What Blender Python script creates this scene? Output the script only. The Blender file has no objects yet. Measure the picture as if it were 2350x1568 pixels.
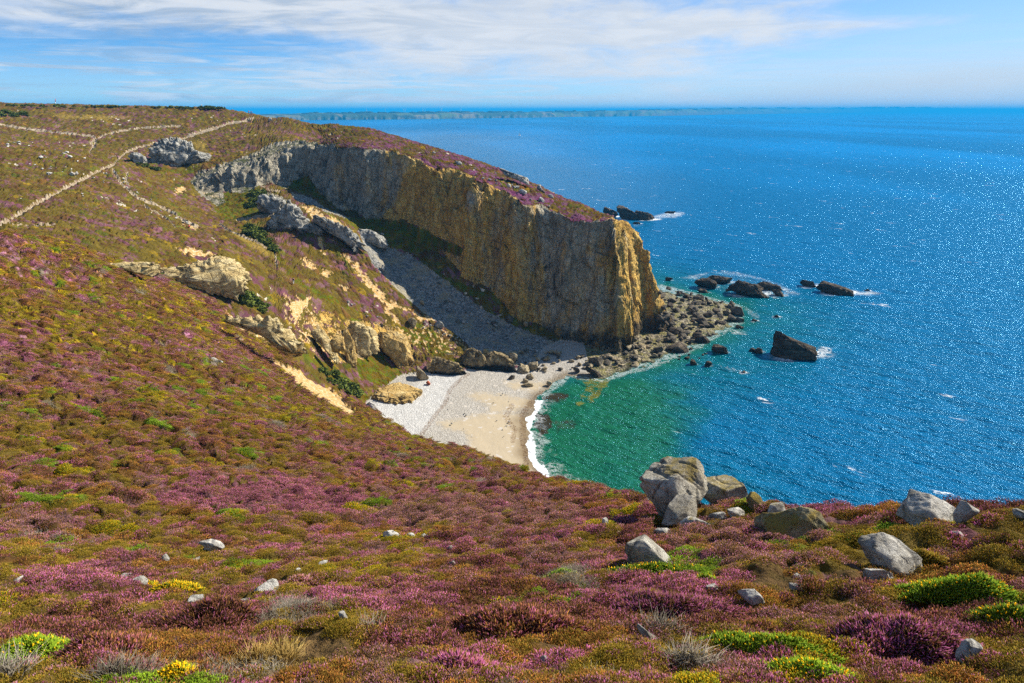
import bpy, bmesh, math, random
import numpy as np
from mathutils import Vector, Matrix

# ------------------------------------------------------------------ camera, world, sun, exposure
SC = bpy.context.scene
COL = SC.collection
CAMZ = 70.0
PITCH = math.radians(18.69)
FD = 1567.4                      # focal length in the 2350-wide pixel frame used for measuring
cam_d = bpy.data.cameras.new('camera')
cam_d.sensor_width = 36.0
cam_d.lens = 24.01
cam_d.clip_start = 0.3
cam_d.clip_end = 150000.0
cam = bpy.data.objects.new('camera', cam_d)
cam.location = (0, 0, CAMZ)
cam.rotation_euler = (math.pi / 2 - PITCH, 0, 0)
COL.objects.link(cam)
SC.camera = cam

SUN_AZ = math.radians(63)        # clockwise from +Y
SUN_EL = math.radians(39)
sun_d = bpy.data.lights.new('sun', 'SUN')
sun_d.energy = 5.0
sun_d.angle = math.radians(0.53)
sun_d.color = (1.0, 0.93, 0.80)
sun = bpy.data.objects.new('sun', sun_d)
SD = Vector((math.sin(SUN_AZ) * math.cos(SUN_EL), math.cos(SUN_AZ) * math.cos(SUN_EL), math.sin(SUN_EL)))
sun.rotation_euler = (-SD).to_track_quat('-Z', 'Y').to_euler()
COL.objects.link(sun)

SC.view_settings.view_transform = 'Standard'
SC.view_settings.look = 'None'
SC.view_settings.exposure = 0.9
SC.view_settings.gamma = 1.0
SC.render.engine = 'CYCLES'
SC.cycles.use_denoising = False
SC.cycles.max_bounces = 5
SC.cycles.diffuse_bounces = 2
SC.cycles.glossy_bounces = 2
SC.cycles.transparent_max_bounces = 4
SC.cycles.volume_bounces = 0
SC.cycles.use_adaptive_sampling = True
SC.cycles.adaptive_threshold = 0.012
SC.cycles.sample_clamp_indirect = 4.0
SC.cycles.caustics_reflective = False
SC.cycles.caustics_refractive = False

# ---- node helpers
class NT:
    def __init__(self, tree):
        self.t = tree; self.n = tree.nodes; self.l = tree.links
    def add(self, typ, **kw):
        nd = self.n.new(typ)
        for k, v in kw.items():
            setattr(nd, k, v)
        return nd
    def put(self, sock, v):
        if isinstance(v, bpy.types.NodeSocket):
            self.l.new(v, sock)
        elif v is not None:
            if hasattr(sock.default_value, '__len__') and not hasattr(v, '__len__'):
                sock.default_value = (v, v, v)
            elif hasattr(sock.default_value, '__len__') and len(sock.default_value) == 4 and len(v) == 3:
                sock.default_value = (*v, 1)
            else:
                sock.default_value = v
    def math(self, op, a, b=None, c=None, clamp=False):
        nd = self.add('ShaderNodeMath', operation=op, use_clamp=clamp)
        self.put(nd.inputs[0], a)
        if b is not None: self.put(nd.inputs[1], b)
        if c is not None: self.put(nd.inputs[2], c)
        return nd.outputs[0]
    def vmath(self, op, a, b=None):
        nd = self.add('ShaderNodeVectorMath', operation=op)
        self.put(nd.inputs[0], a)
        if b is not None: self.put(nd.inputs[1], b)
        return nd.outputs[0] if op not in ('LENGTH', 'DOT_PRODUCT') else nd.outputs['Value']
    def mix(self, f, a, b, mode='MIX'):
        nd = self.add('ShaderNodeMix', data_type='RGBA', blend_type=mode)
        self.put(nd.inputs[0], f); self.put(nd.inputs[6], a); self.put(nd.inputs[7], b)
        return nd.outputs[2]
    def ss(self, x, lo, hi, a=0.0, b=1.0):
        nd = self.add('ShaderNodeMapRange', interpolation_type='SMOOTHSTEP')
        self.put(nd.inputs[0], x)
        for i, v in ((1, lo), (2, hi), (3, a), (4, b)):
            self.put(nd.inputs[i], v)
        return nd.outputs[0]
    def noise(self, vec, scale, detail=4, rough=0.55, dist=0.0, col=False):
        nd = self.add('ShaderNodeTexNoise')
        self.put(nd.inputs['Vector'], vec); nd.inputs['Scale'].default_value = scale
        nd.inputs['Detail'].default_value = detail; nd.inputs['Roughness'].default_value = rough
        nd.inputs['Distortion'].default_value = dist
        return nd.outputs[1] if col else nd.outputs[0]
    def voro(self, vec, scale, feature='F1', out=0, rnd=1.0):
        nd = self.add('ShaderNodeTexVoronoi', feature=feature)
        self.put(nd.inputs['Vector'], vec); nd.inputs['Scale'].default_value = scale
        nd.inputs['Randomness'].default_value = rnd
        return nd.outputs[out]
    def attr(self, name, out=2):
        nd = self.add('ShaderNodeAttribute', attribute_name=name)
        return nd.outputs[out]
    def scalev(self, vec, s):
        return self.vmath('MULTIPLY', vec, s)
    def ramp(self, f, stops):
        nd = self.add('ShaderNodeValToRGB')
        el = nd.color_ramp.elements
        while len(el) < len(stops): el.new(0.5)
        for e, (p, c) in zip(el, stops):
            e.position = p; e.color = (*c, 1) if len(c) == 3 else c
        self.put(nd.inputs[0], f)
        return nd.outputs[0]

# ------------------------------------------------------------------ sky (world)
W = bpy.data.worlds.new('World'); SC.world = W; W.use_nodes = True
def build_world():
    t = NT(W.node_tree); t.n.clear()
    tc = t.add('ShaderNodeTexCoord').outputs['Generated']
    d = t.vmath('NORMALIZE', tc)
    sp = t.add('ShaderNodeSeparateXYZ'); t.put(sp.inputs[0], d)
    x, y, z = sp.outputs
    az = t.math('MULTIPLY', t.math('ARCTAN2', x, y), 57.29578)
    el = t.math('MULTIPLY', t.math('ARCSINE', z), 57.29578)
    # clear sky sampled a little higher up, so that the blue comes lower down as in polarised light
    zz = t.math('ADD', t.math('MULTIPLY', t.math('MAXIMUM', z, 0.0), 2.6), 0.0)
    zz = t.math('ADD', t.math('MAXIMUM', z, zz), 0.012)
    cv = t.add('ShaderNodeCombineXYZ')
    t.put(cv.inputs[0], x); t.put(cv.inputs[1], y); t.put(cv.inputs[2], zz)
    sky = t.add('ShaderNodeTexSky', sky_type='NISHITA')
    sky.sun_disc = False
    sky.sun_elevation = SUN_EL; sky.sun_rotation = SUN_AZ
    sky.altitude = 60; sky.air_density = 1.0; sky.dust_density = 0.35; sky.ozone_density = 2.5
    t.put(sky.inputs[0], t.vmath('NORMALIZE', cv.outputs[0]))
    skyc = t.mix(1.0, sky.outputs[0], (SKYTINT[0], SKYTINT[1], SKYTINT[2]), 'MULTIPLY')
    # ---- clouds, laid out by compass bearing and height above the horizon
    def vec(sx, sy, oz):
        c = t.add('ShaderNodeCombineXYZ')
        t.put(c.inputs[0], t.math('MULTIPLY', az, sx)); t.put(c.inputs[1], t.math('MULTIPLY', el, sy)); c.inputs[2].default_value = oz
        return c.outputs[0]
    n1 = t.noise(vec(0.06, 0.30, 3.1), 1.0, 8, 0.62, 1.0)
    n2 = t.noise(vec(0.20, 0.75, 8.7), 1.0, 8, 0.64, 0.7)
    n3 = t.noise(vec(0.09, 1.7, 5.2), 1.0, 8, 0.66, 0.9)
    n4 = t.noise(vec(0.13, 0.9, 21.4), 1.0, 8, 0.62, 1.2)
    # lower edge of the upper sheet, rising to the right into a point
    def bump(a0, wa, e0, we):
        qa = t.math('DIVIDE', t.math('SUBTRACT', az, a0), wa)
        qe = t.math('DIVIDE', t.math('SUBTRACT', el, e0), we)
        q = t.math('ADD', t.math('MULTIPLY', qa, qa), t.math('MULTIPLY', qe, qe))
        return t.math('EXPONENT', t.math('MULTIPLY', q, -1.0))
    nn = t.math('ADD', t.math('MULTIPLY', n1, 0.55), t.math('MULTIPLY', n2, 0.45))
    dens = t.math('MULTIPLY', t.math('SUBTRACT', nn, 0.5), 4.2)
    for (a0, wa, e0, we, s) in CLOUDS:
        dens = t.math('ADD', dens, t.math('MULTIPLY', bump(a0, wa, e0, we), s))
    dens = t.math('ADD', dens, t.ss(el, 9.0, 16.0, 0.0, 0.25))
    cl = t.ss(dens, -0.25, 1.25)
    # thin low streaks everywhere
    st = t.math('MULTIPLY', t.ss(n3, 0.42, 0.60), t.math('MULTIPLY', t.ss(el, 7.0, 2.0, 0.0, 0.8), t.ss(az, 30.0, -10.0, 0.25, 1.0)))
    cl = t.math('MAXIMUM', cl, st)
    cl = t.math('MULTIPLY', cl, t.ss(el, 0.0, 0.8, 0.25, 1.0))
    cl = t.math('MULTIPLY', cl, t.ss(el, 75.0, 25.0, 0.12, 1.0))
    shade = t.math('MULTIPLY', t.ss(n4, 0.36, 0.66), t.ss(az, -38.0, 8.0, 0.95, 0.22))
    cc = t.mix(shade, CLOUDC, CLOUDG)
    haze = t.math('ADD', t.ss(el, 5.0, 0.0, 0.0, 0.5), t.math('MULTIPLY', t.ss(az, -8.0, 36.0), t.ss(el, 11.0, 0.0, 0.15, 0.75)), clamp=True)
    base = t.mix(haze, skyc, HAZEC)
    colr = t.mix(t.math('MULTIPLY', cl, 0.93), base, cc)
    bg = t.add('ShaderNodeBackground'); t.put(bg.inputs[0], colr); bg.inputs[1].default_value = SKYSTR
    out = t.add('ShaderNodeOutputWorld'); t.l.new(bg.outputs[0], out.inputs[0])
SKYSTR = 0.105
SKYTINT = (0.38, 0.70, 0.90)
CLOUDC = (4.1, 4.25, 4.45)
CLOUDG = (1.7, 2.3, 3.1)
HAZEC = (3.2, 3.85, 4.45)
CLOUDS = [(-30, 15, 7.6, 2.4, 0.95), (-20, 9, 7.2, 1.6, 0.4), (-8, 16, 7.5, 2.6, 0.8), (6, 14, 5.6, 2.2, 0.8), (18, 9, 5.5, 1.2, 0.55), (26, 6, 5.6, 0.5, 0.5),
          (10, 14, 3.2, 1.0, 0.5), (-20, 9, 4.5, 0.8, -0.7), (-36, 9, 3.0, 1.3, -0.35), (-12, 12, 3.2, 1.2, 0.35), (-4, 16, 5.0, 2.0, 0.3), (38, 12, 7.5, 3.5, -0.7), (32, 14, 3.0, 1.6, -0.5)]
build_world()

# ------------------------------------------------------------------ measuring helpers
CP, SP = math.cos(PITCH), math.sin(PITCH)
def ray(u, v):
    a = (u - 1175.0) / FD; b = -(v - 784.0) / FD
    return a, CP + b * SP, -SP + b * CP
def at_r(u, v, R):
    x, y, z = ray(u, v); s = R / math.hypot(x, y)
    return (x * s, y * s, CAMZ + z * s)
def at_z(u, v, zz):
    x, y, z = ray(u, v); s = (zz - CAMZ) / z
    return (x * s, y * s, zz)
def project(P):
    """world points (n,3) -> u, v in the 2350-wide frame"""
    x = P[:, 0]; yy = P[:, 1]; zz = P[:, 2] - CAMZ
    f = yy * CP - zz * SP; up = yy * SP + zz * CP
    f = np.maximum(f, 1e-3)
    return 1175 + FD * x / f, 784 - FD * up / f

# ------------------------------------------------------------------ noise (numpy)
_rs = np.random.RandomState(7)
_perm = np.concatenate([_rs.permutation(512)] * 3).astype(np.int32)
_g3 = _rs.normal(size=(512, 3)).astype(np.float32); _g3 /= np.linalg.norm(_g3, axis=1)[:, None]
_ga = _rs.rand(512) * 2 * np.pi
_g2 = np.stack([np.cos(_ga), np.sin(_ga)], 1).astype(np.float32)
def pn2(x, y):
    xi = np.floor(x).astype(np.int32); yi = np.floor(y).astype(np.int32)
    xf = (x - xi).astype(np.float32); yf = (y - yi).astype(np.float32)
    u = xf * xf * xf * (xf * (xf * 6 - 15) + 10); v = yf * yf * yf * (yf * (yf * 6 - 15) + 10)
    xi &= 511; yi &= 511; x1 = (xi + 1) & 511; y1 = (yi + 1) & 511
    def g(a, b, dx, dy):
        h = _perm[_perm[a] + b]
        return _g2[h, 0] * dx + _g2[h, 1] * dy
    n0 = g(xi, yi, xf, yf); n1 = g(x1, yi, xf - 1, yf); n2 = g(xi, y1, xf, yf - 1); n3 = g(x1, y1, xf - 1, yf - 1)
    a = n0 + u * (n1 - n0); b = n2 + u * (n3 - n2)
    return (a + v * (b - a)) * 1.4
def pn3(x, y, z):
    xi = np.floor(x).astype(np.int32); yi = np.floor(y).astype(np.int32); zi = np.floor(z).astype(np.int32)
    xf = (x - xi).astype(np.float32); yf = (y - yi).astype(np.float32); zf = (z - zi).astype(np.float32)
    u = xf * xf * (3 - 2 * xf); v = yf * yf * (3 - 2 * yf); w = zf * zf * (3 - 2 * zf)
    xi &= 511; yi &= 511; zi &= 511; x1 = (xi + 1) & 511; y1 = (yi + 1) & 511; z1 = (zi + 1) & 511
    def g(a, b, c, dx, dy, dz):
        h = _perm[_perm[_perm[a] + b] + c]
        return _g3[h, 0] * dx + _g3[h, 1] * dy + _g3[h, 2] * dz
    def pl(c, dz):
        a = g(xi, yi, c, xf, yf, dz); b = g(x1, yi, c, xf - 1, yf, dz)
        e = g(xi, y1, c, xf, yf - 1, dz); f = g(x1, y1, c, xf - 1, yf - 1, dz)
        p = a + u * (b - a); q = e + u * (f - e)
        return p + v * (q - p)
    p = pl(zi, zf); q = pl(z1, zf - 1)
    return (p + w * (q - p)) * 1.5
def fbm2(x, y, o=4, r=0.5):
    s = 0; a = 1.0; t = 0
    for i in range(o):
        s = s + a * pn2(x * 2 ** i + 17.3 * i, y * 2 ** i + 9.1 * i); t += a; a *= r
    return s / t * 1.3
def fbm3(x, y, z, o=4, r=0.5, ridge=False):
    s = 0; a = 1.0; t = 0
    for i in range(o):
        n = pn3(x * 2 ** i + 17.3 * i, y * 2 ** i + 9.1 * i, z * 2 ** i + 3.7 * i)
        if ridge: n = 1 - 2.2 * np.abs(n)
        s = s + a * n; t += a; a *= r
    return s / t * (1.0 if ridge else 1.3)
def hash2(i, j, k):
    h = (i.astype(np.int64) * 73856093) ^ (j.astype(np.int64) * 19349663) ^ (k * 83492791)
    h = (h ^ (h >> 13)) * 1274126177
    h = h ^ (h >> 16)
    return (h & 0xffff).astype(np.float32) / 65535.0
def voro2(x, y, jit=0.9):
    """F1, F2 and the hash of the nearest cell"""
    xi = np.floor(x).astype(np.int32); yi = np.floor(y).astype(np.int32)
    f1 = np.full(x.shape, 9.0, np.float32); f2 = f1.copy(); idh = np.zeros(x.shape, np.float32)
    for dx in (-1, 0, 1):
        for dy in (-1, 0, 1):
            ci = xi + dx; cj = yi + dy
            px = ci + 0.5 + (hash2(ci, cj, 1) - 0.5) * jit; py = cj + 0.5 + (hash2(ci, cj, 2) - 0.5) * jit
            dd = np.hypot(px - x, py - y).astype(np.float32)
            near = dd < f1
            f2 = np.where(near, f1, np.minimum(f2, dd))
            idh = np.where(near, hash2(ci, cj, 3), idh); f1 = np.where(near, dd, f1)
    return f1, f2, idh
def sst(x, a, b):
    t = np.clip((x - a) / (b - a), 0, 1); return t * t * (3 - 2 * t)
def seg_dist(x, y, pl):
    """unsigned distance to a polyline, and the arc position of the nearest point"""
    pl = np.asarray(pl, float); best = np.full(x.shape, 1e9); arc = np.zeros(x.shape); L = 0
    for (ax, ay), (bx, by) in zip(pl[:-1], pl[1:]):
        dx, dy = bx - ax, by - ay; l2 = dx * dx + dy * dy + 1e-12
        t = np.clip(((x - ax) * dx + (y - ay) * dy) / l2, 0, 1)
        dd = np.hypot(x - ax - t * dx, y - ay - t * dy)
        m = dd < best
        arc = np.where(m, L + t * math.sqrt(l2), arc); best = np.where(m, dd, best)
        L += math.sqrt(l2)
    return best, arc
def in_poly(x, y, pl):
    ins = np.zeros(x.shape, bool); n = len(pl)
    for i in range(n):
        ax, ay = pl[i][0], pl[i][1]; bx, by = pl[(i + 1) % n][0], pl[(i + 1) % n][1]
        if ay == by: continue
        c = (ay > y) != (by > y)
        ins ^= c & (x < (bx - ax) * (y - ay) / (by - ay) + ax)
    return ins
def sd_poly(x, y, pl):
    d, _ = seg_dist(x, y, list(pl) + [pl[0]])
    return np.where(in_poly(x, y, pl), d, -d)
def tps(pts, lam=2.0):
    P = np.asarray(pts, float); n = len(P); S = 100.0
    X = P[:, :2] / S
    d2 = ((X[:, None] - X[None]) ** 2).sum(-1)
    K = 0.5 * d2 * np.log(d2 + 1e-9) + np.eye(n) * lam * 1e-3
    A = np.zeros((n + 3, n + 3)); A[:n, :n] = K; A[:n, n] = 1; A[:n, n + 1:] = X; A[n, :n] = 1; A[n + 1:, :n] = X.T
    w = np.linalg.solve(A, np.concatenate([P[:, 2], [0, 0, 0]]))
    def f(x, y):
        x = x / S; y = y / S
        r = w[n] + w[n + 1] * x + w[n + 2] * y
        for i in range(n):
            q = (x - X[i, 0]) ** 2 + (y - X[i, 1]) ** 2
            r = r + w[i] * 0.5 * q * np.log(q + 1e-9)
        return r
    return f

LAMT = 4.0
# ------------------------------------------------------------------ the lie of the land, from measured points
A_EDGE = [(-400, 500, 96, .3), (0, 545, 100, .3), (120, 560, 108, .3), (250, 600, 118, .35), (370, 640, 122, .4), (450, 680, 122, .5), (515, 715, 122, .7), (600, 765, 118, .8),
          (690, 850, 112, .9), (780, 905, 106, .95), (850, 950, 100, 1.0), (910, 985, 92, 1.0), (960, 1015, 84, 1.0), (1040, 1038, 70, 1.0), (1130, 1065, 56, 1.0),
          (1200, 1095, 44, 1.0), (1300, 1125, 30, 1.1), (1400, 1150, 21, 1.2), (1480, 1172, 17, 1.3), (1600, 1190, 15.5, 1.4), (1750, 1190, 14.8, 1.4), (1900, 1183, 14.6, 1.4),
          (2050, 1178, 14.4, 1.4), (2200, 1175, 14, 1.4), (2350, 1190, 13.5, 1.4), (2800, 1230, 13, 1.4), (3600, 1300, 13, 1.4)]
A_IN = [(0, 1000, 38), (0, 800, 62), (200, 700, 88), (0, 1250, 19), (100, 1250, 20), (0, 1400, 10.5), (0, 1568, 6.6), (500, 1250, 19), (500, 1000, 42), (500, 850, 75), (250, 850, 64), (800, 1100, 36), (700, 950, 74),
        (1000, 1150, 27), (1000, 1250, 17), (1300, 1250, 13.6), (1175, 1400, 7.6), (1175, 1568, 4.7), (600, 1568, 5.2), (600, 1400, 8.6), (1700, 1400, 7.4), (1750, 1568, 5.0), (2000, 1250, 11.2), (2350, 1250, 11.2),
        (2350, 1400, 8.4), (2350, 1568, 6.2), (1650, 1250, 12), (250, 1120, 27), (700, 1180, 24)]
A3 = [(0, 0, 68.3), (-8, -3, 69.2), (8, -3, 68.6), (-60, 0, 62), (-130, 40, 60), (40, 0, 63), (60, -20, 64), (-30, -30, 70), (30, -30, 70), (0, -40, 71)]
ptsA = [at_r(u, v, R) for u, v, R, k in A_EDGE] + [at_r(*p) for p in A_IN] + A3
fA = tps(ptsA, 0.4)
_ea = np.array([math.atan2(*at_r(u, v, R)[:2]) for u, v, R, k in A_EDGE]); _er = np.array([p[2] for p in A_EDGE], float); _ek = np.array([p[3] for p in A_EDGE])

SHARED = [(0, 290, 370), (300, 300, 372), (0, 400, 235), (130, 440, 215), (260, 378, 265), (200, 335, 330), (380, 352, 315), (300, 400, 262), (0, 520, 158), (100, 485, 185),
          (350, 440, 240), (420, 385, 290), (420, 410, 283), (435, 312, 360), (-300, 380, 220), (-300, 520, 140)]
TOP = [(-300, 236, 500), (0, 239, 480), (120, 241, 470), (250, 244, 460), (420, 248, 440), (500, 250, 420), (545, 257, 410), (600, 265, 400), (680, 274, 385), (760, 285, 360), (830, 299, 345),
       (920, 320, 325), (1000, 342, 308), (1080, 365, 292), (1150, 391, 276), (1200, 412, 262), (1260, 443, 248), (1330, 468, 238), (1390, 488, 230), (1430, 505, 222),
       (735, 335, 268), (830, 346, 249), (918, 354, 241), (981, 384, 233), (1088, 414, 221), (1154, 453, 214), (1192, 474, 210), (1247, 497, 206), (1302, 515, 203), (1357, 520, 200), (1398, 506, 200),
       (1431, 508, 203), (600, 300, 358), (575, 279, 384), (520, 330, 325), (600, 345, 305), (500, 370, 292), (640, 340, 288), (560, 365, 290), (700, 312, 322), (800, 318, 312), (880, 330, 288), (960, 352, 268), (640, 285, 372)]
LOW = [(430, 440, 268), (510, 470, 258), (600, 432, 262), (680, 442, 262), (560, 490, 242), (500, 510, 234), (620, 520, 226), (440, 525, 208), (300, 520, 185), (150, 555, 150), (220, 570, 150),
       (350, 590, 162), (480, 588, 172), (530, 600, 172), (400, 690, 148), (560, 690, 160), (600, 700, 164), (700, 650, 187), (650, 560, 208), (740, 560, 213), (800, 600, 208), (760, 700, 182), (850, 700, 191),
       (900, 760, 187), (950, 700, 201), (1020, 745, 196), (1100, 797, 188), (670, 470, 223), (740, 492, 221), (800, 540, 216), (860, 600, 211), (900, 650, 206), (690, 445, 258), (760, 490, 248),
       (850, 512, 240), (905, 518, 236), (960, 545, 230), (1050, 568, 223), (1075, 650, 214), (1130, 690, 210), (1180, 722, 207), (900, 612, 219), (1000, 680, 209), (950, 620, 217), (1050, 700, 207),
       (1110, 755, 201), (1160, 760, 202), (800, 800, 170), (850, 850, 170), (720, 790, 160), (780, 880, 157), (640, 760, 152), (960, 800, 184), (900, 850, 174), (1040, 800, 186), (1000, 840, 177), (1080, 830, 180)]
LOWZ = [(870, 900, 3.4), (905, 880, 3.0), (960, 860, 3.0), (1060, 848, 3.0), (1130, 835, 3.0), (1230, 808, 2.5), (1290, 788, 1.5), (850, 940, 2), (1200, 792, 3.2), (1420, 808, -0.5), (1500, 758, -0.5), (1000, 900, -1), (1100, 870, -1), (1250, 840, -1.5), (1000, 1000, -2), (1200, 1000, -4), (1400, 900, -5), (1600, 800, -4),
        (1600, 680, -4), (1800, 700, -7), (1800, 1000, -8), (1300, 1100, -5), (2100, 900, -9)]
ptsT = [at_r(*p) for p in SHARED + TOP]
for u_, v_, R_ in TOP[:21]:
    q_ = at_r(u_, v_, R_); ptsT += [(q_[0] * (R_ + e_) / R_, q_[1] * (R_ + e_) / R_, q_[2] - d_) for e_, d_ in ((55, 5.5 if R_ > 300 else 11), (130, 24))]
ptsL = [at_r(*p) for p in SHARED + LOW] + [at_z(*p) for p in LOWZ] + [(80, 200, -5), (110, 260, -8), (60, 300, -8), (30, 350, -8), (-10, 420, -8), (-60, 500, -8), (60, 30, 40), (30, 60, 15), (0, 90, 10), (60, 80, -8), (-100, 60, 38), (-140, 90, 44)]
fT = tps(ptsT, LAMT); fL = tps(ptsL, 3.0)
# cliff line in plan: foot of the face, from the left end to the point, round the point and back along the seaward side
CL = [at_r(*p)[:2] for p in [(430, 415, 284), (470, 425, 274), (520, 425, 270), (575, 405, 270), (620, 390, 270), (650, 385, 274), (690, 395, 274), (718, 400, 270), (738, 420, 259), (770, 440, 252), (830, 450, 246), (870, 460, 243), (905, 470, 238), (960, 500, 231), (1010, 520, 227), (1050, 540, 222),
                             (1062, 600, 215), (1120, 640, 213), (1180, 680, 208), (1240, 720, 206)]]
CL += [at_z(u, v, 1.0)[:2] for u, v in [(1290, 788), (1340, 797), (1385, 806), (1420, 808), (1436, 795), (1444, 772), (1452, 768), (1466, 758), (1480, 757), (1496, 760), (1508, 755), (1514, 735), (1512, 700)]]
_far = [at_r(*p)[:2] for p in [(1440, 500, 236), (1390, 486, 250), (1330, 466, 262), (1260, 441, 276), (1200, 409, 292), (1150, 389, 308), (1080, 363, 326), (1000, 341, 344), (920, 319, 362), (830, 298, 388), (760, 284, 410), (680, 273, 445), (600, 264, 470)]]
HEAD = CL + _far + [(-60, 900), (-900, 900), (-900, 150)] + [at_r(*p)[:2] for p in [(-100, 420, 230), (100, 400, 240), (250, 395, 258), (350, 400, 268)]]
# water's edge, land on its left
WL = [at_z(u, v, 0.0)[:2] for u, v in [(1420, 1240), (1360, 1160), (1305, 1120), (1260, 1100), (1228, 1065), (1215, 1030), (1207, 985), (1215, 955), (1235, 920), (1268, 887), (1300, 862), (1380, 872), (1440, 855), (1500, 838), (1560, 812),
                                       (1600, 795), (1650, 765), (1695, 740), (1695, 702), (1640, 688), (1560, 666), (1516, 655)]]
WLP = WL + [(68, 262), (50, 300)] + [(p[0] + 25, p[1] + 22) for p in _far[4:]] + [(-60, 700), (-700, 700), (-700, -60), (120, -60), (70, 30), (40, 60), (28, 80)]
COARSE_AZ = np.radians(np.linspace(-60, 60, 700)); COARSE_LR = np.linspace(math.log(2.2), math.log(950), 1000)
def _coarse():
    a, lr = np.meshgrid(COARSE_AZ, COARSE_LR, indexing='ij'); r = np.exp(lr); x = r * np.sin(a); y = r * np.cos(a)
    re = np.interp(a, _ea, _er)
    d = {}
    rc = np.minimum(r, re + 6)
    d['A'] = fA(rc * np.sin(a), rc * np.cos(a))
    d['T'] = fT(x, y); d['L'] = fL(x, y)
    d['sC'] = sd_poly(x, y, HEAD); d['sW'] = sd_poly(x, y, WLP)
    d['arc'] = seg_dist(x, y, CL)[1]
    return {k: v.astype(np.float32) for k, v in d.items()}
CG = _coarse()
def cg(name, a, r):
    fa = np.clip((a - COARSE_AZ[0]) / (COARSE_AZ[1] - COARSE_AZ[0]), 0, len(COARSE_AZ) - 1.001)
    fr = np.clip((np.log(r) - COARSE_LR[0]) / (COARSE_LR[1] - COARSE_LR[0]), 0, len(COARSE_LR) - 1.001)
    i = fa.astype(np.int32); j = fr.astype(np.int32); u = fa - i; v = fr - j; G = CG[name]
    return (G[i, j] * (1 - u) + G[i + 1, j] * u) * (1 - v) + (G[i, j + 1] * (1 - u) + G[i + 1, j + 1] * u) * v
def terrain(a, r, detail=True):
    """height of the land at bearing a and distance r; which = 0 near hill, 1 low ground, 2 cliff, 3 headland top and moor, 4 beach"""
    x = r * np.sin(a); y = r * np.cos(a)
    re = np.interp(a, _ea, _er); k = np.interp(a, _ea, _ek)
    if detail:
        re = re * (1 + 0.035 * pn2(a * 40, a * 0 + 3.3) + 0.02 * pn2(a * 130, a * 0 + 7.3))
    dd = np.maximum(r - re, 0)
    zA = cg('A', a, r) - k * (np.sqrt(dd * dd + 6) - 2.45) - 0.004 * dd * dd
    sC = cg('sC', a, r); sW = cg('sW', a, r); arc = cg('arc', a, r)
    if detail:
        but = 3.6 * pn2(x / 15, y / 15) + 2.0 * pn2(x / 6 + 5, y / 6) + 0.6 * pn2(x / 2.2, y / 2.2 + 9)
        rg = 1 - 2 * np.abs(pn2(x / 17 + 31, y / 17 + 2))
        sC = sC + (but + 1.6 * rg - 0.6) * sst(np.abs(sC), 40, 10)
    far = sst(arc, 215, 245)
    w = 7.5 + 2.0 * sst(arc, 178, 195) + 6.5 * sst(arc, 198, 216)
    S = np.clip((sC + 1.0) / w, 0, 1)
    S = np.where(S < 0.7, S * 1.2, 0.84 + (1 - ((1 - S) / 0.3) ** 2) * 0.16)
    T = cg('T', a, r); L = cg('L', a, r)
    zB = L + np.maximum(T - L, 0) * S
    if detail:
        zB = zB + (0.7 * fbm2(x / 9, y / 9, 3) + 0.3 * pn2(x / 3.1, y / 3.1)) * sst(zB, 1, 6)
        sW = sW + 1.2 * pn2(x / 9, y / 9) + 0.7 * pn2(x / 3.3, y / 3.3)
    zC = np.where(sW > 0, np.minimum(0.085 * sW, 3.2), 0.22 * sW)
    spit = sst(x, 22, 32) * sst(y, 120, 150)
    zC = zC * (1 - spit) + spit * np.clip(0.12 * sW - 0.15, -6, 0.7)
    zC = np.maximum(zC, -6)
    if detail:
        zC = zC + 0.06 * fbm2(x / 2.3, y / 2.3, 3) + spit * 0.4 * fbm2(x / 3, y / 3, 3)
    z = np.maximum(np.maximum(zA, zB), zC)
    which = np.where(zA >= z - 1e-6, 0, np.where(zB >= z - 1e-6, np.where(S >= 0.999, 3, np.where((S > 0.02) & (T - L > 2.5), 2, 1)), 4))
    return z, which, sC, sW, S, T - L
def ground(x, y):
    x = np.asarray(x, float); y = np.asarray(y, float)
    return terrain(np.arctan2(x, y), np.hypot(x, y))[0]
_rr = np.exp(np.linspace(math.log(2.6), math.log(900), 6000))
def hit(u, v):
    """where the line of sight through (u, v) first meets land or sea"""
    x, y, z = ray(u, v); a = math.atan2(x, y); s = z / math.hypot(x, y)
    zz = terrain(np.full(_rr.shape, a), _rr)[0]; zz = np.maximum(zz, 0.0)
    g = np.nonzero(CAMZ + s * _rr <= zz)[0]
    i = g[0] if len(g) else len(_rr) - 1
    R = _rr[i]
    return Vector((R * math.sin(a), R * math.cos(a), float(zz[i])))

# ------------------------------------------------------------------ mesh helpers
def new_mesh(name, V, F, smooth=True):
    V = np.ascontiguousarray(V, np.float32); F = np.ascontiguousarray(F, np.int32)
    me = bpy.data.meshes.new(name); k = F.shape[1]
    me.vertices.add(len(V)); me.vertices.foreach_set('co', V.ravel())
    me.loops.add(F.size); me.loops.foreach_set('vertex_index', F.ravel())
    me.polygons.add(len(F)); me.polygons.foreach_set('loop_start', np.arange(0, F.size, k, dtype=np.int32))
    if smooth: me.polygons.foreach_set('use_smooth', np.ones(len(F), bool))
    me.update(calc_edges=True)
    return me
def set_attr(me, name, data, typ='FLOAT'):
    at = me.attributes.new(name, typ, 'POINT')
    if typ == 'FLOAT': at.data.foreach_set('value', np.ascontiguousarray(data, np.float32))
    elif typ == 'FLOAT_COLOR':
        d = np.ones((len(data), 4), np.float32); d[:, :3] = data; at.data.foreach_set('color', d.ravel())
    elif typ == 'FLOAT_VECTOR': at.data.foreach_set('vector', np.ascontiguousarray(data, np.float32).ravel())
    elif typ == 'INT': at.data.foreach_set('value', np.ascontiguousarray(data, np.int32))
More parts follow.
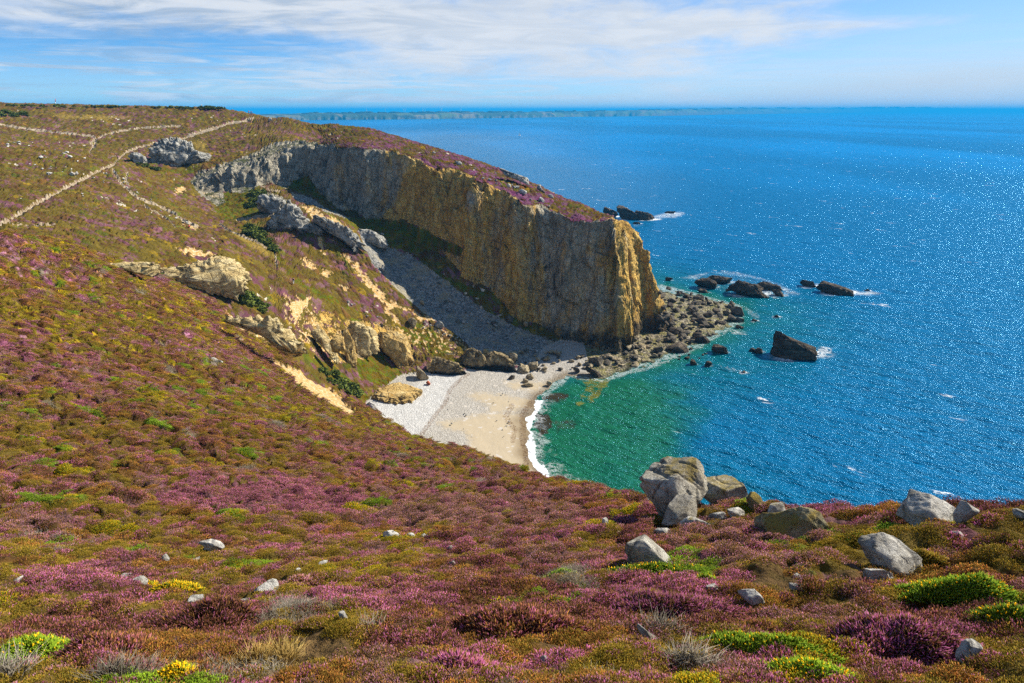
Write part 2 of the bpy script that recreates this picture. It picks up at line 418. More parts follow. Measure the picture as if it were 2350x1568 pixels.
def link(name, me, mat=None, parent=None, label=None, cat=None, kind=None, group=None):
    o = bpy.data.objects.new(name, me); COL.objects.link(o)
    if mat is not None and me is not None: me.materials.append(mat)
    if parent is not None: o.parent = parent
    if label: o['label'] = label
    if cat: o['category'] = cat
    if kind: o['kind'] = kind
    if group: o['group'] = group
    return o

# ------------------------------------------------------------------ sample the land along every bearing, evenly along its surface
NA, NR = 1240, 1250
AZ = np.radians(np.linspace(-50, 50, NA))
def sample_land():
    rd = np.exp(np.linspace(math.log(2.6), math.log(900), 2600))
    Rg = np.zeros((NA, NR)); CDF = np.zeros((NA, len(rd)))
    for i0 in range(0, NA, 124):
        a = np.repeat(AZ[i0:i0 + 124, None], len(rd), 1); r = np.repeat(rd[None], a.shape[0], 0)
        z = terrain(a, r)[0]
        dep = np.arctan2(CAMZ - z, r)
        dz = np.diff(z, axis=1); dr = np.diff(r, axis=1)
        w = np.abs(np.diff(dep, axis=1)) + 0.22 * np.hypot(dr, dz) / r[:, 1:]
        w = w * np.where(z[:, 1:] < -2.5, 0.1, 1.0)
        c = np.concatenate([np.zeros((a.shape[0], 1)), np.cumsum(w, 1)], 1)
        CDF[i0:i0 + 124] = c / c[:, -1:]
    k = np.exp(-np.linspace(-2, 2, 41) ** 2); k /= k.sum()
    pad = np.pad(CDF, ((20, 20), (0, 0)), mode='edge')
    CDF = sum(k[i] * pad[i:i + NA] for i in range(41))
    q = np.linspace(0, 1, NR)
    for i in range(NA):
        Rg[i] = np.interp(q, CDF[i], rd)
    return Rg
RG = sample_land()
AG = np.repeat(AZ[:, None], NR, 1)
ZG, WH, SCG, SWG, SG, TLG = [np.concatenate(p) for p in zip(*[terrain(AG[i:i + 124], RG[i:i + 124]) for i in range(0, NA, 124)])]
XG = RG * np.sin(AG); YG = RG * np.cos(AG)
P = np.stack([XG, YG, ZG], -1).reshape(-1, 3)
RF = RG.ravel(); WH = WH.ravel(); SCF = SCG.ravel(); SWF = SWG.ravel(); SF = SG.ravel(); TLF = TLG.ravel()
U, Vv = project(P)
def vnormals(P):
    G = P.reshape(NA, NR, 3)
    da = np.gradient(G, axis=0); dr = np.gradient(G, axis=1)
    n = np.cross(da, dr); n *= np.sign(np.median(n[..., 2]))
    n /= np.linalg.norm(n, axis=-1, keepdims=True) + 1e-12
    return n.reshape(-1, 3)
NRM = vnormals(P)

# ------------------------------------------------------------------ ground cover: what grows or lies where
def zoomf(ox, oy, k):
    return lambda pts: [((ox + x / k) / 1.74298, (oy + y / k) / 1.74298) for x, y in pts]
Z1 = zoomf(0, 350, 2.0909); Z2 = zoomf(700, 500, 2.0909); Z3 = zoomf(1600, 550, 2.0909); Z4 = zoomf(800, 1000, 2.0909)
Z5 = zoomf(1450, 1200, 2.0909); Z6 = zoomf(2400, 750, 2.0909)
ZF = zoomf(2400, 1750, 1.3856); ZC = zoomf(800, 1983, 1.3824); ZL = zoomf(0, 1983, 1.8077)
wob = np.clip(25.0 / RF * 6, 0.3, 6)
Uw = U + wob * 2.2 * pn2(P[:, 0] / 1.6, P[:, 1] / 1.6) + wob * 3 * pn2(P[:, 0] / 5 + 9, P[:, 1] / 5)
Vw = Vv + wob * 1.4 * pn2(P[:, 0] / 1.6 + 40, P[:, 1] / 1.6) + wob * 2 * pn2(P[:, 0] / 5 + 60, P[:, 1] / 5)
def mask(polys, layers, soft=4.0):
    m = np.zeros(len(P), np.float32)
    for pl in polys:
        x0 = min(p[0] for p in pl) - 20; x1 = max(p[0] for p in pl) + 20; y0 = min(p[1] for p in pl) - 20; y1 = max(p[1] for p in pl) + 20
        s = np.nonzero((Uw > x0) & (Uw < x1) & (Vw > y0) & (Vw < y1) & np.isin(WH, layers))[0]
        if len(s): m[s] = np.maximum(m[s], sst(sd_poly(Uw[s], Vw[s], pl), -soft, soft))
    return m
def lines(pls, layers):
    m = np.zeros(len(P), np.float32)
    for pl, wd in pls:
        s = np.nonzero(np.isin(WH, layers) & (U > min(p[0] for p in pl) - 20) & (U < max(p[0] for p in pl) + 20) & (Vv > min(p[1] for p in pl) - 20) & (Vv < max(p[1] for p in pl) + 20))[0]
        if not len(s): continue
        # distance measured on the ground: foreshortened rows count for more
        d, _ = seg_dist(0.5 * (U[s] + Uw[s]), (0.5 * (Vv[s] + Vw[s])) * 1.5, [(p[0], p[1] * 1.5) for p in pl])
        m[s] = np.maximum(m[s], sst(d, wd * 1.25, wd * 0.75))
    return m
PATHS = [(Z1([(-20, 1170), (90, 1110), (250, 1010), (400, 930)]), 6.5), (Z1([(400, 930), (540, 850), (700, 770), (830, 700), (945, 650)]), 5),
         (Z1([(985, 605), (1050, 550), (1150, 510), (1280, 480), (1400, 440), (1530, 430), (1620, 400)]), 3.2), (Z1([(1600, 405), (1700, 370), (1800, 345)]), 6.5), (Z1([(1800, 345), (1900, 310), (2000, 290), (2115, 278)]), 3.6),
         (Z1([(945, 650), (985, 605)]), 2.5),
         (Z1([(0, 315), (200, 350), (400, 375), (550, 390), (750, 410), (790, 425), (760, 470), (790, 510)]), 2.4),
         (Z1([(740, 550), (790, 480), (800, 440), (880, 400), (1000, 375), (1160, 345), (1300, 335), (1500, 328)]), 2.6),
         (Z1([(945, 690), (980, 760), (1010, 810), (1080, 870), (1150, 930), (1250, 970), (1350, 1010), (1450, 1060), (1550, 1130), (1650, 1170)]), 3.8),
         (Z1([(1060, 720), (1050, 790), (1080, 830)]), 3), (Z1([(1200, 990), (1300, 1050), (1400, 1110), (1470, 1180)]), 1.6),
         (Z1([(80, 1150), (200, 1165), (350, 1170), (460, 1160)]), 1.8),
         (Z2([(520, 800), (620, 790), (700, 775), (830, 770)]), 5), (Z2([(370, 830), (430, 880), (560, 940), (680, 980), (760, 1040)]), 2.4), (Z2([(830, 1090), (855, 1215)]), 2.6),
         (Z2([(710, 520), (790, 560), (880, 570)]), 1.6), (Z2([(150, 360), (230, 290)]), 1.4)]
m_path = lines([(pl_, w_ * 0.75) for pl_, w_ in PATHS], [1, 3])
m_path = np.where(m_path + 0.55 * fbm2(P[:, 0] / 5 + 3, P[:, 1] / 5, 4) > 0.5, 1.0, 0.0).astype(np.float32)
SAND_A = [Z4([(180, 505), (330, 545), (560, 575), (650, 620), (730, 700), (770, 800), (860, 830), (870, 930), (760, 900), (660, 830), (560, 800), (430, 720), (300, 640)]),
          Z4([(480, 895), (600, 910), (700, 950), (850, 1000), (950, 1050), (1100, 1150), (1240, 1280), (1310, 1350), (1310, 1450), (1180, 1380), (1000, 1290), (870, 1230), (760, 1110), (650, 1030), (600, 950)]),
          Z4([(90, 890), (180, 930), (190, 960), (140, 945)])]
SAND_B = [Z2([(0, 1040), (120, 1030), (240, 1060), (370, 1085), (300, 1110), (100, 1090)]), Z2([(420, 1100), (500, 1150), (470, 1170), (400, 1150)]),
          Z2([(30, 830), (140, 850), (240, 880), (130, 880)]), Z4([(740, 440), (860, 420), (940, 400), (880, 480), (850, 560), (790, 640), (760, 560)]),
          Z4([(890, 600), (980, 560), (1000, 640), (930, 650)]), Z2([(0, 530), (90, 510), (90, 560), (0, 590)]), Z4([(830, 680), (930, 700), (940, 780), (880, 760)])]
GRIT = [Z2([(1030, 1110), (1100, 1110), (1210, 1190), (1180, 1230), (1100, 1205)]), Z2([(1200, 1205), (1315, 1230), (1275, 1295), (1220, 1275)]), Z2([(1380, 1330), (1495, 1358), (1430, 1405), (1390, 1385)]),
        Z2([(1040, 670), (1160, 685), (1350, 790), (1480, 880), (1530, 950), (1560, 1080), (1480, 1050), (1400, 950), (1250, 870), (1150, 800)]),
        Z2([(1170, 910), (1240, 940), (1260, 1090), (1215, 1070)]), Z2([(1300, 950), (1420, 1070), (1560, 1180), (1660, 1320), (1800, 1460), (2000, 1560), (1800, 1560), (1640, 1420), (1540, 1280), (1480, 1180), (1360, 1060)]),
        Z4([(1540, 460), (1640, 540), (1700, 640), (1620, 610), (1540, 540)]), Z4([(1780, 520), (2000, 560), (2060, 660), (1900, 640), (1810, 590)])]
SCREE = [Z2([(975, 585), (1080, 600), (1240, 690), (1380, 745), (1480, 800), (1350, 760), (1150, 680), (1000, 640)]),
         Z2([(1530, 890), (1640, 1000), (1800, 1090), (1950, 1080), (2100, 1210), (2300, 1330), (2400, 1700), (2050, 1560), (1850, 1380), (1640, 1150)]),
         [(870, 560), (960, 600), (1040, 660), (1110, 715), (1180, 750), (1300, 800), (1290, 845), (1120, 840), (1060, 780), (985, 725), (930, 680), (880, 620)]]
GREEN = [Z2([(400, 570), (700, 515), (770, 760), (560, 800), (420, 800), (320, 700)]), Z2([(540, 840), (700, 860), (800, 980), (1000, 1250), (1180, 1420), (1000, 1330), (800, 1060), (620, 960)]),
         Z1([(960, 600), (1110, 600), (1280, 660), (1500, 700), (1700, 640), (1600, 730), (1300, 720), (1000, 660)]), Z1([(800, 520), (900, 580), (960, 640), (900, 630), (830, 560)]),
         Z4([(870, 830), (960, 900), (1150, 1000), (1300, 1130), (1440, 1250), (1400, 1300), (1200, 1180), (960, 980), (860, 900)]), Z4([(1240, 560), (1420, 620), (1480, 780), (1550, 950), (1730, 1060), (1500, 1150), (1330, 1060), (1300, 900), (1330, 700)]),
         Z4([(1640, 650), (1850, 620), (2050, 760), (2150, 940), (2000, 950), (1860, 820), (1720, 760)]), Z4([(300, 370), (420, 390), (540, 500), (480, 520), (330, 450)]),
         Z2([(1000, 470), (1110, 430), (1250, 640), (1150, 600), (930, 540), (840, 520)]), Z2([(1350, 770), (1600, 790), (1900, 800), (2100, 890), (2250, 1000), (2000, 1080), (1770, 1020), (1700, 900), (1530, 890)]),
         Z3([(0, 690), (240, 790), (400, 880), (540, 930), (500, 1000), (340, 950), (130, 950), (0, 900)]), Z3([(240, 1080), (400, 1180), (600, 1260), (740, 1300), (700, 1370), (500, 1290), (330, 1170)]), Z1([(0, 190), (200, 195), (280, 230), (60, 250), (0, 235)]),
         Z4([(900, 300), (1050, 360), (1250, 480), (1500, 600), (1400, 560), (1150, 470), (980, 400)])]
ROCKY = [Z4([(1212, 610), (1250, 620), (1330, 600), (1440, 620), (1475, 720), (1485, 830), (1420, 870), (1310, 900), (1300, 960), (1260, 950), (1222, 925), (1208, 800)]), Z4([(1430, 600), (1500, 615), (1560, 650), (1650, 690), (1725, 725), (1780, 800), (1805, 900), (1800, 970), (1720, 1000), (1640, 930), (1560, 860), (1500, 790), (1465, 690)]), Z4([(1090, 770), (1110, 720), (1150, 700), (1200, 730), (1205, 850), (1160, 865), (1110, 835)]), Z4([(1880, 1035), (1890, 960), (1940, 910), (2010, 900), (2090, 930), (2150, 950), (2205, 1015), (2120, 1040), (2000, 1050)]),
         Z2([(120, 470), (200, 400), (330, 350), (500, 300), (700, 225), (850, 150), (1000, 140), (1190, 150), (1190, 200), (1100, 330), (1060, 450), (930, 540), (830, 500), (700, 520), (650, 560), (500, 580), (400, 560), (420, 660), (350, 690), (200, 590)]),
         Z2([(720, 560), (850, 600), (960, 650), (850, 700), (760, 740), (700, 700)]), Z4([(1000, 520), (1120, 540), (1100, 640), (1000, 620)]), Z4([(930, 640), (1050, 660), (1100, 760), (1150, 880), (1140, 950), (1060, 850), (980, 760)])]
DRY = [Z1([(450, 235), (900, 240), (1100, 255), (900, 275), (500, 262)]), Z2([(150, 150), (250, 160), (260, 240), (200, 220)]), Z2([(380, 840), (700, 1000), (830, 1110), (760, 1100), (600, 1000)])]
nz0 = fbm2(P[:, 0] / 1.1 + 33, P[:, 1] / 1.1, 4, 0.6)
m_sandA = sst(mask(SAND_A, [0], 11) + 0.55 * nz0, 0.35, 0.6); m_sandB = sst(np.maximum(mask(SAND_B, [1, 3, 2], 11), 0.5 * mask([Z4([(640, 330), (760, 350), (960, 420), (1100, 540), (1250, 700), (1300, 980), (1150, 980), (960, 900), (800, 760), (690, 600)]), Z4([(1480, 560), (1750, 620), (2000, 620), (2300, 790), (2400, 880), (2100, 900), (1850, 860), (1700, 760)])], [1, 2], 14)) + 0.75 * nz0, 0.5, 0.75)
m_grit = sst(mask(GRIT, [1, 2], 12) + 0.8 * nz0, 0.5, 0.8); m_scree = mask(SCREE, [1], 6)
m_green = mask(GREEN, [1, 2], 7); m_rock = mask(ROCKY, [1, 2, 3], 5); m_rock = np.maximum(m_rock, 0.52 * mask([Z4([(880, 560), (1000, 510), (1150, 520), (1300, 590), (1500, 600), (1700, 670), (1850, 760), (1900, 900), (1850, 1010), (1700, 1010), (1500, 880), (1420, 900), (1310, 990), (1150, 960), (1000, 820), (900, 700)]), Z4([(1850, 1050), (1880, 940), (2050, 860), (2300, 800), (2450, 900), (2480, 1010), (2250, 1050), (2000, 1060)])], [1, 2], 12))
m_dry = mask(DRY, [1, 3], 5)
# broken stone showing through the heath on the moor
spk = fbm2(P[:, 0] / 2.2, P[:, 1] / 2.2, 3); spk2 = fbm2(P[:, 0] / 22 + 70, P[:, 1] / 22, 2)
m_stone = sst(spk + 0.55 * spk2, 0.72, 0.84) * np.isin(WH, [1, 3])
nz = fbm2(P[:, 0] / 2.7 + 11, P[:, 1] / 2.7, 3)
m_grit = m_grit * sst(nz, -0.35, 0.0); m_scree = np.where(m_scree > 0.45 - 0.3 * nz, np.maximum(m_scree, 0.6), 0)
m_rock = np.where((m_rock + 0.55 * nz > 0.62), 1.0, 0.0).astype(np.float32)

# ------------------------------------------------------------------ cushions of heather: relief and species, cell by cell
def ell(u, v, a, b, n=14): return [(u + a * math.cos(6.2832 * i / n), v + b * math.sin(6.2832 * i / n)) for i in range(n)]
SPEC = np.array([(0.29, 0.085, 0.185), (0.34, 0.16, 0.23), (0.18, 0.14, 0.008), (0.15, 0.068, 0.02), (0.46, 0.31, 0.008), (0.16, 0.22, 0.012), (0.22, 0.18, 0.135), (0.30, 0.14, 0.03), (0.22, 0.17, 0.02)], np.float32)
# 0 purple heather, 1 pale heather, 2 olive heath, 3 brown heath, 4 gold gorse, 5 green gorse, 6 grey dead twigs, 7 russet, 8 tawny green
x, y = P[:, 0], P[:, 1]
near = WH == 0
wx = x + 0.5 * pn2(x / 1.5, y / 1.5); wy = y + 0.5 * pn2(x / 1.5 + 30, y / 1.5)
csz = np.where(near, 1.25, 2.0)
f1, f2, hs = voro2(wx / csz, wy / csz)
g1, g2, hs2 = voro2(wx / csz * 2.3 + 50, wy / csz * 2.3)
reg = fbm2(x / 14, y / 14, 3); reg2 = fbm2(x / 30 + 5, y / 30 + 77, 2)
def pick(h, w):
    w = w / w.sum(0); c = np.cumsum(w, 0)
    return (h[None] > c).sum(0).clip(0, len(SPEC) - 1)
one = np.ones(len(P), np.float32)
gold = np.where(near, 0.25 + sst(RF, 25, 75) * 1.5, 0.6)
pur = np.where(near, 0.75 + 0.85 * sst(RF, 75, 35) - 0.2 * sst(RF, 14, 8), np.where(WH == 3, 0.45 + 1.5 * sst(SCF, 70, 20) * sst(x, -75, -45), 0.45 + 0.45 * sst(RF, 225, 160)))
wts = np.stack([pur * (0.36 + 1.5 * np.clip(reg, -.2, .6)), pur * (0.34 + 1.0 * np.clip(reg, -.2, .6)), one * 1.1 - 0.5 * reg, one * 1.05 - 0.3 * reg2, gold * (0.55 + 1.3 * np.clip(reg2, -.3, .5)) * np.where(near, 1.15, 0.45), 0.22 * one, 0.10 * one * near, 0.4 * one * near + 0.25, np.where(near, 0.5, 0.8)]).clip(0.01, None)
sp1 = pick(hs, wts); sp2 = pick(hs2, wts)
SPID = np.where(hs2 < 0.32, sp2, sp1)
SPID = np.where((m_green > 0.5), np.where(hs2 < 0.45, 5, np.where(hs2 < 0.85, 8, 2)), SPID)
BARE = [ell(1790, 1362, 85, 30), ell(720, 1525, 110, 40), ell(1940, 1345, 60, 12), ell(870, 1555, 80, 20), ell(1260, 1510, 40, 14)]
m_earth = mask(BARE, [0], 10)
cshade = (0.78 + 0.44 * ((hs * 7.13) % 1.0)) * (0.85 + 0.3 * ((hs2 * 5.7) % 1.0))
COLV = SPEC[SPID] * cshade[:, None]
COLV = np.where((m_green > 0.5)[:, None], COLV * np.array([0.85, 0.72, 0.7]) + 0.0, COLV)
moorcol = np.array([0.15, 0.095, 0.032])
cap = (WH == 3) * sst(SCF, 75, 25) * sst(x, -95, -60)
COLV = COLV * (1 - 0.45 * cap[:, None] * np.array([0.85, 1.0, 0.7]))
mm = np.where(WH == 3, 0.35 * (1 - cap), np.where(WH == 1, 0.42, 0.0)) * (m_green < 0.5)
COLV = COLV * (1 - mm[:, None]) + moorcol * mm[:, None] * cshade[:, None]
COLV = COLV * (1 - 0.75 * m_dry[:, None]) + np.array([0.42, 0.29, 0.06]) * 0.75 * m_dry[:, None]
COLV = COLV * np.where(near, 1.0, 0.66)[:, None] * np.where(near, 1.15, 1.0)[:, None]
rag = sst(RF, 26, 9) * near
dome = sst(f2 - f1, 0.0, 0.42) * (0.45 + 0.55 * ((hs * 3.7) % 1)) * (1 - 0.75 * rag) + rag * (0.45 + 0.75 * fbm2(x / 1.5, y / 0.95, 4)); dome2 = sst(g2 - g1, 0.0, 0.5) * (0.4 + 0.6 * ((hs2 * 2.9) % 1)) * (1 - 0.5 * rag)
COLV = COLV * (1 - m_earth[:, None]) + np.array([0.27, 0.17, 0.07]) * (m_earth * (0.75 + 0.5 * nz))[:, None]
heath = 1 - np.clip(m_path + m_sandA + m_sandB + m_grit + m_scree + m_rock + m_stone * .7, 0, 1)
heath = heath * np.isin(WH, [0, 1, 3])
amp = np.where(near, 0.16 * sst(RF, 3, 9) + 0.22 + 0.42 * sst(RF, 14, 50), 0.7) * np.where(m_green > 0.5, 0.75, 1)
peat_shade = near * heath * sst(RF, 90, 40) * 0.72  # dark peaty ground, also painted-in shade for the gaps between cushions
COLV = COLV * (1 - peat_shade[:, None]) + np.array([0.085, 0.052, 0.022]) * peat_shade[:, None]
GAP = np.where(near & (RF > 10), 0.12 + 0.88 * sst(np.minimum(f2 - f1, 0.9 * (g2 - g1) + 0.08), 0.03, 0.24), 1.0)
relief = heath * amp * (0.75 * dome + 0.42 * dome2 + 0.22 * near * fbm2(x / 0.33, y / 0.33, 2) + 0.5 * pn2(x / 3.5, y / 3.5) * near)
relief -= 0.25 * m_path + 0.35 * m_sandA
relief += m_sandA * 0.22 * fbm3(x / 1.2, y / 1.2, P[:, 2] / 0.5, 3) + (m_scree + m_grit * 0.6) * 0.5 * fbm2(x / 1.3, y / 1.3, 4)
P[:, 2] += relief
# ------------------------------------------------------------------ rock relief, pushed out along the surface normal
CLS = np.where(WH == 4, 4, np.where(near, 0, 1))
spitm = (x > 22) & (y > 118) & (WH == 4)
CLS = np.where(spitm, 6, CLS)
CLS = np.where((WH == 2) & (m_green < 0.5), 2, CLS)
CLS = np.where((m_rock > 0.5) & (WH != 0), 2, CLS)
CLS = np.where((m_scree > 0.5) & (CLS == 1), 3, CLS)
CLS = np.where((m_path > 0.5) & (CLS == 1), 5, CLS)
s = np.nonzero((CLS == 2) | (m_rock > 0.5))[0]
NRM = vnormals(P)
px, py, pz = P[s, 0], P[s, 1], P[s, 2]
q3 = fbm3(px / 4, py / 4, pz / 9, 3)
def panels(u, v):
    # flat broken slabs: every cell is a plane of its own tilt, meeting its neighbours at steps
    ui = np.floor(u).astype(np.int32); vi = np.floor(v).astype(np.int32); best = np.full(u.shape, 9.0); o = np.zeros(u.shape)
    for a_ in (-1, 0, 1):
        for b_ in (-1, 0, 1):
            ci, cj = ui + a_, vi + b_; du = u - (ci + 0.5 + (hash2(ci, cj, 11) - 0.5) * .9); dv = v - (cj + 0.5 + (hash2(ci, cj, 12) - 0.5) * .9)
            dd = np.abs(du) + np.abs(dv) * 0.8 + 0.25 * np.hypot(du, dv); m = dd < best
            o = np.where(m, (hash2(ci, cj, 13) - .5) * du * 1.5 + (hash2(ci, cj, 14) - .5) * dv * 0.9 + (hash2(ci, cj, 15) - .5) * 0.4, o); best = np.where(m, dd, best)
    return o
ar_ = cg('arc', np.arctan2(px, py), np.hypot(px, py)); jx = 1.2 * fbm3(px / 5, py / 5, pz / 5, 2)
d = 0.45 * (fbm3(px / 7, py / 7, pz / 26, 3, ridge=True) - 0.3) + 1.7 * panels((ar_ + jx) / 7.5, (pz + 0.25 * ar_ + jx) / 12.0) + 0.55 * panels((ar_ + jx) / 2.8 + 40, (pz + 0.25 * ar_) / 4.2) + 0.5 * np.round(q3 * 5) / 5 + 0.55 * fbm3(px / 1.8, py / 1.8, pz / 2.4, 4) + 0.3 * np.round(fbm3(px / 1.1 + 9, py / 1.1, pz / 1.6, 2) * 4) / 4
crag = np.where(m_rock[s] > 0.5, 1.25, 1.0)
P[s] += NRM[s] * (d * crag * sst(SF[s], 0.0, 0.12).clip(0.35, 1) * 0.95)[:, None]
NRM = vnormals(P)
# what the viewpoint sees first, for setting things down on the finished ground
def _zbuf():
    u, v = project(P); ok = (u > -60) & (u < 2410) & (v > 200) & (v < 1660) & (P[:, 2] > 0)
    B = np.full((420, 640), 1e9); k = np.nonzero(ok)[0]
    np.minimum.at(B, ((v[k] / 4).astype(int), ((u[k] + 80) / 4).astype(int)), RF[k])
    return B
ZB = _zbuf()
def hit2(u, v):
    i, j = int(v / 4), int((u + 80) / 4)
    if not (0 <= i < 420 and 0 <= j < 640): return hit(u, v)
    w = ZB[max(i - 1, 0):i + 2, max(j - 1, 0):j + 2]; w = w[w < 1e8]
    if not len(w): return hit(u, v)
    R = float(np.median(w)); x, y, z = ray(u, v); s = R / math.hypot(x, y)
    return Vector((x * s, y * s, max(CAMZ + z * s, 0.0)))

# ------------------------------------------------------------------ materials of the land
def newmat(name):
    m = bpy.data.materials.new(name); m.use_nodes = True
    t = NT(m.node_tree); b = t.n['Principled BSDF']
    b.inputs['Specular IOR Level'].default_value = 0.2
    b.inputs['Roughness'].default_value = 0.92
    pos = t.add('ShaderNodeNewGeometry').outputs['Position']
    return m, t, b, pos
def bump(t, b, h, dist, strength=1.0, base=None):
    nd = t.add('ShaderNodeBump'); nd.inputs['Strength'].default_value = strength; nd.inputs['Distance'].default_value = dist
    t.put(nd.inputs['Height'], h)
    if base is not None: t.put(nd.inputs['Normal'], base)
    t.l.new(nd.outputs[0], b.inputs['Normal'])
    return nd.outputs[0]
def mat_heath():
    m, t, b, pos = newmat('heath')
    c = t.attr('Col', 0)
    n = t.noise(pos, 7.0, 5, 0.7); n2 = t.noise(pos, 1.6, 4, 0.6)
    c = t.mix(1.0, c, t.ramp(n, [(0.25, (0.42, 0.38, 0.35)), (0.5, (1, 1, 1)), (0.75, (1.5, 1.45, 1.4))]), 'MULTIPLY')
    c = t.mix(t.ss(n2, 0.52, 0.66, 0, 0.6), c, (0.075, 0.055, 0.015))
    sand = t.attr('sand')
    ns = t.noise(t.scalev(pos, (1, 1, 3.2)), 1.3, 6, 0.65)
    sc = t.ramp(ns, [(0.3, (0.38, 0.18, 0.035)), (0.48, (0.50, 0.32, 0.12)), (0.62, (0.60, 0.48, 0.30)), (0.75, (0.66, 0.60, 0.50))])
    c = t.mix(t.ss(sand, 0.25, 0.7), c, sc)
    st = t.attr('stone')
    c = t.mix(t.ss(t.math('ADD', st, t.math('MULTIPLY', n, 0.3)), 0.5, 0.75), c, t.ramp(n2, [(0.35, (0.32, 0.27, 0.2)), (0.65, (0.62, 0.57, 0.47))]))
    t.l.new(c, b.inputs['Base Color'])
    h = t.math('ADD', t.noise(pos, 9.0, 4, 0.75), t.math('MULTIPLY', t.noise(pos, 2.2, 3, 0.6), 1.2))
    bump(t, b, h, 0.22, 0.9)
    b.inputs['Roughness'].default_value = 1.0; b.inputs['Specular IOR Level'].default_value = 0.05
    return m
def rock_colour(t, pos, och):
    stretch = t.scalev(pos, (1.0, 1.0, 0.3))
    n1 = t.noise(stretch, 0.11, 7, 0.6, 1.0); n2 = t.noise(stretch, 0.33, 8, 0.66, 0.8); n3 = t.noise(pos, 1.7, 7, 0.7)
    grey = t.ramp(n2, [(0.26, (0.17, 0.15, 0.115)), (0.45, (0.37, 0.335, 0.255)), (0.6, (0.50, 0.455, 0.35)), (0.75, (0.66, 0.60, 0.47))])
    ochre = t.ramp(n2, [(0.26, (0.34, 0.17, 0.03)), (0.45, (0.60, 0.36, 0.075)), (0.6, (0.72, 0.49, 0.14)), (0.75, (0.74, 0.60, 0.32))])
    w = t.ss(t.math('ADD', t.math('MULTIPLY', t.math('SUBTRACT', n1, 0.5), 2.4), och), 0.25, 0.75)
    c = t.mix(w, grey, ochre)
    rust = t.ss(t.noise(stretch, 0.9, 5, 0.6, 1.2), 0.60, 0.72)
    c = t.mix(t.math('MULTIPLY', rust, t.math('MULTIPLY', och, 0.7)), c, (0.50, 0.20, 0.02))
    c = t.mix(1.0, c, t.ramp(n3, [(0.25, (0.62, 0.60, 0.57)), (0.5, (1, 1, 1)), (0.8, (1.2, 1.19, 1.17))]), 'MULTIPLY')
    return c
def mat_cliff():
    m, t, b, pos = newmat('cliff rock')
    sp = t.add('ShaderNodeSeparateXYZ'); t.put(sp.inputs[0], pos)
    c = rock_colour(t, pos, t.attr('och'))
    # cracks: tall blocks
    warp = t.vmath('ADD', t.scalev(pos, (1, 1, 0.45)), t.scalev(t.noise(pos, 0.5, 3, 0.5, col=True), (1.6, 1.6, 1.6)))
    ed = t.voro(warp, 0.42, 'DISTANCE_TO_EDGE'); ed2 = t.voro(warp, 1.5, 'DISTANCE_TO_EDGE')
    cr = t.math('MULTIPLY', t.ss(ed, 0.0, 0.04, 0.35, 1.0), t.ss(ed2, 0.0, 0.04, 0.65, 1.0))
    c = t.mix(1.0, c, t.mix(cr, (0.3, 0.26, 0.2), (1, 1, 1)), 'MULTIPLY')
    sdx = t.add('ShaderNodeCombineXYZ'); t.put(sdx.inputs[0], t.math('MULTIPLY', sp.outputs[0], 0.10)); t.put(sdx.inputs[1], t.math('MULTIPLY', sp.outputs[1], 0.10)); t.put(sdx.inputs[2], t.math('ADD', sp.outputs[2], t.math('MULTIPLY', sp.outputs[0], 0.28)))
    bed = t.noise(t.vmath('ADD', sdx.outputs[0], t.scalev(t.noise(pos, 0.25, 3, 0.5, col=True), (0.9, 0.9, 0.9))), 1.1, 6, 0.7)
    c = t.mix(1.0, c, t.ramp(bed, [(0.34, (0.55, 0.52, 0.48)), (0.46, (1, 1, 1)), (0.62, (1.06, 1.05, 1.03))]), 'MULTIPLY')
    run = t.noise(t.scalev(pos, (0.75, 0.75, 0.05)), 1.0, 5, 0.65, 0.3)
    c = t.mix(t.math('MULTIPLY', t.ss(run, 0.54, 0.68), 0.6), c, (0.13, 0.10, 0.075))
    # lichen and seaweed blacken the rock near the water
    nw = t.noise(pos, 0.35, 5, 0.65); stv = t.scalev(pos, (1, 1, 0.4))
    wet = t.ss(t.math('ADD', sp.outputs[2], t.math('MULTIPLY', t.math('SUBTRACT', nw, 0.5), 18.0)), 9.0, 2.5)
    c = t.mix(t.math('MULTIPLY', wet, 0.88), c, (0.03, 0.028, 0.026))
    c = t.mix(t.math('MULTIPLY', t.ss(t.math('ADD', t.math('MULTIPLY', t.attr('stain_cave_dark'), 0.5), t.math('MULTIPLY', t.math('SUBTRACT', t.noise(stv, 0.5, 8, 0.7, 1.0), 0.5), 2.3)), 0.5, 0.85), 0.88), c, (0.035, 0.032, 0.03))  # dark stain patch, plus cave-mouth shade painted as colour
    # tufts on ledges
    ge = t.add('ShaderNodeNewGeometry'); s2 = t.add('ShaderNodeSeparateXYZ'); t.put(s2.inputs[0], ge.outputs['Normal'])
    veg = t.math('MULTIPLY', t.ss(t.math('ADD', s2.outputs[2], t.math('MULTIPLY', t.math('SUBTRACT', nw, 0.5), 0.6)), 0.9, 1.02), t.ss(sp.outputs[2], 6, 10))
    c = t.mix(veg, c, t.ramp(t.noise(pos, 2.0, 4, 0.6), [(0.35, (0.035, 0.04, 0.01)), (0.65, (0.10, 0.11, 0.02))]))
    t.l.new(c, b.inputs['Base Color'])
    h = t.math('ADD', t.math('MULTIPLY', t.ss(ed, 0, 0.12), 0.6), t.math('MULTIPLY', t.ss(ed2, 0, 0.1), 0.25))
    h = t.math('ADD', h, t.math('MULTIPLY', t.noise(t.scalev(pos, (1, 1, 0.7)), 0.9, 8, 0.68), 1.6))
    h = t.math('ADD', h, t.math('MULTIPLY', bed, 1.2))
    bump(t, b, h, 0.8, 1.0)
    return m
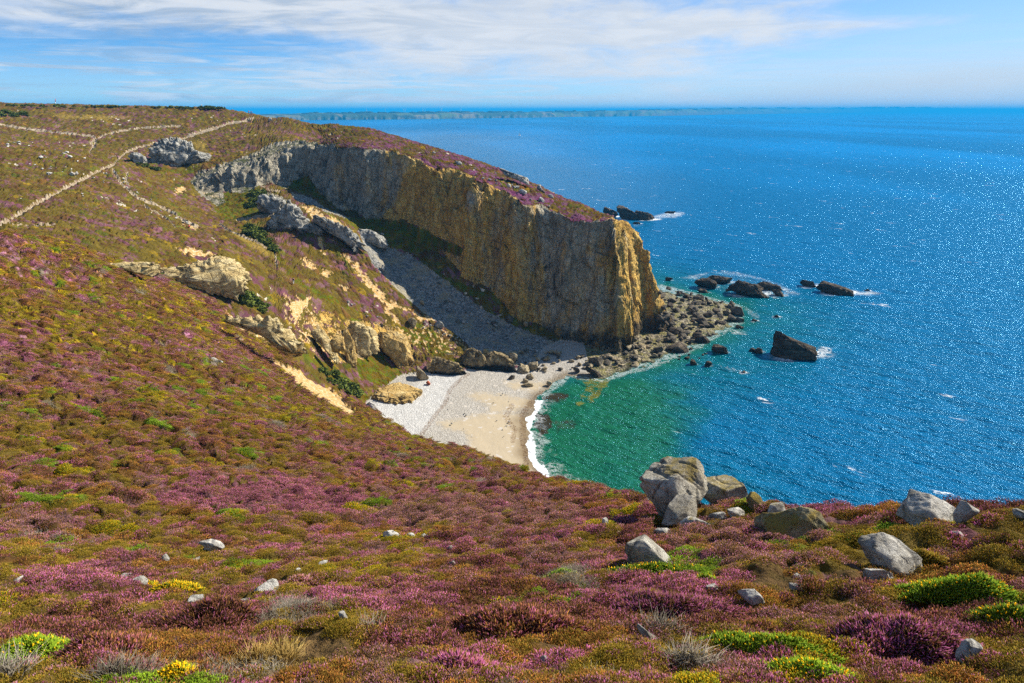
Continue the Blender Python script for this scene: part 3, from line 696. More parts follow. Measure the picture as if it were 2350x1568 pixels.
def mat_scree():
    m, t, b, pos = newmat('scree')
    n = t.noise(pos, 0.22, 5, 0.6); v = t.voro(pos, 1.7, 'F1', 1); v2 = t.voro(pos, 4.0, 'F1', 1)
    g = t.add('ShaderNodeSeparateColor'); t.put(g.inputs[0], v); g2 = t.add('ShaderNodeSeparateColor'); t.put(g2.inputs[0], v2)
    k = t.math('ADD', t.math('MULTIPLY', g.outputs[0], 0.5), t.math('MULTIPLY', g2.outputs[1], 0.5))
    c = t.ramp(k, [(0.15, (0.10, 0.098, 0.09)), (0.5, (0.21, 0.205, 0.19)), (0.85, (0.40, 0.385, 0.35))])
    c = t.mix(t.ss(n, 0.48, 0.62, 0, 0.75), c, (0.34, 0.29, 0.19))
    c = t.mix(t.ss(t.noise(pos, 0.6, 5, 0.65), 0.6, 0.68, 0, 0.7), c, (0.07, 0.075, 0.03))
    t.l.new(c, b.inputs['Base Color'])
    h = t.math('ADD', t.voro(pos, 1.7), t.math('MULTIPLY', t.voro(pos, 4.0), 0.5))
    bump(t, b, t.math('MULTIPLY', h, -1.0), 0.5, 1.0)
    return m
def mat_beach():
    m, t, b, pos = newmat('shingle and sand')
    v = t.add('ShaderNodeSeparateColor'); t.put(v.inputs[0], t.voro(pos, 5.0, 'F1', 1))
    vb = t.add('ShaderNodeSeparateColor'); t.put(vb.inputs[0], t.voro(pos, 1.3, 'F1', 1))
    n = t.noise(pos, 0.8, 6, 0.65); n2 = t.noise(pos, 4.0, 5, 0.7)
    white = t.ramp(v.outputs[0], [(0.05, (0.30, 0.295, 0.28)), (0.5, (0.38, 0.37, 0.35)), (0.95, (0.54, 0.525, 0.50))])
    grey = t.ramp(v.outputs[1], [(0.05, (0.23, 0.21, 0.18)), (0.5, (0.31, 0.285, 0.245)), (0.95, (0.42, 0.39, 0.345))])
    sand = t.ramp(n2, [(0.3, (0.31, 0.25, 0.165)), (0.7, (0.42, 0.35, 0.245))])
    peb = t.ss(t.math('ADD', t.attr('pebble'), t.math('MULTIPLY', t.math('SUBTRACT', n, 0.5), 1.2)), 0.1, 0.9)
    sa = t.ss(t.math('ADD', t.attr('sandy'), t.math('MULTIPLY', t.math('SUBTRACT', n, 0.5), 1.5)), 0.15, 0.9)
    c = t.mix(peb, grey, white)
    c = t.mix(sa, c, sand)
    c = t.mix(t.math('MULTIPLY', t.ss(vb.outputs[2], 0.93, 0.95), t.math('SUBTRACT', 1.0, peb)), c, (0.42, 0.38, 0.33))
    weed = t.ss(t.math('ADD', t.math('MULTIPLY', t.attr('weed'), 0.29), t.noise(pos, 2.6, 8, 0.8, 0.6)), 0.76, 0.86)
    c = t.mix(t.math('MULTIPLY', weed, 0.9), c, t.ramp(n2, [(0.4, (0.05, 0.025, 0.01)), (0.65, (0.20, 0.09, 0.02))]))
    wet = t.attr('wet')
    c = t.mix(wet, c, t.mix(1.0, c, (0.55, 0.48, 0.38), 'MULTIPLY'))
    t.l.new(c, b.inputs['Base Color'])
    t.put(b.inputs['Roughness'], t.ss(wet, 0.3, 0.9, 0.92, 0.45))
    hh = t.mix(sa, t.voro(pos, 3.2), t.math('MULTIPLY', n2, 0.25))
    bump(t, b, t.math('MULTIPLY', hh, -1.0), 0.16, 0.9)
    return m
def mat_shore():
    m, t, b, pos = newmat('rocky shore')
    n = t.noise(pos, 0.45, 6, 0.65); v = t.add('ShaderNodeSeparateColor'); t.put(v.inputs[0], t.voro(pos, 1.4, 'F1', 1))
    c = t.ramp(v.outputs[0], [(0.1, (0.05, 0.042, 0.03)), (0.6, (0.17, 0.14, 0.085)), (0.95, (0.3, 0.26, 0.18))])
    c = t.mix(t.ss(n, 0.45, 0.6, 0, 0.75), c, (0.17, 0.15, 0.03))
    sp = t.add('ShaderNodeSeparateXYZ'); t.put(sp.inputs[0], pos)
    c = t.mix(t.ss(sp.outputs[2], 0.25, 0.0), c, (0.05, 0.06, 0.02))
    t.l.new(c, b.inputs['Base Color']); b.inputs['Roughness'].default_value = 0.75
    bump(t, b, t.math('MULTIPLY', t.voro(pos, 1.4), -1.0), 0.5, 1.0)
    return m
def mat_path():
    m, t, b, pos = newmat('trodden path')
    n = t.noise(pos, 0.9, 6, 0.7)
    c = t.ramp(n, [(0.3, (0.16, 0.105, 0.05)), (0.48, (0.27, 0.205, 0.13)), (0.68, (0.40, 0.34, 0.26))])
    t.l.new(c, b.inputs['Base Color']); bump(t, b, n, 0.5, 0.8)
    return m
# beach attributes
m_peb = mask([Z5([(60, 860), (200, 800), (400, 760), (560, 620), (850, 590), (840, 640), (740, 760), (690, 860), (620, 950), (560, 1040), (470, 1130), (380, 1180), (200, 1080)])], [4], 22)
m_sandy = mask([Z5([(880, 790), (960, 775), (1130, 795), (1300, 815), (1420, 830), (1440, 900), (1200, 935), (1060, 960), (1060, 880), (950, 840)]),
                Z5([(625, 1025), (800, 995), (1000, 955), (1250, 940), (1400, 980), (1380, 1150), (1420, 1350), (1480, 1500), (1330, 1490), (1100, 1430), (900, 1380), (840, 1310), (900, 1200), (850, 1110), (700, 1080)]),
                Z5([(1180, 690), (1400, 680), (1560, 700), (1480, 780), (1250, 740)])], [4], 17)
m_weed = np.clip(lines([(Z5([(880, 620), (790, 690), (725, 760), (700, 850), (620, 950), (560, 1030), (480, 1150)]), 7), (Z5([(1500, 780), (1410, 860), (1340, 960), (1340, 1050), (1340, 1150), (1370, 1280), (1360, 1420)]), 9),
                        (Z5([(1250, 880), (1200, 980), (1270, 1080), (1260, 1180)]), 8)], [4]), 0, 1)
m_wet = sst(SWF, 4.5, 0.5)
ARC = cg('arc', np.arctan2(P[:, 0], P[:, 1]), RF)
och = np.interp(ARC, [0, 55, 66, 82, 92, 100, 135, 142, 165, 182, 190, 205, 216, 235], [0.02, 0.05, 0.25, 0.22, 0.55, 0.85, 0.75, 0.45, 0.30, 0.5, 0.8, 0.85, 0.85, 0.35])
och = np.where((V_OCH := (P[:, 2] < 34) & (ARC < 30) & (m_rock > 0.5) & (Vv > 590)), 0.85, och)
och = och + 0.02 + 0.25 * sst(P[:, 2], 18, 6) * sst(ARC, 130, 140) - 0.3 * sst(P[:, 2], 30, 36) * sst(ARC, 150, 165) * sst(ARC, 195, 180)
m_stain_cave_dark = mask([Z3([(1950, 1370), (1980, 1340), (2010, 1400), (2070, 1480), (2080, 1600), (1960, 1600), (1950, 1480)]), [(1452, 770), (1462, 705), (1478, 700), (1500, 745), (1500, 770)], Z3([(1130, 1010), (1280, 1000), (1360, 1130), (1420, 1300), (1380, 1420), (1240, 1420), (1180, 1250), (1050, 1330), (1040, 1150)])], [2], 10)  # stain on the face, and shade of the cave mouth put into the colour
IDX = np.arange(NA * NR).reshape(NA, NR)
FACES = np.stack([IDX[:-1, :-1], IDX[1:, :-1], IDX[1:, 1:], IDX[:-1, 1:]], -1).reshape(-1, 4)
keep = (P[FACES, 2].max(1) > -2.5)
FACES = FACES[keep]
FC = CLS[FACES[:, 0]]
LAND = {}
for cid, nm, mf, ats in ((0, 'hillside', mat_heath, 'h'), (1, 'moorland', mat_heath, 'h'), (2, 'cliff', mat_cliff, 'c'), (3, 'scree_slope', mat_scree, ''), (4, 'beach', mat_beach, 'b'), (5, 'footpath', mat_path, ''), (6, 'rocky_shore', mat_shore, '')):
    f = FACES[FC == cid]
    uq, inv = np.unique(f, return_inverse=True)
    me = new_mesh(nm, P[uq], inv.reshape(f.shape))
    if ats == 'h':
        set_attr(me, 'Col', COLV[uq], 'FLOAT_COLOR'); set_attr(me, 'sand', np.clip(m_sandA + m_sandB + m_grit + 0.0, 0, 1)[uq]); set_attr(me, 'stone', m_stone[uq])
    if ats == 'c':
        set_attr(me, 'och', och[uq]); set_attr(me, 'stain_cave_dark', m_stain_cave_dark[uq])
    if ats == 'b':
        for k_, v_ in (('pebble', m_peb), ('sandy', m_sandy), ('weed', m_weed), ('wet', m_wet)): set_attr(me, k_, v_[uq])
    mt = bpy.data.materials.get('heath') if ats == 'h' and bpy.data.materials.get('heath') else mf()
    LAND[nm] = link(nm, me, mt, kind='structure')
    me.normals_split_custom_set_from_vertices(NRM[uq].astype(np.float32))
LAB = {'hillside': ('near heather slope falling from the viewpoint towards the cove', 'hillside'), 'moorland': ('olive and brown heath moor behind and above the cove', 'moor'),
       'cliff': ('tall grey and ochre cliff face of the headland', 'cliff'), 'scree_slope': ('grey loose scree below the shaded cliff', 'scree'), 'beach': ('small sand and white pebble beach in the cove', 'beach'),
       'footpath': ('pale trodden footpath winding across the moor', 'path'), 'rocky_shore': ('dark rocky foreshore at the foot of the headland tip', 'shore')}
for k_, (l_, c_) in LAB.items(): LAND[k_]['label'] = l_; LAND[k_]['category'] = c_

# ------------------------------------------------------------------ rocks
FOAMR = []      # (x, y, radius, strength) of surf round each rock
def ico(sub):
    bm = bmesh.new(); bmesh.ops.create_icosphere(bm, subdivisions=sub, radius=1.0)
    V = np.array([v.co[:] for v in bm.verts]); F = np.array([[v.index for v in f.verts] for f in bm.faces]); bm.free()
    return V / np.linalg.norm(V, axis=1)[:, None], F
ICO = {k: ico(k) for k in (2, 3, 4, 5, 6)}
def mat_stone(name, dark, mid, light, lichen, licol, scale=1.0, low=None, strata=0.0):
    m, t, b, pos = newmat(name)
    n1 = t.noise(pos, 1.3 * scale, 7, 0.68); n2 = t.noise(pos, 6.0 * scale, 6, 0.7); n3 = t.noise(pos, 0.9 * scale, 5, 0.6, 0.6)
    if strata:
        st = t.vmath('ADD', t.scalev(pos, (0.35, 0.35, 2.2)), t.scalev(t.noise(pos, 0.4 * scale, 3, 0.5, col=True), (0.6, 0.6, 0.6)))
        n1 = t.mix(strata, n1, t.noise(st, 1.6 * scale, 5, 0.65))
    c = t.ramp(n1, [(0.3, dark), (0.5, mid), (0.68, light)])
    c = t.mix(1.0, c, t.ramp(n2, [(0.3, (0.62, 0.6, 0.58)), (0.5, (1, 1, 1)), (0.75, (1.25, 1.25, 1.25))]), 'MULTIPLY')
    if lichen > 0:
        ge = t.add('ShaderNodeNewGeometry'); s2 = t.add('ShaderNodeSeparateXYZ'); t.put(s2.inputs[0], ge.outputs['Normal'])
        li = t.math('ADD', t.math('MULTIPLY', n3, 1.3), t.math('ADD', t.math('MULTIPLY', s2.outputs[2], 0.16), t.math('MULTIPLY', n2, 0.35)))
        c = t.mix(t.ss(li, 1.16 - lichen * 0.5, 1.32 - lichen * 0.5, 0, 0.9), c, t.mix(n2, licol, tuple(0.55 * q for q in licol)))
    wa = t.vmath('ADD', pos, t.scalev(t.noise(pos, 1.1 * scale, 3, 0.5, col=True), (0.5 / scale, 0.5 / scale, 0.5 / scale)))
    ed = t.voro(wa, 0.9 * scale, 'DISTANCE_TO_EDGE')
    c = t.mix(t.ss(ed, 0.0, 0.03, 0.6, 0.0), c, tuple(0.3 * q for q in dark))
    if low is not None:
        sp = t.add('ShaderNodeSeparateXYZ'); t.put(sp.inputs[0], pos)
        c = t.mix(t.ss(t.math('ADD', sp.outputs[2], t.math('MULTIPLY', n1, 1.4)), low[1] + 0.7, low[1] - 0.2), c, low[0])
    pit = t.ss(t.noise(t.scalev(pos, (1, 1, 1.4)), 11.0 * scale, 5, 0.75, 0.5), 0.57, 0.68)
    c = t.mix(t.math('MULTIPLY', pit, 0.6), c, tuple(0.45 * q for q in dark))
    t.l.new(c, b.inputs['Base Color']); b.inputs['Roughness'].default_value = 0.9
    h = t.math('ADD', t.math('MULTIPLY', t.noise(pos, 3.2 * scale, 8, 0.75), 1.3), t.math('MULTIPLY', t.ss(ed, 0, 0.06), 0.35))
    h = t.math('SUBTRACT', h, t.math('MULTIPLY', pit, 0.3))
    bump(t, b, h, 0.2 / scale, 1.0)
    return m
M_PALE = mat_stone('pale quartzite', (0.28, 0.25, 0.20), (0.54, 0.51, 0.45), (0.76, 0.73, 0.67), 0.2, (0.34, 0.27, 0.09))
M_LICH = mat_stone('lichened quartzite', (0.22, 0.19, 0.14), (0.46, 0.42, 0.34), (0.70, 0.66, 0.57), 0.40, (0.36, 0.27, 0.07))
M_MOSS = mat_stone('lichen crusted rock', (0.17, 0.15, 0.09), (0.34, 0.29, 0.16), (0.5, 0.45, 0.3), 0.62, (0.42, 0.30, 0.06))
M_WHITE = mat_stone('white stone', (0.36, 0.33, 0.28), (0.60, 0.57, 0.51), (0.80, 0.78, 0.73), 0.02, (0.4, 0.3, 0.12))
M_DARK = mat_stone('dark sea rock', (0.02, 0.016, 0.013), (0.085, 0.064, 0.043), (0.21, 0.165, 0.11), 0.0, (0, 0, 0), 0.35, ((0.012, 0.011, 0.009), 0.5), 0.75)
M_BLD = mat_stone('foreshore boulder', (0.05, 0.042, 0.032), (0.12, 0.10, 0.072), (0.24, 0.20, 0.14), 0.0, (0, 0, 0), 0.6)
M_TAN = mat_stone('weathered boulder', (0.16, 0.125, 0.07), (0.34, 0.27, 0.16), (0.52, 0.44, 0.3), 0.1, (0.42, 0.27, 0.04), 0.6)
M_CRAG = mat_stone('grey crag rock', (0.10, 0.095, 0.085), (0.33, 0.32, 0.285), (0.60, 0.585, 0.53), 0.06, (0.3, 0.26, 0.1), 0.42)
M_ORANGE = mat_stone('ochre rock', (0.26, 0.15, 0.05), (0.52, 0.35, 0.12), (0.68, 0.53, 0.27), 0.16, (0.55, 0.27, 0.02), 0.42, None, 0.55)
M_SANDY = mat_stone('bedded sandstone', (0.30, 0.20, 0.08), (0.56, 0.43, 0.20), (0.70, 0.60, 0.36), 0.0, (0, 0, 0), 0.55, None, 0.8)
M_FOOT = mat_stone('mottled cliff foot rock', (0.045, 0.04, 0.035), (0.24, 0.18, 0.09), (0.48, 0.37, 0.19), 0.2, (0.16, 0.17, 0.03), 0.42, ((0.02, 0.018, 0.016), 3.6))
M_RED = mat_stone('rust red stone', (0.20, 0.045, 0.02), (0.40, 0.10, 0.04), (0.5, 0.17, 0.08), 0.0, (0, 0, 0))
ROCKPL = []
def poly_radius(pl, ph):
    """distance from the origin to the outline in each direction"""
    R = np.zeros_like(ph); dx, dy = np.cos(ph), np.sin(ph); n = len(pl)
    for i in range(n):
        ax, ay = pl[i]; bx, by = pl[(i + 1) % n]; ex, ey = bx - ax, by - ay
        den = dx * ey - dy * ex; den = np.where(np.abs(den) < 1e-9, 1e-9, den)
        t = (ax * ey - ay * ex) / den; s = (ax * dy - ay * dx) / den
        R = np.maximum(R, np.where((t > 0) & (s >= -0.001) & (s <= 1.001), t, 0))
    k = np.array([0.2, 0.6, 0.2])
    return R
def frame_at(c):
    d = Vector(c) - Vector((0, 0, CAMZ)); f = d.normalized(); r = f.cross(Vector((0, 0, 1))).normalized(); u = r.cross(f)
    return np.array(r), np.array(u), np.array(f), d.length
def traced_rock(name, pl, label, cat, mat, R=None, z0=None, thick=0.8, seed=0, sub=5, rough=0.05, facets=9, sink=0.12, group=None, parent=None, back=0.35, crease=0.0, crag=False, plan=None):
    """a rock with the outline seen from the viewpoint, solid all round: it gets its distance from the ground under its foot"""
    rs = np.random.RandomState(seed + 11)
    us = [p[0] for p in pl]; vs = [p[1] for p in pl]; uc, vc = (min(us) + max(us)) / 2, (min(vs) + max(vs)) / 2
    k = int(np.argmax(vs)); fu, fv = uc, vs[k]
    if R is None and z0 is None:
        h = hit2(fu, fv - (max(vs) - min(vs)) * 0.04); R = math.hypot(h.x, h.y)
    if z0 is not None:
        q = at_z(fu, fv, z0); R = math.hypot(q[0], q[1])
    # centre of the body on the line of sight through the middle of the outline
    q = at_r(fu, fv, R); depth = math.hypot(math.hypot(q[0], q[1]), q[2] - CAMZ)
    dxy = depth / math.sqrt(ray(fu, fv)[0] ** 2 + ray(fu, fv)[1] ** 2 + ray(fu, fv)[2] ** 2)
    px = dxy / FD                                       # metres per pixel at this depth (along the optical axis)
    wdt = (max(us) - min(us)) * px; hgt = (max(vs) - min(vs)) * px
    T = thick * 0.5 * min(wdt, max(hgt * 1.4, wdt * 0.5))
    x, y, z = ray(uc, vc); s = dxy + back * T
    C = np.array([x * s, y * s, CAMZ + z * s]); px2 = s / FD
    r, u, f, _ = frame_at(C)
    L = [((p[0] - uc) * px2, -(p[1] - vc) * px2) for p in pl]
    ymin = min(p[1] for p in L)
    L = [(a, b - sink * hgt if b < ymin + 0.25 * hgt else b) for a, b in L]
    if plan:
        zt, zb = plan; Q = [at_z(p[0], p[1], zt) for p in pl]; C = np.array([sum(q[0] for q in Q) / len(Q), sum(q[1] for q in Q) / len(Q), (zt + zb) / 2])
        r, u, f = np.array([1., 0, 0]), np.array([0, 1., 0]), np.array([0, 0, -1.]); L = [(q[0] - C[0], q[1] - C[1]) for q in Q]; T = (zt - zb) / 2
    D, F = ICO[sub]
    ph = np.arctan2(D[:, 1], D[:, 0]); cc = np.hypot(D[:, 0], D[:, 1]); Rp = poly_radius(L, ph)
    c2 = cc ** (0.34 if crag else 0.38); dp = 0.5 if crag else 0.75
    X = np.stack([Rp * np.cos(ph) * c2, Rp * np.sin(ph) * c2, T * np.sign(D[:, 2]) * np.abs(D[:, 2]) ** dp], 1)
    S = np.array([wdt / 2, hgt / 2, T])
    for i in range(facets):
        n = rs.normal(size=3); n[2] = -abs(n[2]) - 0.25 if i % 3 else abs(n[2]) + 0.3; n[:2] *= 0.8
        n /= np.linalg.norm(n); pr = X @ n; hh = np.max(pr) * rs.uniform(0.58, 0.84)
        X = X - np.maximum(pr - hh, 0)[:, None] * n * 0.97
    sc = max(min(wdt, hgt, 2 * T), 0.05)
    n3 = fbm3(X[:, 0] / sc * 1.7 + seed, X[:, 1] / sc * 1.7, X[:, 2] / sc * 1.7, 4)
    n4 = np.round(fbm3(X[:, 0] / sc * 2.4 + seed + 9, X[:, 1] / sc * 3.4, X[:, 2] / sc * 2.4, 2) * 5) / 5
    n5 = fbm3(X[:, 0] / sc * 7 + seed, X[:, 1] / sc * 7, X[:, 2] / sc * 7, 3)
    X = X * (1 + rough * 0.7 * n3 + rough * 1.1 * n4 + rough * 0.4 * n5)[:, None]
    if crag:
        W0 = C[None] + X[:, :1] * r + X[:, 1:2] * u + X[:, 2:] * f
        q1 = fbm3(W0[:, 0] / 1.5, W0[:, 1] / 1.5, W0[:, 2] / 6, 3, ridge=True); q2 = np.round(fbm3(W0[:, 0] / 1.2 + 7, W0[:, 1] / 1.2, W0[:, 2] / 2.5, 3) * 5) / 5
        X = X * (1 + (0.10 + rough) * (q1 - 0.3) + (0.12 + rough) * q2)[:, None]
    if crease:
        ln = np.abs(pn3(X[:, 0] / sc * 0.8 + seed, X[:, 1] / sc * 3.0 + X[:, 0] / sc * 1.2, X[:, 2] / sc * 0.8)); X = X * (1 - crease * sst(ln, 0.12, 0.0))[:, None]
    Wd = C[None] + X[:, :1] * r + X[:, 1:2] * u + X[:, 2:] * f
    base = Wd[:, 2].min(); O = np.array([C[0], C[1], base])
    me = new_mesh(name, Wd - O, F, smooth=not crag)
    o = link(name, me, mat, label=label, cat=cat, group=group, parent=parent); o.location = O
    ROCKPL.append((pl, R, C, wdt))
    return o, C, wdt, hgt
def rock_proto(seed, sub=3, flat=0.7, rough=0.06, planes=12):
    rs = np.random.RandomState(seed); D, F = ICO[sub]; N = rs.normal(size=(planes, 3)); N /= np.linalg.norm(N, axis=1)[:, None]
    H = rs.uniform(0.55, 0.95, planes); rad = np.full(len(D), 1.15)
    for n, h in zip(N, H):
        d = D @ n; rad = np.minimum(rad, np.where(d > 0.05, h / np.maximum(d, 0.05), 9))
    rad *= 1 + rough * fbm3(D[:, 0] * 2 + seed, D[:, 1] * 2, D[:, 2] * 2, 3)
    X = D * rad[:, None]; X[:, 2] *= flat; X[:, 0] *= rs.uniform(0.9, 1.3)
    return X, F

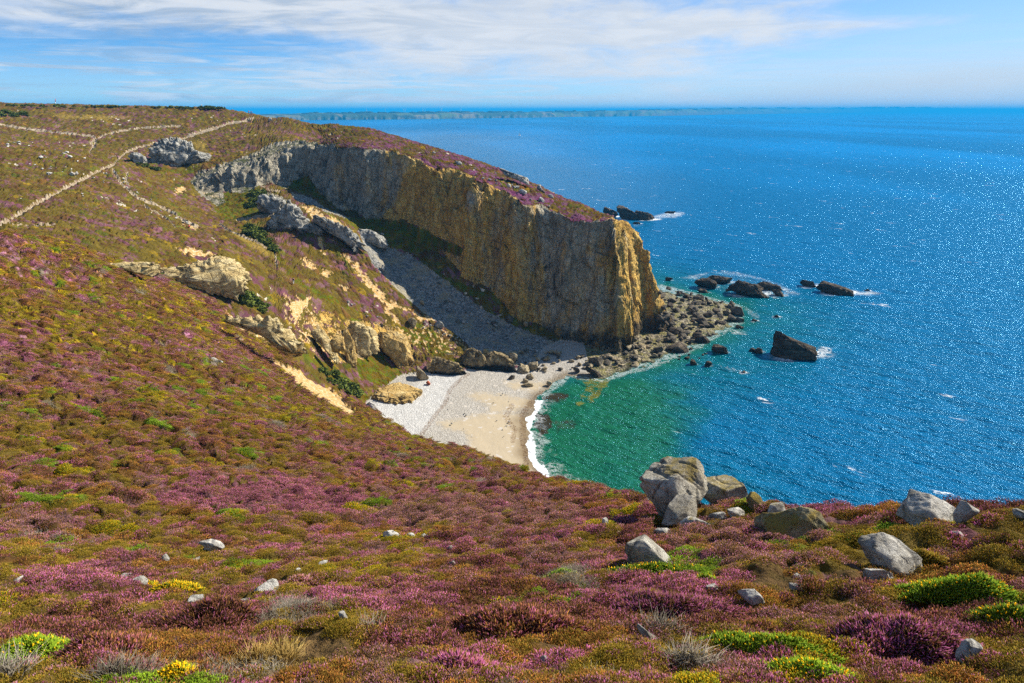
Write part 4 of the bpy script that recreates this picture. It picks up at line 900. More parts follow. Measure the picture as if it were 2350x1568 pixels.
# the near rocks on the brow and in the heather
NEAR = [
 ('boulder', ZF([(220, 258), (240, 205), (275, 165), (330, 135), (378, 116), (440, 112), (495, 90), (545, 100), (600, 130), (655, 185), (640, 215), (600, 260), (560, 330), (480, 420), (400, 470), (320, 460), (290, 410), (262, 345), (225, 300)]), 'largest boulder, split grey block leaning over the sea on the brow', M_LICH, None, 0.95, 6, 0.10, 0.05),
 ('boulder', ZF([(530, 245), (580, 215), (660, 188), (715, 183), (735, 205), (780, 245), (815, 290), (800, 335), (770, 410), (660, 435), (570, 425), (540, 330)]), 'pale upper right half of the split boulder on the brow', M_LICH, 15.7, 0.9, 6, 0.09, 0.0),
 ('boulder', ZF([(385, 370), (415, 330), (450, 298), (520, 300), (545, 350), (548, 400), (520, 435), (470, 455), (400, 475), (352, 475)]), 'grey slab propped in front of the split boulder', M_LICH, None, 0.7, 5, 0.05, 0.0),
 ('rock', ZF([(798, 325), (815, 308), (850, 303), (890, 325), (908, 350), (900, 398), (870, 405), (835, 385)]), 'small yellowish rock right of the split boulder', M_MOSS, None, 0.8, 5, 0.06, 0.0),
 ('rock', ZF([(868, 548), (872, 490), (910, 460), (980, 445), (1040, 410), (1100, 378), (1150, 380), (1195, 392), (1230, 432), (1285, 470), (1305, 535), (1200, 545), (1000, 550)]), 'humped rock crusted with yellow green lichen below the brow', M_MOSS, None, 0.9, 6, 0.06, 0.0),
 ('rock', ZF([(930, 450), (940, 372), (960, 358), (1010, 360), (1050, 385), (1040, 425), (1000, 450)]), 'small pale block behind the lichen humped rock', M_PALE, None, 0.7, 4, 0.05, 0.0),
 ('rock', ZF([(105, 600), (130, 560), (190, 533), (250, 545), (300, 575), (350, 610), (390, 650), (440, 715), (330, 720), (210, 720), (115, 700)]), 'wedge shaped lichened rock beside the green gorse', M_LICH, None, 0.8, 6, 0.06, 0.0),
 ('boulder', ZF([(1603, 348), (1620, 318), (1645, 303), (1700, 305), (1760, 312), (1830, 310), (1900, 330), (1960, 357), (1975, 420), (1965, 475), (1900, 500), (1790, 490), (1690, 475), (1632, 462), (1615, 400)]), 'big pitted white grey boulder at the right of the brow', M_PALE, None, 0.8, 6, 0.09, 0.0),
 ('rock', ZF([(1960, 352), (1990, 337), (2040, 335), (2092, 350), (2085, 400), (2040, 450), (1990, 475), (1965, 460)]), 'pale block against the right end of the big white boulder', M_PALE, None, 0.8, 5, 0.06, 0.0),
 ('boulder', ZF([(1430, 660), (1437, 615), (1490, 580), (1560, 550), (1610, 552), (1650, 565), (1700, 595), (1760, 622), (1828, 652), (1760, 690), (1640, 705), (1560, 725), (1450, 732)]), 'angular white boulder with a dark hollow beside it', M_PALE, None, 0.9, 6, 0.09, 0.0),
 ('rock', ZF([(1418, 765), (1450, 742), (1500, 728), (1560, 722), (1605, 726), (1638, 745), (1580, 775), (1480, 785)]), 'low flat white rock in front of the angular boulder', M_WHITE, None, 0.9, 5, 0.06, 0.0),
 ('rock', ZF([(592, 440), (640, 418), (682, 405), (705, 440), (665, 458), (615, 455)]), 'flat pale slab below the split boulder, left one of two', M_PALE, None, 0.9, 4, 0.05, 0.0),
 ('rock', ZF([(688, 420), (730, 395), (765, 384), (825, 412), (790, 438), (720, 442)]), 'flat pale slab below the split boulder, right one of two', M_PALE, None, 0.9, 4, 0.05, 0.0),
 ('rock', ZF([(448, 462), (470, 445), (530, 450), (600, 470), (690, 475), (690, 490), (560, 500), (450, 502)]), 'long half buried slab under the propped grey slab', M_PALE, None, 0.9, 4, 0.06, 0.0),
 ('rock', ZF([(250, 530), (320, 505), (400, 493), (428, 502), (400, 530), (320, 542)]), 'low pale slab behind the wedge shaped rock', M_PALE, None, 0.9, 4, 0.06, 0.0),
 ('rock', ZF([(740, 882), (790, 855), (850, 838), (885, 860), (905, 880), (932, 918), (860, 910), (780, 895)]), 'white stone with a yellow lichen patch in the bare earth', M_WHITE, None, 0.9, 5, 0.07, 0.0),
 ('rock', ZF([(1042, 835), (1050, 818), (1110, 810), (1150, 840), (1135, 868), (1060, 868)]), 'white block lying on the bare earth patch', M_WHITE, None, 0.9, 4, 0.06, 0.0),
 ('rock', ZF([(1054, 778), (1090, 748), (1110, 760), (1116, 780)]), 'small grey pointed stone above the bare earth patch', M_PALE, None, 0.9, 4, 0.06, 0.0),
 ('rock', ZF([(1938, 535), (1990, 518), (2030, 540), (1990, 560)]), 'white stone under the brown heather at the right', M_WHITE, None, 0.9, 4, 0.06, 0.0),
 ('rock', ZF([(1758, 805), (1800, 790), (1845, 800), (1830, 818), (1780, 820)]), 'small pale stone below the angular white boulder', M_WHITE, None, 0.9, 4, 0.06, 0.0),
 ('rock', ZF([(188, 1050), (210, 1040), (260, 1072), (325, 1100), (325, 1128), (270, 1120), (220, 1095)]), 'bone pale weathered stone among grey twigs in front', M_PALE, None, 0.9, 4, 0.06, 0.0),
 ('rock', ZF([(1985, 1180), (2020, 1130), (2060, 1108), (2115, 1110), (2090, 1180), (2070, 1260), (1995, 1250)]), 'grey rock half hidden in the purple heather at lower right', M_PALE, None, 0.8, 5, 0.06, 0.0),
 ('rock', ZF([(2285, 410), (2310, 398), (2360, 400), (2370, 450), (2305, 440)]), 'pale rock at the right edge of the brow', M_PALE, None, 0.8, 4, 0.06, 0.0),
 ('rock', ZF([(75, 525), (110, 518), (150, 530), (140, 548), (90, 542)]), 'thin white stone left above the wedge shaped rock', M_WHITE, None, 0.9, 4, 0.06, 0.0),
 ('rock', ZF([(560, 845), (630, 805), (680, 850), (660, 870), (600, 865)]), 'grey stone at the right foot of the green gorse', M_PALE, None, 0.8, 4, 0.06, 0.0),
 ('rock', ZL([(1425, 300), (1450, 285), (1500, 300), (1545, 318), (1590, 345), (1635, 380), (1570, 400), (1505, 425), (1468, 405), (1478, 355)]), 'leaning white rock alone in the heather at left', M_WHITE, None, 0.7, 5, 0.06, 0.0),
 ('rock', ZL([(1163, 438), (1195, 420), (1232, 418), (1228, 488), (1190, 465)]), 'small upright white stone beside dead grey twigs', M_WHITE, None, 0.7, 4, 0.06, 0.0),
 ('rock', ZL([(1338, 470), (1400, 455), (1475, 448), (1475, 462), (1400, 475), (1350, 482)]), 'thin flat stone in front of the leaning white rock', M_WHITE, None, 0.9, 4, 0.06, 0.0),
 ('rock', ZL([(848, 602), (868, 575), (892, 556), (930, 568), (962, 582), (950, 612), (890, 612)]), 'bright white stone behind the golden gorse, left of a pair', M_WHITE, None, 0.8, 4, 0.07, 0.0),
 ('rock', ZL([(958, 590), (1000, 570), (1040, 585), (1085, 618), (1065, 632), (1000, 622)]), 'bright white stone behind the golden gorse, right of a pair', M_WHITE, None, 0.8, 4, 0.07, 0.0),
 ('rock', ZL([(78, 612), (110, 600), (162, 590), (168, 606), (110, 628)]), 'white stone near the left edge in purple heather', M_WHITE, None, 0.9, 4, 0.06, 0.0),
 ('rock', ZL([(1783, 685), (1840, 660), (1900, 638), (1950, 620), (1995, 614), (2028, 650), (2000, 692), (1890, 680)]), 'knobbly white stone with purple heather on both sides', M_WHITE, None, 0.8, 5, 0.08, 0.0),
 ('rock', ZL([(1338, 795), (1355, 750), (1390, 710), (1440, 715), (1495, 735), (1475, 800)]), 'grey blocky stone behind the maroon heather mound', M_PALE, None, 0.8, 4, 0.06, 0.0),
 ('rock', ZL([(1715, 740), (1780, 738), (1845, 755), (1855, 770), (1760, 762)]), 'thin pale stone behind the maroon heather mound', M_WHITE, None, 0.9, 4, 0.06, 0.0),
 ('rock', ZL([(2128, 535), (2150, 520), (2178, 522), (2178, 548), (2140, 552)]), 'fist sized white stone in heather below the left slope', M_WHITE, None, 0.8, 4, 0.06, 0.0),
 ('rock', ZC([(983, 208), (1020, 195), (1070, 190), (1110, 200), (1135, 215), (1105, 238), (1040, 232)]), 'white stone in mid heather, biggest of a row of three', M_WHITE, None, 0.8, 4, 0.07, 0.0),
 ('rock', ZC([(1130, 212), (1160, 204), (1185, 207), (1200, 228), (1150, 228)]), 'white stone in mid heather, middle of a row of three', M_WHITE, None, 0.8, 4, 0.07, 0.0),
 ('rock', ZC([(1208, 218), (1235, 203), (1260, 222), (1282, 242), (1230, 243)]), 'white stone in mid heather, right end of a row of three', M_WHITE, None, 0.8, 4, 0.07, 0.0),
 ('rock', ZC([(1358, 290), (1380, 275), (1400, 277), (1395, 302)]), 'small grey stone right of the row of three white stones', M_PALE, None, 0.8, 4, 0.06, 0.0),
 ('rock', ZC([(758, 640), (775, 628), (800, 640), (820, 685), (790, 700)]), 'white pink stone inside the bright purple heather', M_WHITE, None, 0.8, 4, 0.06, 0.0),
 ('rock', ZC([(1880, 892), (1910, 882), (1942, 922), (1900, 930)]), 'small white stone under the big maroon heather', M_WHITE, None, 0.8, 4, 0.06, 0.0),
 ('rock', ZC([(2222, 128), (2245, 112), (2268, 165), (2245, 180), (2228, 160)]), 'narrow grey stone standing in heather left of the split boulder', M_PALE, None, 0.8, 4, 0.06, 0.0),
 ('rock', ZC([(1375, 368), (1410, 358), (1415, 388), (1390, 390)]), 'pinkish stone in the middle of the heather', M_WHITE, None, 0.8, 4, 0.06, 0.0),
 ('rock', ZC([(640, 372), (665, 362), (710, 358), (700, 376), (660, 384)]), 'two toned white stone left of centre in heather', M_WHITE, None, 0.8, 4, 0.06, 0.0),
 ('rock', Z4([(85, 900), (110, 885), (150, 920), (188, 940), (180, 965), (130, 945)]), 'white rock alone on the far purple and gold slope', M_WHITE, None, 0.8, 4, 0.06, 0.0),
]
for i, (nm, pl, lab, mt, R_, th, sb, rg, cr) in enumerate(NEAR):
    o, C, w_, h_ = traced_rock(nm, pl, lab, 'boulder' if nm == 'boulder' else 'rock', mt, R=R_, thick=th, seed=i * 3 + 1, sub=sb, rough=rg, crease=cr, facets=18, group='rocks in the near heather', sink=0.12 if (max(p[0] for p in pl) - min(p[0] for p in pl)) < 2.0 * (max(p[1] for p in pl) - min(p[1] for p in pl)) else 0.6, back=(0.9, 0.8, 0.05)[i] if i < 3 else 0.35)

# crags, buttresses and blocks on the far side of the cove
MID = [
 ('rock_outcrop', Z1([(1290, 620), (1310, 570), (1350, 500), (1400, 470), (1480, 450), (1540, 455), (1590, 480), (1600, 530), (1640, 545), (1700, 560), (1725, 590), (1700, 620), (1600, 640), (1560, 680), (1480, 690), (1400, 665)]), 'grey ribbed crag below the path on the moor, the larger', M_CRAG, None, 0.7, 6, 0.16, 0.1),
 ('rock_outcrop', Z1([(1090, 575), (1120, 545), (1170, 555), (1215, 590), (1225, 620), (1175, 640), (1130, 620)]), 'small grey crag left of the larger ribbed crag', M_CRAG, None, 0.7, 5, 0.14, 0.1),
 ('rock_outcrop', Z2([(735, 835), (800, 790), (850, 740), (905, 720), (940, 680), (970, 655), (1015, 690), (1045, 760), (1110, 790), (1165, 870), (1130, 900), (1040, 880), (960, 860), (900, 870), (820, 850)]), 'jagged white grey outcrop on the sunlit spur', M_CRAG, None, 0.6, 6, 0.16, 0.1),
 ('rock_outcrop', Z2([(705, 720), (720, 610), (760, 580), (830, 600), (940, 650), (900, 690), (830, 740), (760, 745)]), 'rough grey outcrop above the jagged one on the spur', M_CRAG, None, 0.6, 5, 0.14, 0.08),
 ('rock_outcrop', Z2([(1520, 910), (1560, 880), (1640, 880), (1700, 920), (1770, 970), (1755, 1025), (1700, 1010), (1620, 980), (1560, 970)]), 'grey slab outcrop in the shade of the cliff', M_CRAG, None, 0.7, 5, 0.1, 0.06),
 ('rock_outcrop', Z2([(1170, 750), (1260, 790), (1380, 830), (1480, 900), (1540, 990), (1560, 1080), (1500, 1070), (1420, 980), (1300, 900), (1200, 840)]), 'long pale rib of rock down the sunlit spur', M_CRAG, None, 0.35, 6, 0.14, 0.08),
 ('rock_ledge', [(245, 604), (290, 600), (340, 606), (378, 612), (376, 640), (340, 634), (290, 618)], 'dark ochre bank under the heather ledge, left part', M_SANDY, None, 0.5, 5, 0.06, 0.05),
 ('rock_ledge', [(372, 640), (378, 612), (420, 608), (470, 603), (515, 588), (535, 592), (548, 615), (572, 650), (578, 682), (545, 682), (500, 668), (440, 656)], 'yellow bedded sandstone bank under the heather ledge', M_SANDY, None, 0.45, 6, 0.08, 0.08),
 ('rock_buttress', Z4([(1212, 610), (1235, 650), (1250, 690), (1290, 770), (1298, 860), (1300, 960), (1260, 950), (1222, 925), (1208, 800)]), 'orange pillar of rock with a dark cleft beside it', M_ORANGE, None, 0.6, 5, 0.05, 0.04),
 ('rock_buttress', Z4([(1250, 620), (1330, 600), (1440, 620), (1475, 720), (1485, 830), (1420, 870), (1310, 900), (1295, 780)]), 'bedded grassy buttress right of the orange pillar', M_SANDY, None, 0.5, 6, 0.06, 0.06),
 ('rock_buttress', Z4([(1430, 600), (1500, 615), (1560, 650), (1650, 690), (1725, 725), (1780, 800), (1805, 900), (1800, 970), (1720, 1000), (1640, 930), (1560, 860), (1500, 790), (1465, 690)]), 'large smooth ochre slab above the beach', M_ORANGE, None, 0.35, 6, 0.04, 0.03),
 ('rock_buttress', Z4([(945, 690), (1000, 660), (1045, 675), (1080, 730), (1110, 820), (1150, 890), (1145, 950), (1090, 880), (1020, 800), (970, 750)]), 'pale yellow rock face left of the dark cleft', M_SANDY, None, 0.5, 5, 0.06, 0.04),
 ('rock_buttress', Z4([(1090, 770), (1110, 720), (1150, 700), (1200, 730), (1205, 850), (1160, 865), (1110, 835)]), 'blocky brown rock at the back of the cleft', M_ORANGE, 155.0, 0.5, 5, 0.06, 0.05),
 ('rock', Z4([(1790, 950), (1820, 965), (1870, 1020), (1925, 1070), (1880, 1085), (1840, 1070), (1800, 1040)]), 'pale fallen block at the foot of the ochre slab', M_TAN, None, 0.8, 5, 0.08, 0.04),
 ('rock_buttress', Z4([(1880, 1035), (1890, 960), (1940, 910), (2010, 900), (2090, 930), (2150, 950), (2205, 1015), (2120, 1040), (2000, 1050)]), 'black and green rock foot at the back of the beach', M_FOOT, None, 0.6, 6, 0.1, 0.06),
 ('rock_buttress', Z4([(2185, 930), (2230, 850), (2290, 830), (2350, 860), (2400, 950), (2420, 1000), (2300, 1020), (2200, 1005)]), 'rounded mottled knob between beach and scree', M_FOOT, None, 0.7, 6, 0.09, 0.05),
 ('rock_buttress', Z5([(1000, 560), (1015, 480), (1050, 425), (1100, 420), (1200, 430), (1235, 500), (1275, 575), (1190, 585), (1080, 590)]), 'tilted bedded slab behind the boulders of the beach', M_FOOT, None, 0.6, 6, 0.06, 0.06),
 ('rock', Z5([(1008, 440), (1015, 400), (1035, 405), (1058, 435), (1050, 472), (1012, 472)]), 'orange lichened block perched on the tilted slab', M_ORANGE, None, 0.8, 4, 0.08, 0.0),
 ('rock_platform', Z5([(60, 740), (110, 715), (180, 700), (260, 690), (330, 668), (400, 662), (450, 668), (502, 702), (490, 745), (440, 780), (405, 800), (402, 832), (330, 845), (220, 832), (140, 868), (90, 850)]), 'flat topped orange lichened rock platform on the pebbles', M_ORANGE, None, 0.6, 6, 0.05, 0.08),
 ('rock', Z5([(528, 690), (548, 673), (575, 695), (572, 710), (545, 706)]), 'rust red stone lying on the white pebbles', M_RED, None, 0.9, 4, 0.05, 0.0),
 ('rock_outcrop', Z4([(180, 515), (330, 545), (560, 575), (640, 620), (690, 680), (770, 790), (860, 830), (868, 935), (800, 910), (740, 850), (680, 850), (640, 740), (560, 660), (330, 570)]), 'crumbling orange edge of the bare slope, the upper one', M_SANDY, None, 0.3, 5, 0.12, 0.05),
 ('rock_outcrop', Z4([(1390, 1290), (1430, 1270), (1470, 1300), (1530, 1400), (1545, 1460), (1500, 1440), (1430, 1370)]), 'pale tilted slabs at the lower edge of the heather slope', M_PALE, 101.0, 0.5, 5, 0.08, 0.06),
 ('boulder', Z4([(1738, 600), (1745, 575), (1782, 558), (1815, 600), (1795, 640), (1752, 645)]), 'tan boulder alone on the lower sunlit spur', M_TAN, None, 0.9, 4, 0.06, 0.0),
 ('boulder', Z4([(1503, 175), (1525, 122), (1547, 130), (1540, 185)]), 'upright pale boulder at the top of the scree', M_CRAG, None, 0.9, 4, 0.06, 0.0),
 ('boulder', Z4([(1835, 435), (1852, 413), (1880, 440), (1872, 457), (1842, 452)]), 'tan boulder at the sunlit edge of the scree', M_TAN, None, 0.9, 4, 0.06, 0.0),
 ('boulder', Z4([(1960, 640), (1970, 605), (2000, 590), (2030, 610), (2040, 640), (2010, 650)]), 'pale boulder below the tan one on the spur', M_CRAG, None, 0.9, 4, 0.06, 0.0),
 ('boulder', Z5([(1188, 185), (1195, 150), (1222, 123), (1268, 155), (1252, 192), (1210, 196)]), 'large grey boulder at the top of the lower scree', M_BLD, None, 0.9, 4, 0.06, 0.0),
 ('boulder', Z5([(1342, 210), (1346, 185), (1365, 178), (1387, 195), (1380, 222), (1358, 224)]), 'round tan boulder against the foot of the cliff', M_TAN, None, 0.9, 4, 0.05, 0.0),
 ('rock', Z1([(580, 720), (600, 705), (625, 720), (620, 735), (590, 735)]), 'white rock on the moor, left of a pair above the path', M_WHITE, None, 0.8, 3, 0.05, 0.0),
 ('rock', Z1([(625, 715), (645, 702), (655, 722), (640, 732)]), 'white rock on the moor, right of a pair above the path', M_WHITE, None, 0.8, 3, 0.05, 0.0),
 ('rock', Z1([(2240, 275), (2248, 252), (2272, 255), (2275, 278)]), 'pale square rock beside the skyline path', M_PALE, None, 0.8, 3, 0.05, 0.0),
 ('rock', Z3([(890, 400), (905, 385), (930, 395), (930, 415), (900, 412)]), 'white rock on the headland top, upper of two', M_PALE, None, 0.8, 3, 0.05, 0.0),
 ('rock', Z3([(990, 445), (1015, 430), (1060, 450), (1068, 475), (1030, 475), (1000, 465)]), 'white rock on the headland top, larger lower of two', M_PALE, None, 0.8, 4, 0.06, 0.0),
 ('rock', Z3([(1160, 510), (1175, 492), (1205, 520), (1215, 540), (1185, 540)]), 'grey rock in the purple heather of the headland top', M_CRAG, None, 0.8, 3, 0.05, 0.0),
 ('rock', Z3([(1235, 490), (1240, 470), (1280, 478), (1290, 500), (1260, 505)]), 'grey rock near the seaward edge of the headland', M_CRAG, None, 0.8, 3, 0.05, 0.0),
 ('rock', Z3([(460, 225), (470, 200), (500, 200), (525, 215), (510, 230)]), 'grey rock on the headland top nearest the moor', M_CRAG, None, 0.8, 3, 0.05, 0.0),
 ('rock_outcrop', Z3([(820, 290), (850, 262), (920, 290), (1010, 320), (1090, 345), (1105, 385), (1060, 375), (960, 345), (880, 320)]), 'low crag on the seaward skyline of the headland', M_CRAG, None, 0.5, 5, 0.08, 0.0),
 ('rock_outcrop', Z3([(1140, 430), (1150, 398), (1175, 400), (1185, 430), (1220, 455), (1160, 448)]), 'small crag on the headland skyline, right of the low crag', M_CRAG, None, 0.6, 4, 0.08, 0.0),
]
for i, (nm, pl, lab, mt, R_, th, sb, rg, cr) in enumerate(MID):
    em = nm in ('rock_outcrop', 'rock_buttress', 'rock_ledge')
    pln = (3.9, 1.2) if nm == 'rock_platform' else None
    traced_rock(nm, pl, lab, {'rock_outcrop': 'crag', 'rock_ledge': 'rock ledge', 'rock_buttress': 'rock buttress', 'rock_platform': 'rock platform'}.get(nm, nm), mt, R=R_, thick=th, seed=200 + i * 5, sub=sb, rough=rg, crease=cr, facets=8, back=0.75 if em else 0.2, crag=em or pln is not None, plan=pln)

# rocks in the sea, each with its surf
SEA = [
 (Z6([(30, 205), (35, 162), (90, 185), (140, 203), (150, 228), (100, 250), (60, 235)]), 'left peak of the far grey skerry beyond the headland', 1.0),
 (Z6([(143, 215), (147, 165), (158, 153), (190, 157), (240, 185), (300, 215), (330, 250), (300, 272), (200, 266), (130, 245)]), 'tall white streaked peak of the far skerry', 1.0),
 (Z6([(290, 215), (310, 200), (400, 213), (470, 240), (430, 262), (400, 270), (340, 275), (300, 262)]), 'low brown tail of the far skerry', 1.0),
 (Z6([(540, 212), (560, 200), (630, 200), (625, 212), (580, 218)]), 'low dark rock in surf off the far skerry', .9),
 (Z6([(268, 302), (285, 290), (320, 289), (342, 303), (310, 309)]), 'small dark rock nearer than the far skerry', .7),
 (Z6([(793, 800), (815, 778), (850, 758), (895, 752), (965, 795), (975, 835), (920, 847), (850, 830)]), 'leftmost ridge of the dark reef off the point', .5),
 (Z6([(915, 755), (930, 738), (1000, 745), (1060, 750), (1115, 762), (1120, 778), (1080, 805), (1000, 800), (955, 790)]), 'back ridge of the dark reef off the point', .5),
 (Z6([(1033, 850), (1055, 830), (1075, 800), (1100, 783), (1140, 778), (1200, 795), (1300, 808), (1345, 832), (1340, 865), (1405, 885), (1340, 908), (1200, 890), (1120, 872), (1040, 866)]), 'longest front ridge of the dark reef off the point', .6),
 (Z6([(1322, 815), (1375, 793), (1440, 800), (1490, 815), (1522, 850), (1460, 868), (1375, 862)]), 'upper right ridge of the dark reef off the point', .6),
 (Z6([(1448, 868), (1490, 850), (1525, 880), (1548, 912), (1490, 908), (1460, 890)]), 'short right end block of the dark reef', .7),
 (Z6([(1668, 818), (1680, 795), (1700, 778), (1770, 785), (1790, 805), (1822, 832), (1760, 835), (1690, 832)]), 'left small rock of the outer pair in surf', .8),
 (Z6([(1828, 855), (1850, 825), (1882, 794), (1960, 810), (2040, 830), (2090, 850), (2112, 890), (2040, 892), (1960, 888), (1900, 880)]), 'long slanting rock of the outer pair in surf', .8),
 (Z6([(2215, 862), (2238, 847), (2255, 862), (2235, 870)]), 'tiny outermost dark rock in surf', .8),
 (Z6([(1385, 1375), (1388, 1300), (1388, 1218), (1430, 1207), (1460, 1212), (1500, 1220), (1560, 1250), (1640, 1275), (1720, 1295), (1850, 1340), (1870, 1372), (1800, 1397), (1720, 1402), (1650, 1432), (1500, 1418), (1390, 1405)]), 'big wedge of dark bedded rock alone in the blue water', .6),
 (Z6([(943, 1345), (955, 1322), (985, 1315), (1015, 1320), (1055, 1342), (1075, 1390), (1010, 1398), (958, 1396)]), 'blocky dark rock between foreshore and the big wedge', .3),
 (Z6([(1243, 1355), (1265, 1342), (1292, 1346), (1302, 1372), (1258, 1374)]), 'small dark rock just left of the big wedge', .4),
 (Z6([(1290, 1362), (1325, 1337), (1355, 1350), (1362, 1380), (1310, 1388)]), 'rounded dark rock touching the big wedge', .4),
 (Z6([(755, 1470), (765, 1435), (790, 1440), (815, 1478), (775, 1490)]), 'dark rock in the shallows, left of two below the blocky one', .3),
 (Z6([(875, 1490), (890, 1455), (915, 1450), (935, 1475), (910, 1503)]), 'dark rock in the shallows, right of two below the blocky one', .3),
 (Z6([(1445, 1085), (1475, 1065), (1505, 1085), (1480, 1092)]), 'small rock alone in surf right of the foreshore', .6),
 (Z6([(1265, 1112), (1285, 1100), (1318, 1110), (1300, 1124)]), 'small rock in surf off the foreshore edge', .6),
 (Z6([(1180, 1548), (1205, 1530), (1222, 1550), (1200, 1558)]), 'small rock ringed by foam in the cove mouth', .7),
 (Z6([(530, 775), (560, 752), (605, 758), (590, 775), (555, 785)]), 'low dark rock behind the tip of the headland', .4),
 (Z6([(818, 870), (835, 848), (880, 850), (915, 878), (860, 884)]), 'brown rock between foreshore and reef', .4),
 (Z5([(1838, 578), (1880, 562), (1960, 595), (2030, 640), (1995, 650), (1900, 612)]), 'long slab of rock at the edge of the green water', .5),
]
for i, (pl, lab, fs) in enumerate(SEA):
    big = i == 13
    o, C, w_, h_ = traced_rock('sea_rock', pl, lab, 'sea rock', M_DARK, z0=-0.15, thick=0.75 if not big else 0.6, seed=500 + 7 * i, sub=6 if w_ > 12 or big else 5, rough=0.07, crease=0.07, facets=8, sink=0.15, back=0.25, crag=not big, group='rocks standing in the sea')
    for k_ in range(3):
        FOAMR.append((C[0] + (k_ - 0.6) * w_ * 0.35, C[1] - 0.1 * w_ + 0.1 * k_ * w_, w_ * 0.33 + 1.0, 0.55 * fs + 0.3))

# the boulder spit and the boulders at the back of the beach
KEY = [(Z6([(1085, 1022), (1130, 995), (1180, 1000), (1215, 1070), (1150, 1068), (1100, 1045)]), 'largest flat topped boulder at the seaward edge of the spit', M_BLD), (Z6([(1113, 1108), (1150, 1085), (1200, 1095), (1212, 1128), (1130, 1122)]), 'dark boulder just below the largest one on the spit', M_BLD),
       (Z6([(1070, 992), (1090, 944), (1132, 970), (1118, 998)]), 'pointed boulder at the upper seaward end of the spit', M_BLD), (Z6([(1120, 1170), (1150, 1148), (1205, 1165), (1190, 1182)]), 'flat brown slab in the water beside the spit', M_BLD),
       (Z6([(555, 1360), (575, 1310), (650, 1280), (720, 1310), (760, 1380), (700, 1392), (620, 1385)]), 'dark weedy boulder pile at the near end of the spit', M_DARK), (Z6([(785, 1285), (810, 1245), (880, 1240), (930, 1290), (880, 1308), (820, 1300)]), 'dark tilted boulder at the lower edge of the spit', M_DARK),
       (Z6([(440, 1360), (450, 1330), (520, 1325), (535, 1360), (490, 1385)]), 'grey cracked block among the yellow weed', M_BLD), (Z6([(545, 945), (590, 925), (650, 935), (640, 960), (570, 965)]), 'pale grey slab near the tip of the headland', M_BLD),
       (Z5([(1223, 480), (1227, 435), (1240, 418), (1292, 440), (1298, 500), (1272, 532), (1236, 517)]), 'tall tan slab standing at the back of the beach', M_TAN), (Z5([(1283, 598), (1300, 565), (1330, 548), (1380, 543), (1412, 580), (1375, 612), (1310, 612)]), 'big rounded tan boulder on the upper beach', M_TAN),
       (Z5([(1373, 545), (1400, 525), (1465, 513), (1468, 570), (1430, 588), (1392, 578)]), 'square tan boulder behind the big rounded one', M_TAN), (Z5([(1880, 515), (1900, 490), (1940, 478), (1990, 478), (2027, 518), (1970, 552), (1890, 547)]), 'large dark round boulder near the cliff foot', M_BLD),
       (Z5([(1207, 662), (1240, 627), (1275, 632), (1272, 666), (1230, 670)]), 'grey boulder on the sand below the big tan one', M_BLD), (Z5([(1358, 645), (1385, 618), (1412, 614), (1437, 652), (1400, 668)]), 'pale boulder on the sand, upper of a close pair', M_TAN),
       (Z5([(1326, 688), (1355, 654), (1387, 668), (1380, 695)]), 'yellow boulder on the sand, lower of a close pair', M_TAN), (Z5([(1316, 718), (1350, 698), (1390, 692), (1442, 705), (1430, 727), (1350, 728)]), 'flat yellow rock lying on the sand', M_TAN),
       (Z5([(1528, 698), (1545, 680), (1570, 674), (1590, 692), (1565, 716)]), 'yellow boulder at the water edge', M_TAN)]
for i, (pl, lab, mt) in enumerate(KEY):
    traced_rock('boulder', pl, lab, 'boulder', mt, thick=0.95, seed=900 + 3 * i, sub=4, rough=0.06, facets=12, sink=0.15, back=0.2)
PROT = []
for i in range(8):
    X, F_ = rock_proto(40 + i, 3, 0.72); me = new_mesh('boulder', X, F_, smooth=False); PROT.append(me)
def scatter(poly, n, s0, s1, seed, label, group, mats, pw=2.2, sink=0.25, name='boulder'):
    rs = np.random.RandomState(seed); u0 = min(p[0] for p in poly); u1 = max(p[0] for p in poly); v0 = min(p[1] for p in poly); v1 = max(p[1] for p in poly)
    k = 0; out = []
    while k < n:
        u, v = rs.uniform(u0, u1), rs.uniform(v0, v1)
        if not in_poly(np.array([u]), np.array([v]), poly)[0]: continue
        h = hit2(u, v); s = s0 + (s1 - s0) * rs.rand() ** pw
        if h.z < 0.02 and rs.rand() < 0.35: continue
        mi = rs.randint(len(mats)); me = PROT[rs.randint(len(PROT))]
        key = (me.name, mats[mi].name, name)
        if key not in scatter.cache:
            m2 = me.copy(); m2.materials.clear(); m2.materials.append(mats[mi]); m2.name = name; scatter.cache[key] = m2
        o = link(name, scatter.cache[key], label=label, cat=name, group=group)
        o.location = (h.x, h.y, h.z + s * (0.5 - sink) * 0.6); o.rotation_euler = (rs.uniform(-.4, .4), rs.uniform(-.4, .4), rs.uniform(0, 6.28)); o.scale = (s * rs.uniform(.8, 1.25) * .5, s * rs.uniform(.7, 1.1) * .5, s * rs.uniform(.6, 1.1) * .5)
        if h.z < 0.1 and s > 1.0: FOAMR.append((h.x, h.y, s * 1.1, 0.34))
        k += 1; out.append(o)
    return out
scatter.cache = {}
_scat = scatter
scatter(Z6([(490, 870), (600, 850), (760, 880), (930, 940), (1040, 960), (1110, 1010), (1130, 1090), (1060, 1160), (960, 1210), (900, 1250), (760, 1310), (560, 1290), (490, 1200), (500, 1050), (560, 980)]), 150, 1.2, 3.6, 1, 'dark angular boulder in the rubble spit beyond the headland tip', 'boulders of the rubble spit', [M_BLD, M_BLD, M_DARK])
